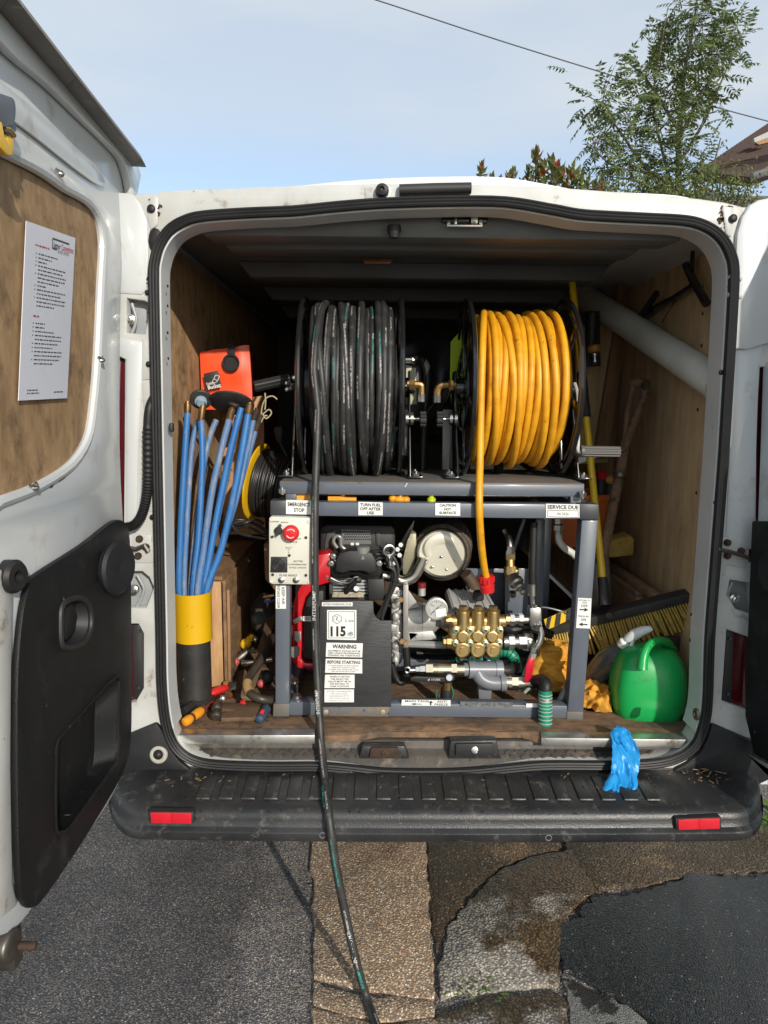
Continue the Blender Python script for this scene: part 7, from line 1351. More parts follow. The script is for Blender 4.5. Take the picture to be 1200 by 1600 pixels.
def crumple(name, label, c, r, m, seed, fold=.03, fr=9.):
    mb = MB(); c = V(c); mb.ball(c, r, 96, 64); s = V((seed*3.1, seed*1.7, seed*.9))
    for v in mb.bm.verts:
        d = (v.co-c); n = d.normalized(); q = v.co*fr+s
        u = q+V((noise.noise(q*.8), noise.noise(q*.8+V((5, 0, 0))), noise.noise(q*.8+V((0, 5, 0)))))*.9; w = noise.noise(q*.7)*.8+(1-2.4*abs(noise.noise(V((u.x*1.5, u.y*1.5, u.z*.7)))))*.62+(1-2.4*abs(noise.noise(V((u.x*1.1+9, u.y, u.z*2.4)))))*.40+(1-2*abs(noise.noise(u*3.1)))*.16
        v.co = v.co+n*fold*w
        v.co.z = max(v.co.z, .562+.001*(v.index % 5))
    return tag(mb.build(name, m, None, smooth=70), label, 'cloth')
CLOTH = mat('ochre_cloth', (.68, .33, .035), .8, col2=(.48, .21, .02), ns=12, amt=.8, dirt=((.16, .10, .045), 16, .60, .12), bump=.3, bs=160)
crumple('cleaning_cloth', 'rolled ochre cloth left of the right rig post, under the broom', (0.3886,0.31,0.6523), (.050, .05, .066), CLOTH, 1, .026, 17)
crumple('cleaning_cloth', 'crumpled ochre cloth on the floor between rig post and green can', (0.4962,0.25,0.5638), (.052, .06, .050), CLOTH, 2, .026, 19)
# blue nitrile glove flopped over the sill onto the bumper
gl = MB(); GLV = mat('blue_nitrile', (.015, .27, .62), .38, col2=(.010, .21, .52), ns=10, amt=.4, bump=.12, bs=60)
rows = [((0.4806,0.04,0.5893), (0.5029,0.04,0.5912)), ((0.4704,0.034,0.5811), (0.5134,0.034,0.5831)), ((0.464,0.018,0.5725), (0.515,0.018,0.5763)), ((0.4618,0.004,0.5596), (0.521,0.004,0.5634)), ((0.4564,-.01,0.5433), (0.5287,-.006,0.5433)), ((0.4506,-.026,0.5248), (0.5258,-.026,0.5269)), ((0.446,-.038,0.5063), (0.5192,-.038,0.5083)), ((0.4455,-.052,0.4927), (0.5083,-.052,0.4947)), ((0.441,-.068,0.4805), (0.4967,-.068,0.4824)), ((0.4378,-.09,0.4669), (0.4848,-.09,0.4687)), ((0.439,-.108,0.4549), (0.4694,-.108,0.4567)), ((0.4437,-.124,0.4472), (0.4547,-.124,0.449))]
rows = [(V(a), V(b)) for a, b in rows]; A_ = smooth_path([r[0] for r in rows], 4); B2 = smooth_path([r[1] for r in rows], 4); rg = []
for i, (a, b) in enumerate(zip(A_, B2)):
    ctr = (a+b)/2; hw = (b-a).length/2; f = i/(len(A_)-1); ring = []; sl = .006+.016*f
    for j in range(56):
        t = 2*math.pi*j/56; x = math.cos(t)*hw; y = math.sin(t)*(.0075+.004*math.sin(f*9))*(.5 if i < 2 or f > .96 else 1)
        k1 = x+.010*math.sin(f*7)+.012*noise.noise(V((f*4, x*30, 3)))
        fold = .013*(abs(noise.noise(V((k1*75, f*2.2, 2))))-.22)*2-.006*abs(noise.noise(V((k1*150, f*5, 8))))+.005*noise.noise(V((x*40, f*12, 5)))
        ring.append(ctr+(b-a).normalized()*(x+.003*noise.noise(V((f*20, j*.2, 1))))+V((0, y+fold-.010, -abs(y)*.2+sl*.35)))
    rg.append(ring)
gl.loft(rg)
for pts, rr in (([(0.4525,-.056,0.4914),(0.4357,-.074,0.4804),(0.4223,-.092,0.4714),(0.4236,-.104,0.4645),(0.4354,-.102,0.4669)], (.011, .0105, .010, .009, .004)), ([(0.4985,-.046,0.5002),(0.5025,-.06,0.4885),(0.5006,-.076,0.4782),(0.4919,-.088,0.4711)], (.009, .009, .008, .003))):
    m0 = len(pts); sm = smooth_path(pts, 5)
    gl.tube([V(p)+V((0, -.002, .006)) for p in sm], [rr[min(i//5, m0-1)]*(1-(i/5) % 1)+rr[min(i//5+1, m0-1)]*((i/5) % 1) for i in range(len(sm))], 14, ref=(0, 0, 1))
for v in gl.bm.verts: q = v.co*70; v.co += V((noise.noise(q), noise.noise(q+V((7, 0, 0))), noise.noise(q+V((0, 7, 0)))))*.0022
glo = tag(gl.build('rubber_glove', GLV, None, smooth=70), 'bright blue disposable glove flopped over the sill onto the bumper', 'glove')

# fittings lying on the shelf under the deck
def fitting(label, m, mb): return tag(mb.build('hose_fitting', m, None), label, 'hose fitting', 'fittings on the shelf under the reel deck')
c = V((-.3665,0.19,1.1818)); mb = MB().lathe(c, (0, -1, .12), [(-.03, .018), (-.004, .020), (0, .024), (.010, .024), (.012, .017), (.006, .016), (.006, .001)], 22); fitting('round orange hose end under the deck above the emergency stop sticker', ORA, mb)
c = V((-.277,0.2,1.1759)); mb = MB().box(c, (.036, .02, .018)).cyl(c, c+V((.06, 0, -.002)), .009, n=10).cyl(c+V((.022, 0, 0)), c+V((.022, 0, .016)), .007, n=10); fitting('orange tap fitting on the shelf left of the fuel sticker', ORA, mb)
c = V((-.0979,0.19,1.1787)); mb = MB().ball(c, (.020, .014, .010)).ball(c+V((-.018, 0, .002)), (.012, .010, .011)).ball(c+V((.018, .0, -.001)), (.012, .012, .010)).cyl(c, c+V((.004, 0, .012)), .006, n=8); fitting('orange knobbly fitting tied with a white cable tie', ORA, mb)
tag(MB().bar((-.0981,0.185,1.1828), (-.0783,0.165,1.2259), .003, .002, (0, 1, 0)).build('cable_tie', M_PAPER, None, 0), 'thin white cable tie sticking up over the deck edge', 'cable tie')
c = V((-.0092,0.19,1.1722)); mb = MB().lathe(c, (0, 0, 1), [(0, .012), (.010, .012), (.012, .0075), (.022, .0075), (.023, .0095), (.027, .0095), (.028, .006)], 16); fitting('lime green hose connector standing on the shelf', mat('lime_plastic', (.52, .62, .02), .35), mb)

# things in the dark behind the reels
tag(MB().prism([(-.1658,0.62,1.7154),(-.095,0.62,1.7182),(-.0943,0.62,1.6633),(-.1654,0.62,1.6626)], (0, .02, 0)).build('white_sheet', mat('grey_white_sheet', (.42, .43, .42), .6), None, .001), 'small white sheet seen over the end of the black hose', 'sheet')
ub = thing('pump_controller', 'dark box with cream window between the two hose reels', 'controller', V((-.0364,0.58,1.2991)))
MB().prism([(-.0763,0.62,1.5692),(-.0175,0.62,1.5718),(-.01,0.62,1.382),(-.0738,0.62,1.3814)], (0, .05, 0)).build('case', BLKM, ub, .003); MB().prism([(-.068,0.615,1.5587),(-.0344,0.615,1.5611),(-.0283,0.615,1.4407),(-.0663,0.615,1.4382)], (0, .01, 0)).build('window', mat('cream_window', (.50, .50, .36), .4), ub, .004)
MB().lathe((-.0518,0.61,1.5832), (1, 0, 0), [(-.02, .010), (.0, .010), (.002, .013), (.012, .013), (.02, .009)], 10).build('union', STEEL, ub); MB().tube(smooth_path([(-.0393,0.61,1.5854),(-.0147,0.6,1.5809),(0.0019,0.59,1.5478),(0.0023,0.58,1.486),(-.0053,0.57,1.4036),(-.0108,0.56,1.2062)], 5), .013, 10).build('hose', RUBBER, ub)
MB().prism([(-.1383,0.6,1.4229),(-.0541,0.6,1.4237),(-.0519,0.6,1.2724),(-.1284,0.6,1.2717)], (0, .05, 0)).build('steel_bracket', RIG, ub, .002)
tag(MB().tube(smooth_path([(0.0448,0.34,1.4877),(0.0324,0.36,1.4585),(0.0114,0.42,1.4246),(-.0019,0.5,1.4004)], 4), .0135, 12).build('link_hose', RUBBER, None), 'short black hose running back from the right brass elbow', 'hose')
tag(MB().prism([(0.0554,0.6,1.4247),(0.0891,0.6,1.4251),(0.092,0.6,1.2097),(0.0579,0.6,1.2094)], (0, .02, 0)).build('steel_strut', mat('galvanised', (.42, .42, .40), .5, .5, col2=(.30, .30, .28), ns=20), None, .001), 'galvanised strut rising from the deck between the reels', 'strut')
tag(MB().prism([(0.0737,0.58,1.641),(0.1097,0.58,1.6815),(0.1183,0.58,1.6696),(0.1,0.58,1.5767),(0.0934,0.58,1.5074),(0.0985,0.58,1.3796),(0.0837,0.58,1.3836),(0.0742,0.58,1.5276)], (0, .008, 0)).build('high_visibility_strap', mat('hi_vis_yellow', (.52, .72, .012), .6, col2=(.40, .58, .01), ns=16, amt=.6), None, .002), 'fluorescent yellow strap hanging behind the orange hose reel', 'strap')
tag(MB().prism([(0.1545,0.62,1.2084),(0.3637,0.62,1.2101),(0.2927,0.62,1.2655),(0.1521,0.62,1.2985)], (0, .012, 0)).build('galvanised_plate', mat('galvanised', (.42, .42, .40), .5, .5), None, .001), 'bare metal plate behind the foot of the orange hose reel', 'plate')
mb = MB(); pts = smooth_path([(0.2303,0.5,1.2895),(0.2294,0.5,1.2549),(0.2266,0.5,1.216)], 5)
for k in range(15): mb.torus((0.2294,0.5,1.2549) if False else V(pts[0])+(V(pts[-1])-V(pts[0]))*k/14, (0, 0, 1), .014, .0028, 16, 6)
tag(mb.build('spring', BLKM, None, props=None), 'black coil spring standing on the deck behind the orange hose', 'spring')
tag(MB().prism([(0.4934,0.62,1.2544),(0.5708,0.62,1.3022),(0.5768,0.62,1.2701),(0.4984,0.62,1.2415)], (0, .004, 0)).build('card', M_PAPER, None, 0), 'white card lying right of the orange hose reel foot', 'card')
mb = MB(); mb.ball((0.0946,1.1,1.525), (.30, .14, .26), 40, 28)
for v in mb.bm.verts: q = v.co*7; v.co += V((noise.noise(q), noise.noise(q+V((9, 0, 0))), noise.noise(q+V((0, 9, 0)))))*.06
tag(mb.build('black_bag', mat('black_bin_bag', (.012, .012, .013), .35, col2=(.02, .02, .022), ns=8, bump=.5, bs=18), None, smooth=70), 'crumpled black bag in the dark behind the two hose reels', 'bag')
MB_ = MB(); MB_.box((-.66, .95, 1.62), (.12, .5, .05)).build('x', VOID, None) if False else None

# ------------------------------------------------------------------ on the left door
nq = [V(p)+V((.0, 0, 0)) for p in [(-.7555,-.4986,1.7328),(-.7627,-.2816,1.7543),(-.7599,-.3662,1.4403),(-.7533,-.5679,1.4333)]]
nt_ = thing('paper_notice', 'laminated white instruction sheet taped to the brown board of the left door', 'notice', nq[3])
xd, ud = nq[1]-nq[0], nq[0]-nq[3]; nn = xd.cross(ud).normalized()
MB().prism([p+nn*.0012 for p in nq], -nn*.0012).build('sheet', mat('laminated_paper', (.66, .68, .74), .25, col2=(.60, .62, .68), ns=4, amt=.6, coat=.4), nt_, smooth=0)
def at_(u, v): return (nq[0]*(1-u)+nq[1]*u)*(1-v)+(nq[3]*(1-u)+nq[2]*u)*v+nn*.0018
mk, mr = MB(), MB(); W_, H_ = xd.length, ud.length
def line_of_print(mb, u0, v, u1, h=.0062, rnd=random.Random(31)):
    u = u0
    while u < u1:
        w = min(rnd.uniform(.02, .075), u1-u)
        mb.poly([at_(u, v-h/2), at_(u+w, v-h/2), at_(u+w, v+h/2), at_(u, v+h/2)]); u += w+.014
text_bm(mk, 'Jetter', at_(.52, .085), xd, ud, .011, W_*.15, 'L', .01); text_bm(mr, 'Conversions', at_(.69, .085), xd, ud, .012, W_*.27, 'L', .01)
strokes(mk, [at_(.60, .108), at_(.50, .108), at_(.50, .050), at_(.86, .052)], .003, nn)
text_bm(mk, '01923 270273', at_(.74, .118), xd, ud, .006, W_*.24)
line_of_print(mr, .17, .118, .44, .009)
ys = [.165, .188, .211, .234, .257, .280, .303, .326, .349, .372, .395, .418, .441, .464]; ws = [.62, .50, .40, .80, .74, .82, .80, .68, .42, .82, .72, .84, .82, .60]
for v, w in zip(ys, ws): line_of_print(mk, .24, v, w)
for v in (.165, .188, .211, .234, .280, .349, .372, .418): line_of_print(mk, .19, v, .205)
line_of_print(mr, .19, .525, .30, .009)
for v, w in zip([.565, .588, .611, .634, .657, .680, .703, .726, .749, .772, .795], [.42, .42, .62, .78, .78, .72, .60, .82, .80, .76, .62]): line_of_print(mk, .24, v, w)
for v in (.565, .588, .611, .634, .680, .703, .726, .772): line_of_print(mk, .19, v, .205)
for v, w in ((.945, .34), (.962, .37)): line_of_print(mk, .14, v, w)
line_of_print(mk, .68, .96, .88)
mk.build('lettering', mat('soft_print', (.06, .06, .07), .6), nt_, smooth=0); mr.build('lettering', M_INKR, nt_, smooth=0)
# hook with yellow clamps at the frame edge
hk = thing('hook', 'dark grey plastic hook on the left door holding yellow clamps', 'hook', (-.7173,-.6271,1.828))
MB().prism(smooth_path([(-.7109,-.6703,1.8608),(-.7126,-.6184,1.8802),(-.7133,-.598,1.8812),(-.7132,-.5993,1.8572),(-.7127,-.616,1.8401),(-.7107,-.6763,1.8178)], 3, True), (-.035, 0, 0)).build('hook_body', mat('slate_plastic', (.085, .095, .11), .4), hk, .004); MB().prism([(-.7173,-.6259,1.8364),(-.7186,-.5866,1.8564),(-.7186,-.5866,1.8417),(-.7177,-.6157,1.824),(-.7173,-.6272,1.827)], (-.02, 0, 0)).build('hook_jaw', mat('slate_plastic', (.085, .095, .11), .4), hk, .003)
yc = thing('spring_clamp', 'yellow spring clamp hanging from the grey hook on the left door', 'clamp', (-.7172,-.6316,1.7951))
MB().prism([(-.7001,-.6927,1.8186),(-.701,-.6659,1.827),(-.7012,-.6607,1.8099),(-.7019,-.6393,1.7963),(-.702,-.6361,1.7903),(-.7013,-.6566,1.7844),(-.7007,-.6751,1.7877),(-.7,-.6971,1.7869)], (-.016, 0, 0)).build('clamp_arm', YEL, yc, .003); MB().prism([(-.7194,-.6228,1.8286),(-.7204,-.5941,1.8316),(-.7204,-.5954,1.8072),(-.7197,-.6142,1.8046)], (-.012, 0, 0)).build('clamp_arm', YEL, yc, .003); MB().tube([(-.7172,-.6305,1.8311),(-.7177,-.6141,1.8353),(-.7183,-.5983,1.832)], .004, 8).build('spring', BRASS, yc)

# ------------------------------------------------------------------ ground
ASPH = stone_mat('worn_asphalt', [((0.131, 0.115, 0.104), 5), ((0.173, 0.153, 0.132), 4), ((0.235, 0.200, 0.167), 2), ((0.357, 0.306, 0.250), .7), ((0.578, 0.510, 0.420), .12)], 215, (0.046, 0.046, 0.051), .78, .6, patch=((.62, .62, .64), 2.2, .50, .25), spec=.4, wear=(-.62, -.42, 2.1))
AGG = stone_mat('exposed_aggregate_concrete', [((0.480, 0.332, 0.198), 4), ((0.654, 0.504, 0.342), 4), ((0.328, 0.211, 0.126), 3), ((0.829, 0.685, 0.504), 2), ((0.740, 0.343, 0.134), .5), ((1.090, 0.948, 0.755), .7)], 185, (0.235, 0.176, 0.126), .85, .6, patch=((.55, .50, .45), 5, .52, .2))
AGGW = stone_mat('half_wet_pebble_concrete', [((0.500, 0.453, 0.370), 4), ((0.639, 0.569, 0.474), 3), ((0.375, 0.323, 0.255), 3), ((0.764, 0.686, 0.567), 1)], 150, (0.210, 0.193, 0.172), .85, .7, wet=((.26, .19, .115), 3.6, .40, .08, .62), patch=((.75, .72, .66), 14, .55, .15))
AGGD = stone_mat('wet_brown_aggregate', [((0.108, 0.073, 0.039), 4), ((0.165, 0.112, 0.063), 4), ((0.070, 0.048, 0.025), 3), ((0.280, 0.213, 0.139), .8)], 150, (0.064, 0.049, 0.031), .45, .9, patch=((1.9, 1.8, 1.65), 6, .58, .06))
TAR = stone_mat('wet_black_tarmac', [((0.031, 0.033, 0.030), 5), ((0.052, 0.050, 0.048), 4), ((0.105, 0.098, 0.092), .8), ((0.312, 0.289, 0.251), .12)], 210, (0.020, 0.024, 0.025), .32, .5, patch=((1.7, 1.7, 1.7), 3, .5, .25), spec=.5)
PATCH = stone_mat('pale_worn_patch', [((0.312, 0.306, 0.288), 4), ((0.408, 0.396, 0.372), 3), ((0.240, 0.234, 0.216), 3)], 260, (0.204, 0.198, 0.180), .8, .5, wet=((.16, .15, .14), 11, .50, .05))
g = MB(); g.poly([(-400, -400, 0), (400, -400, 0), (400, 400, 0), (-400, 400, 0)]); structure(g.build('road', ASPH, None, smooth=0))
def slab(name, pts, m, top, wob=.004, bevel=.006):
    pts = [V(p) for p in pts]; out = []; rnd = random.Random(len(pts)*7+int(abs(pts[0].x)*1000))
    for a, b in zip(pts, pts[1:]+pts[:1]):
        n = max(1, int((b-a).length/.016)); d = (b-a); nr = V((-d.y, d.x, 0)).normalized() if d.length > 1e-6 else V()
        for k in range(n):
            j = (noise.noise((a+d*(k/n))*9)*1.6+noise.noise((a+d*(k/n))*38)*.9+rnd.uniform(-.25, .25))*wob*2.2
            out.append(a+d*(k/n)+nr*j)
    out = [V((p.x, p.y, top)) for p in out]
    return structure(MB().prism(out, (0, 0, -.06)).build(name, m, None, bevel, smooth=30))
slab('concrete_strip', [(-.3732,0.5137,0),(0.0115,0.5154,0),(0.0083,0.3718,0),(-.0027,0.1569,0),(-.003,0.051,0),(-.005,-.0895,0),(-.0122,-.2211,0),(-.1964,-.1962,0),(-.3118,-.1567,0),(-.3283,0.0506,0)], AGG, .014)
slab('concrete_strip', [(-.3109,-.1667,0),(-.1962,-.2059,0),(-.0131,-.2324,0),(-.0146,-.2705,0),(-.1344,-.2897,0),(-.2172,-.2704,0),(-.3075,-.2396,0)], AGG, .012)
slab('concrete_strip', [(-.3065,-.2505,0),(-.2168,-.2809,0),(-.1345,-.3001,0),(-.0155,-.2811,0),(-.0425,-.6843,0),(-.2869,-.6834,0)], AGG, .014)
slab('concrete_strip', [(-.3745,0.529,0),(0.0125,0.5307,0),(0.1344,4.2196,0),(-.6359,4.1975,0)], AGG, .014) if False else None
slab('mossy_gutter', [(0.0248,0.5154,0),(0.4962,0.5175,0),(0.4417,0.3733,0),(0.3505,0.3396,-0),(0.2449,0.2909,0),(0.1662,0.2087,0),(0.1087,0.1378,0),(0.0583,0.051,0),(0.0247,-.0218,0),(0.0017,-.0895,0),(0.0043,0.051,0),(0.0049,0.1569,0)], AGGD, .006)
slab('pavement_slab', [(0.4325,0.3531,0),(0.4796,0.3734,0),(0.4834,0.2759,0),(0.5019,0.172,0),(0.4111,0.0927,-0),(0.3554,-.0215,0),(0.3128,-.1279,0),(0.3016,-.1847,0),(0.1836,-.1925,0),(0.0868,-.2041,0),(0.0001,-.223,0),(0.0057,-.1216,0),(0.0479,0.0019,0),(0.1183,0.1242,0),(0.1808,0.2029,0),(0.2522,0.2753,-0),(0.3531,0.3233,0)], AGGW, .013, .005, .005)
slab('pavement_slab', [(-.0074,-.2741,0),(0.0513,-.238,0),(0.1592,-.2136,0),(0.2955,-.2022,0),(0.308,-.2269,0),(0.2615,-.4435,0),(-.0137,-.443,0)], AGGW, .012, .005, .005)
slab('pavement', [(0.4588,0.3904,0),(0.5297,0.5176,0),(1.8918,0.5235,0),(1.6859,0.273,0),(1.0695,0.2589,0),(0.815,0.2461,0),(0.6711,0.1924,0),(0.5116,0.1664,0),(0.4912,0.2822,0)], AGGD, .012, .006, .004)
slab('tarmac_patch', [(0.4222,0.0927,0),(0.5081,0.1551,0),(0.6667,0.1809,0),(0.8111,0.237,0),(1.0645,0.2497,0),(1.6783,0.2636,0),(1.3723,-.4457,0),(0.5185,-.4441,0),(0.4881,-.2709,0),(0.4605,-.2326,0),(0.3738,-.1728,0),(0.3178,-.1403,0),(0.3641,-.0215,0)], TAR, .0135, .012, .003)
slab('tarmac_patch', [(0.3162,-.1527,0),(0.3709,-.1827,0),(0.4526,-.2419,0),(0.478,-.2816,0),(0.4911,-.444,0),(0.267,-.4436,0),(0.3152,-.2232,0)], PATCH, .009, .006, .003)
rnd = random.Random(12)
mb = MB()
for k in range(420):
    y = rnd.uniform(-.45, .5); x = rnd.uniform(-.55, .75); s = rnd.uniform(.0015, .0042); z = .0145 if -.33 < x < 0 else (.0245 if x > .02 and x < .25 else .006)
    mb.box((x, y, z), (s*rnd.uniform(.7, 1.6), s, s*.7), Matrix.Rotation(rnd.uniform(0, 3), 3, 'Z'))
stuff(mb.build('loose_grit', mat('grit', (.34, .30, .25), .9, col2=(.10, .08, .06), ns=900, amt=1.), None, smooth=0))
STRAW = mat('dead_leaf_bits', (.34, .22, .09), .8, col2=(.16, .09, .04), ns=200, amt=1.)
mb = MB()
for k in range(70):
    if k < 30: p = V((rnd.gauss(.68, .035), rnd.gauss(-.035, .022), .4905))
    elif k < 46: p = V((rnd.gauss(-.62, .04), rnd.gauss(-.05, .02), .4905))
    else: p = V((rnd.uniform(-.5, .6), rnd.uniform(-.12, .0), .4895))
    s = rnd.uniform(.002, .008); mb.box(p, (s*rnd.uniform(.6, 2), s*.35, .0012), Matrix.Rotation(rnd.uniform(0, 3), 3, 'Z') @ Matrix.Rotation(rnd.uniform(-.4, .4), 3, 'X'))
for k in range(9): 
    a = V((rnd.gauss(.70, .03), rnd.gauss(-.02, .02), .495)); mb.tube([a, a+V((rnd.uniform(-.02, .02), rnd.uniform(-.02, .02), .004))], .0012, 4)
stuff(mb.build('leaf_litter', STRAW, None, smooth=0))
DROP = mat('water_drop', (.02, .022, .025), .05, col2=(.03, .03, .03), spec=.6)
mb = MB()
for k in range(90):
    p = V((rnd.uniform(-.62, .62), rnd.uniform(-.19, -.03), 0)); p.z = .486 if p.y > -.15 else .470+.012*(p.y+.19)/.04
    s = rnd.uniform(.0012, .0042); mb.ball(p, (s, s*.8, .0011), 7, 5)
stuff(mb.build('rain_drops', DROP, None))

# ------------------------------------------------------------------ plants
def leaf_mat(name, c1, c2, rough=.45):
    m = mat(name, c1, rough, col2=c2, ns=2.2, amt=1.)
    t = m.node_tree; b = t.nodes['Principled BSDF']; o = t.nodes['Material Output']
    tr = t.nodes.new('ShaderNodeBsdfTranslucent'); mx = t.nodes.new('ShaderNodeMixShader'); mx.inputs[0].default_value = .38
    src = b.inputs['Base Color'].links[0].from_socket; t.links.new(src, tr.inputs[0])
    t.links.new(b.outputs[0], mx.inputs[1]); t.links.new(tr.outputs[0], mx.inputs[2]); t.links.new(mx.outputs[0], o.inputs[0])
    return m
BARK = mat('grey_bark', (.13, .105, .08), .85, col2=(.06, .05, .04), ns=14, amt=.8, bump=.3)
def leaf(mb, p, d, nrm, ln, w, bend=.25):
    d = d.normalized(); s = d.cross(nrm)
    s = s.normalized() if s.length > 1e-4 else perp(d)[0]; n = s.cross(d)
    a = mb.bm.verts.new(p); b1 = mb.bm.verts.new(p+d*ln*.42+s*w/2-n*ln*.03); b2 = mb.bm.verts.new(p+d*ln*.42-s*w/2-n*ln*.03); m_ = mb.bm.verts.new(p+d*ln*.45+n*w*.14)
    c = mb.bm.verts.new(p+d*ln-n*ln*bend)
    mb.bm.faces.new((a, b1, m_)); mb.bm.faces.new((a, m_, b2)); mb.bm.faces.new((b1, c, m_)); mb.bm.faces.new((m_, c, b2))
def rv(r): return V((r.gauss(0, 1), r.gauss(0, 1), r.gauss(0, 1)))
rnd = random.Random(33)
tree = thing('ash_tree', 'slender young tree with feathery compound leaves rising behind the van roof', 'tree', V(((4.1709,9,4.5607)[0], 9, 0)))
base = V(((4.1709,9,4.5607)[0], 9, 0))
tk = MB(); stems = [smooth_path([base, *[(4.2638,9,3.4948),(4.1709,9,4.5607),(4.1291,9,5.4254),(4.1486,9,6.1867),(4.2334,9,6.7685),(4.2692,9,7.5014)]], 6),
 smooth_path([(4.1892,9,4.2971),(3.8379,8.8,5.0111),(3.6143,8.7,5.6393),(3.6777,8.7,6.2919),(3.7827,8.8,6.9049)], 5), smooth_path([(4.1645,9,4.385),(3.4484,8.6,4.856),(3.0795,8.4,5.1512),(2.791,8.3,5.4293),(2.5703,8.2,5.5042)], 5),
 smooth_path([(4.1775,9,4.9961),(4.5572,9.2,5.5914),(4.8492,9.4,6.1973),(5.0835,9.5,6.7235),(5.2574,9.6,7.0779)], 5), smooth_path([(4.208,9,4.5611),(3.5117,8.5,4.6588),(3.0481,8.3,4.6557),(2.751,8.2,4.7962),(2.6557,8.2,4.9939)], 5), smooth_path([(4.1227,9,5.254),(4.229,8.8,5.6043),(4.3871,8.7,5.9775),(4.4534,8.7,6.2626)], 5),
 smooth_path([(4.0925,9,5.425),(3.7229,9.2,6.0974),(3.5216,9.3,6.3519),(3.3771,9.3,6.4355)], 5), smooth_path([(4.2264,9,4.2976),(4.2592,8.6,4.6994),(4.3709,8.5,4.9588)], 5), smooth_path([(3.9468,8.9,4.5292),(3.3417,8.5,4.5571),(2.9251,8.3,4.5404)], 5)]
for i, s in enumerate(stems):
    r0 = .075 if i == 0 else .026; tk.tube(s, [max(.006, r0*(1-.92*k/(len(s)-1))) for k in range(len(s))], 8)
tk.build('trunk', BARK, tree)
anchors = []
for i, s in enumerate(stems):
    for k, p in enumerate(s):
        f = k/(len(s)-1)
        if (i == 0 and f < .40) or f < .25: continue
        for _ in range(4): anchors.append((p, f))
cl = [(4.1361,9,6.9966),(4.2838,8.8,6.7919),(4.0954,9.2,6.8646),(4.5571,9,6.7732),(3.8502,9,6.5815),(4.137,8.7,6.3791),(3.6876,9,6.3054),(3.8982,8.6,6.0486),(4.4206,9,6.1905),(3.5592,9.1,6.053),(3.7428,8.6,5.7638),(4.1812,8.8,5.7698),(3.493,8.6,5.557),(3.9037,8.5,5.3612),(4.452,9.1,5.7671),(3.2748,8.7,5.387),(3.5655,8.5,5.1939),(4.0082,8.5,5.1181),(2.8696,8.3,5.5489),(2.6753,8.2,5.4274),(3.015,8.4,5.0695),(3.4084,8.5,4.9052),(3.7238,8.4,4.835),(4.1552,8.6,4.9067),(2.8167,8.3,4.9512),(3.1202,8.4,4.7456),(3.4785,8.4,4.5863),(3.8303,8.4,4.5496),(4.2165,8.5,4.6678),(2.8815,8.3,4.548),(3.3125,8.4,4.4442),(3.6665,8.4,4.3825),(4.1021,8.5,4.4166),(4.4497,8.8,6.0048),(4.3941,8.8,6.2665),(4.7077,9.2,6.655),(5.0716,9.5,6.8707)]
tw = MB(); lv = MB(); ntw = 0
def compound(p, d, ln, n):
    pts = []; q = p.copy(); dd = d.normalized()
    for k in range(n+1):
        pts.append(q.copy()); q = q+dd*(ln/n); dd = (dd+V((0, 0, -.10))).normalized()
    up_ = V((0, 0, 1))+rv(rnd)*.25
    for k in range(1, n+1):
        t = (pts[k]-pts[k-1]).normalized(); sd = t.cross(up_).normalized(); nn = sd.cross(t)
        L_ = ln*(.34-.09*abs(k/n-.45))*rnd.uniform(.85, 1.1)
        for s in (-1, 1):
            leaf(lv, pts[k], sd*s*.85+t*.55+V((0, 0, -.22))+rv(rnd)*.07, nn+rv(rnd)*.2, L_, L_*.40)
    leaf(lv, pts[-1], (pts[-1]-pts[-2])+V((0, 0, -.1))*.1, up_, ln*.32, ln*.12)
    tw.tube([pts[0], pts[n//2], pts[-1]], .0022, 3)
for c in cl:
    c = V(c); near = min(anchors, key=lambda a: (a[0]-c).length)[0]
    for k in range(21):
        q = c+V((rnd.gauss(0, .13), rnd.gauss(0, .22), rnd.gauss(0, .15)))
        out = (q-near); out = out.normalized() if out.length > .05 else rv(rnd).normalized()
        st = q-out*.06
        if k % 4 == 0: tw.tube([near, (near+st)/2+rv(rnd)*.02, st], [.007, .005, .003], 4)
        compound(st, out+rv(rnd)*.45+V((0, 0, .18)), rnd.uniform(.20, .31), 5)
LEAFG = leaf_mat('ash_leaf', (.17, .215, .060), (.065, .105, .030))
stuff(lv.build('crown', LEAFG, tree, smooth=0)); stuff(tw.build('twigs', BARK, tree))
# red tipped shrub just over the roof
sh = thing('red_tipped_shrub', 'evergreen shrub with copper red new leaves peeping over the van roof', 'shrub', V(((1.2799,5,3.379)[0], 5, 0)))
rl, gl_, stm = MB(), MB(), MB(); bs_ = V(((1.2799,5,3.379)[0], 5, 0))
tips = [(0.7636,5,3.5801),(0.8739,5.1,3.5192),(0.9969,4.9,3.4762),(1.0594,5,3.5403),(1.256,5,3.6841),(1.3072,4.9,3.5553),(1.4198,5.1,3.6643),(1.4935,5,3.5349),(1.2081,4.9,3.4681),(1.6483,5.1,3.5456),(1.2787,4.8,3.4068),(1.7279,5,3.4833),(1.4924,4.8,3.4095),(1.379,4.8,3.4293),(0.9291,5,3.4623),(1.1324,5,3.4429),(1.8573,5.2,3.5113),(0.7999,4.9,3.3984),(1.3272,5.2,3.6171),(1.4215,4.9,3.5461),(1.5793,5,3.5578),(1.6443,4.9,3.4198),(1.2061,5.1,3.5843),(1.9158,5.2,3.5346)]
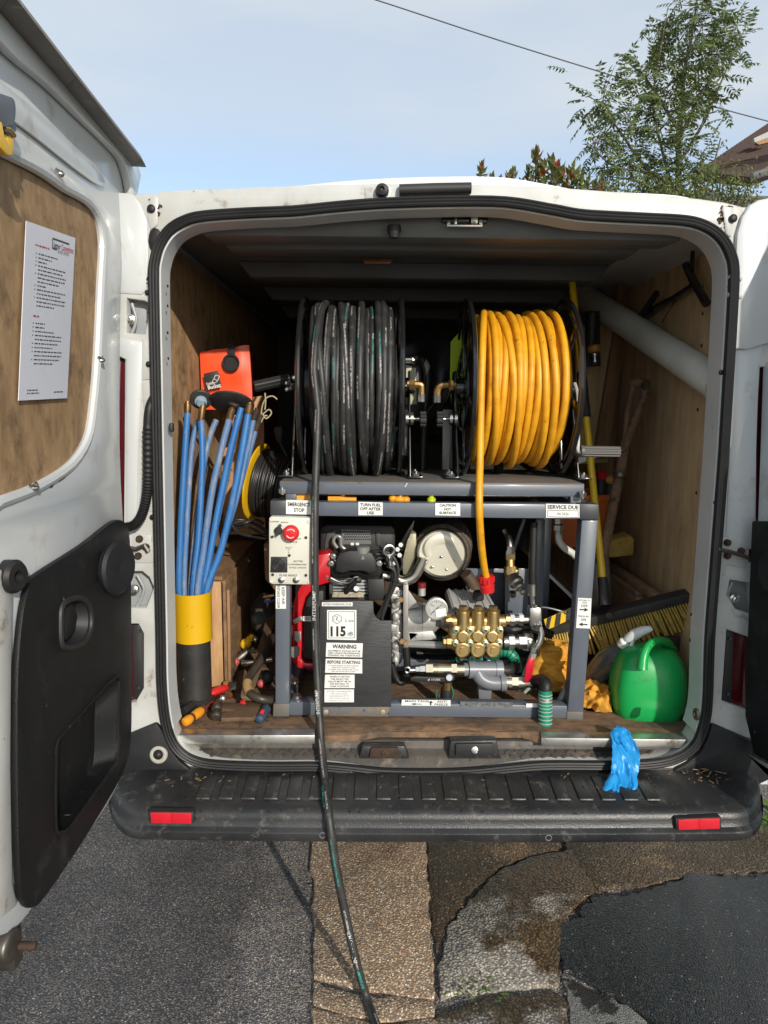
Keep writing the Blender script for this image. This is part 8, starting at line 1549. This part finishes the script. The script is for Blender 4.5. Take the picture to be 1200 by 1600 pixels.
for i, t in enumerate(tips):
    t = V(t); stm.tube(smooth_path([bs_, bs_*.4+t*.6+V((0, 0, -.5)), t+V((0, 0, -.25)), t], 5), .008, 5)
    big = 1.25 if i in (4, 5, 6, 7, 9, 18, 19, 20) else .95
    for k in range(13):
        a = k*2.4+rnd.uniform(-.3, .3); el = .35+1.0*(1-k/13)+rnd.uniform(-.15, .15); red = k > 5 or i in (0, 4, 7, 19)
        d = V((math.cos(a)*math.cos(el), math.sin(a)*math.cos(el), math.sin(el)))
        leaf(rl if red and rnd.random() < .42 else gl_, t+V((0, 0, -.012*k)), d, V((0, 0, 1))+rv(rnd)*.2, rnd.uniform(.07, .105)*big, .048*big, .10)
    for k in range(46):
        a = rnd.uniform(0, 6.28); d = V((math.cos(a), math.sin(a), rnd.uniform(-.2, .5))); hh = rnd.uniform(.35, 1.5)
        leaf(gl_, t+V((rnd.gauss(0, .10), rnd.gauss(0, .12), -hh)), d, V((0, 0, 1))+rv(rnd)*.3, rnd.uniform(.08, .12), .04, .15)
    for k in range(16):
        a = rnd.uniform(0, 6.28); d = V((math.cos(a), math.sin(a), rnd.uniform(-.1, .7))); leaf(gl_, t+V((rnd.gauss(0, .03), rnd.gauss(0, .05), -rnd.uniform(.05, .32))), d, V((0, 0, 1))+rv(rnd)*.2, rnd.uniform(.07, .10), .032, .15)
stuff(rl.build('red_leaves', leaf_mat('copper_leaf', (.30, .065, .022), (.16, .07, .025), .3), sh, smooth=0)); stuff(gl_.build('green_leaves', leaf_mat('photinia_leaf', (.11, .165, .040), (.15, .13, .045), .3), sh, smooth=0)); stm.build('stems', BARK, sh)
# looser hedge bush under the tree
hb = thing('privet_bush', 'yellow green small leaved bush between the tree and the tiled house', 'bush', V(((3.6671,7,3.9816)[0], 7, 0)))
hl_, hs = MB(), MB(); hbase = V(((3.6671,7,3.9816)[0], 7, 0))
for c, n, r in zip([(2.5949,7.2,4.0619),(2.7991,7,3.9708),(3.0622,7,3.9883),(3.363,7,4.0063),(3.623,7,4.0665),(3.8393,6.9,4.0607),(4.0298,6.9,4.0138),(3.6561,6.8,3.8893),(3.9149,6.8,3.8925),(3.4001,6.8,3.8512),(3.1064,6.9,3.8612),(3.861,7,4.2114),(4.1092,6.9,3.9584),(2.9201,7,3.8437),(3.9364,6.9,3.7794),(4.0823,6.9,3.8308)], [90]*16, [.15]*16):
    c = V(c); hs.tube([hbase, (hbase+c)/2+rv(rnd)*.05, c], .010, 5)
    for k in range(n):
        q = c+V((rnd.gauss(0, r*.75), rnd.gauss(0, r), rnd.gauss(0, r*.55))); leaf(hl_, q, rv(rnd)+V((0, 0, .3)), rv(rnd)+V((0, 0, 1)), rnd.uniform(.045, .085), .024, .15)
st_ = [(3.6616,7,3.8528),(3.7416,7,4.1957),(3.8173,7,4.5766)]; hs.tube(st_, [.016, .011, .007], 6)
for k in range(8): leaf(hl_, V((3.8539,7,4.4931))+rv(rnd)*.05, rv(rnd), V((0, 0, 1)), .07, .024)
stuff(hl_.build('foliage', leaf_mat('privet_leaf', (.17, .19, .040), (.075, .11, .03)), hb, smooth=0)); hs.build('stems', BARK, hb)
for nm, lab, c0, n, ln, sc in (('weed', 'leafy green weed beyond the right end of the bumper', (1.1785,0.4886,0.02), 34, .085, .07), ('weed', 'tiny sprig of weed in the crack of the broken slab', (0.0911,-.2258,0.02), 40, .016, .04)):
    w = MB(); c0 = V(c0)
    for k in range(n):
        a = rnd.uniform(0, 6.28); q = c0+V((rnd.gauss(0, sc), rnd.gauss(0, sc*.5), rnd.uniform(0, sc*.6))); leaf(w, q, V((math.cos(a), math.sin(a), rnd.uniform(.1, .9))), V((0, 0, 1)), ln*rnd.uniform(.6, 1.1), ln*.45, .2)
    tag(w.build(nm, leaf_mat('weed_leaf', (.13, .20, .035), (.07, .13, .025)), None, smooth=0), lab, 'weed')

# ------------------------------------------------------------------ house and wire
hs_ = thing('tiled_house', 'house with brown tiled roof and white wall behind the bush', 'house', V(((11.0399,18,7.224)[0], 18, 0)))
ra, rb_, rc_, rd_ = V((8.1335,17.6,7.5758)), V((11.3315,20.5,9.8071)), V((15.2419,20.5,12.2304)), V((9.0236,16.5,7.1106))
re_ = V((12.6901,16.5,8.4336))
TILE = mat('brown_roof_tile', (.080, .047, .038), .8, col2=(.05, .032, .028), ns=3, amt=.9, dirt=((.14, .09, .06), 5, .62, .15))
roof = MB().prism([ra, rb_, rc_, rc_+V((9, 0, 0)), re_+V((9, 0, 0)), re_, rd_], (0, .25, -.15)).build('roof', TILE, hs_, smooth=0)
mb = MB(); NR = 26
for k in range(NR):
    f = k/NR; a0, a1 = ra+(rb_-ra)*f, rd_+(re_-rd_)*0
    l0 = (ra*(1-f)+rb_*f); r0 = (rd_*(1-f)+rc_*f) if False else (V(re_)*(1-f)+V(rc_)*f)
    s = l0 if f > .0 else ra
    mb.bar(l0+V((0, -.05, .03)), r0+V((0, -.05, .03)), .05, .06); mb.bar(r0+V((0, -.05, .03)), r0+V((9, -.05, .03)), .05, .06)
mb.build('tile_courses', mat('brown_roof_tile_edge', (.075, .045, .038), .85, col2=(.045, .03, .026), ns=4), roof, smooth=0, props={'kind': 'stuff'})
MB().prism([(9.3967,17.4,8.33),(9.7752,17.4,8.5031),(9.79,17.4,8.3352),(9.4399,17.4,8.2081)], (0, .1, 0)).build('roof_window', mat('grey_frame', (.36, .36, .35), .6), hs_, smooth=0); MB().prism([(9.4273,17.38,8.2316),(9.7769,17.38,8.3585),(9.7877,17.38,8.2363),(9.5308,17.38,8.1717)], (0, .1, 0)).build('window_sill', BATTEN, hs_, smooth=0)
MB().prism([V((ra.x+.35, 17.9, 0)), V((rd_.x+12, 17.9, 0)), V((rd_.x+12, 17.9, rd_.z+.2)), V((rd_.x-.1, 17.9, rd_.z-.05)), V((ra.x+.35, 17.9, ra.z-.25))], (0, 7, 0)).build('wall', mat('white_render', (.62, .62, .60), .7), hs_, smooth=0)
MB().tube([rd_+V((-.1, -.1, -.02)), re_+V((0, -.1, -.02))], .09, 8).build('gutter', mat('grey_gutter', (.12, .12, .12), .5), hs_)
tag(MB().tube(smooth_path([(-1.6282,14,9.9919),(-.2289,14,9.6344),(2.2942,14,8.9166),(4.8351,14,8.2341),(6.7358,14,7.7293),(8.7925,14,7.2573)], 4), .0125, 5).build('telephone_wire', mat('wire_grey', (.05, .05, .055), .6), None), 'thin overhead wire crossing the sky above the van', 'wire')
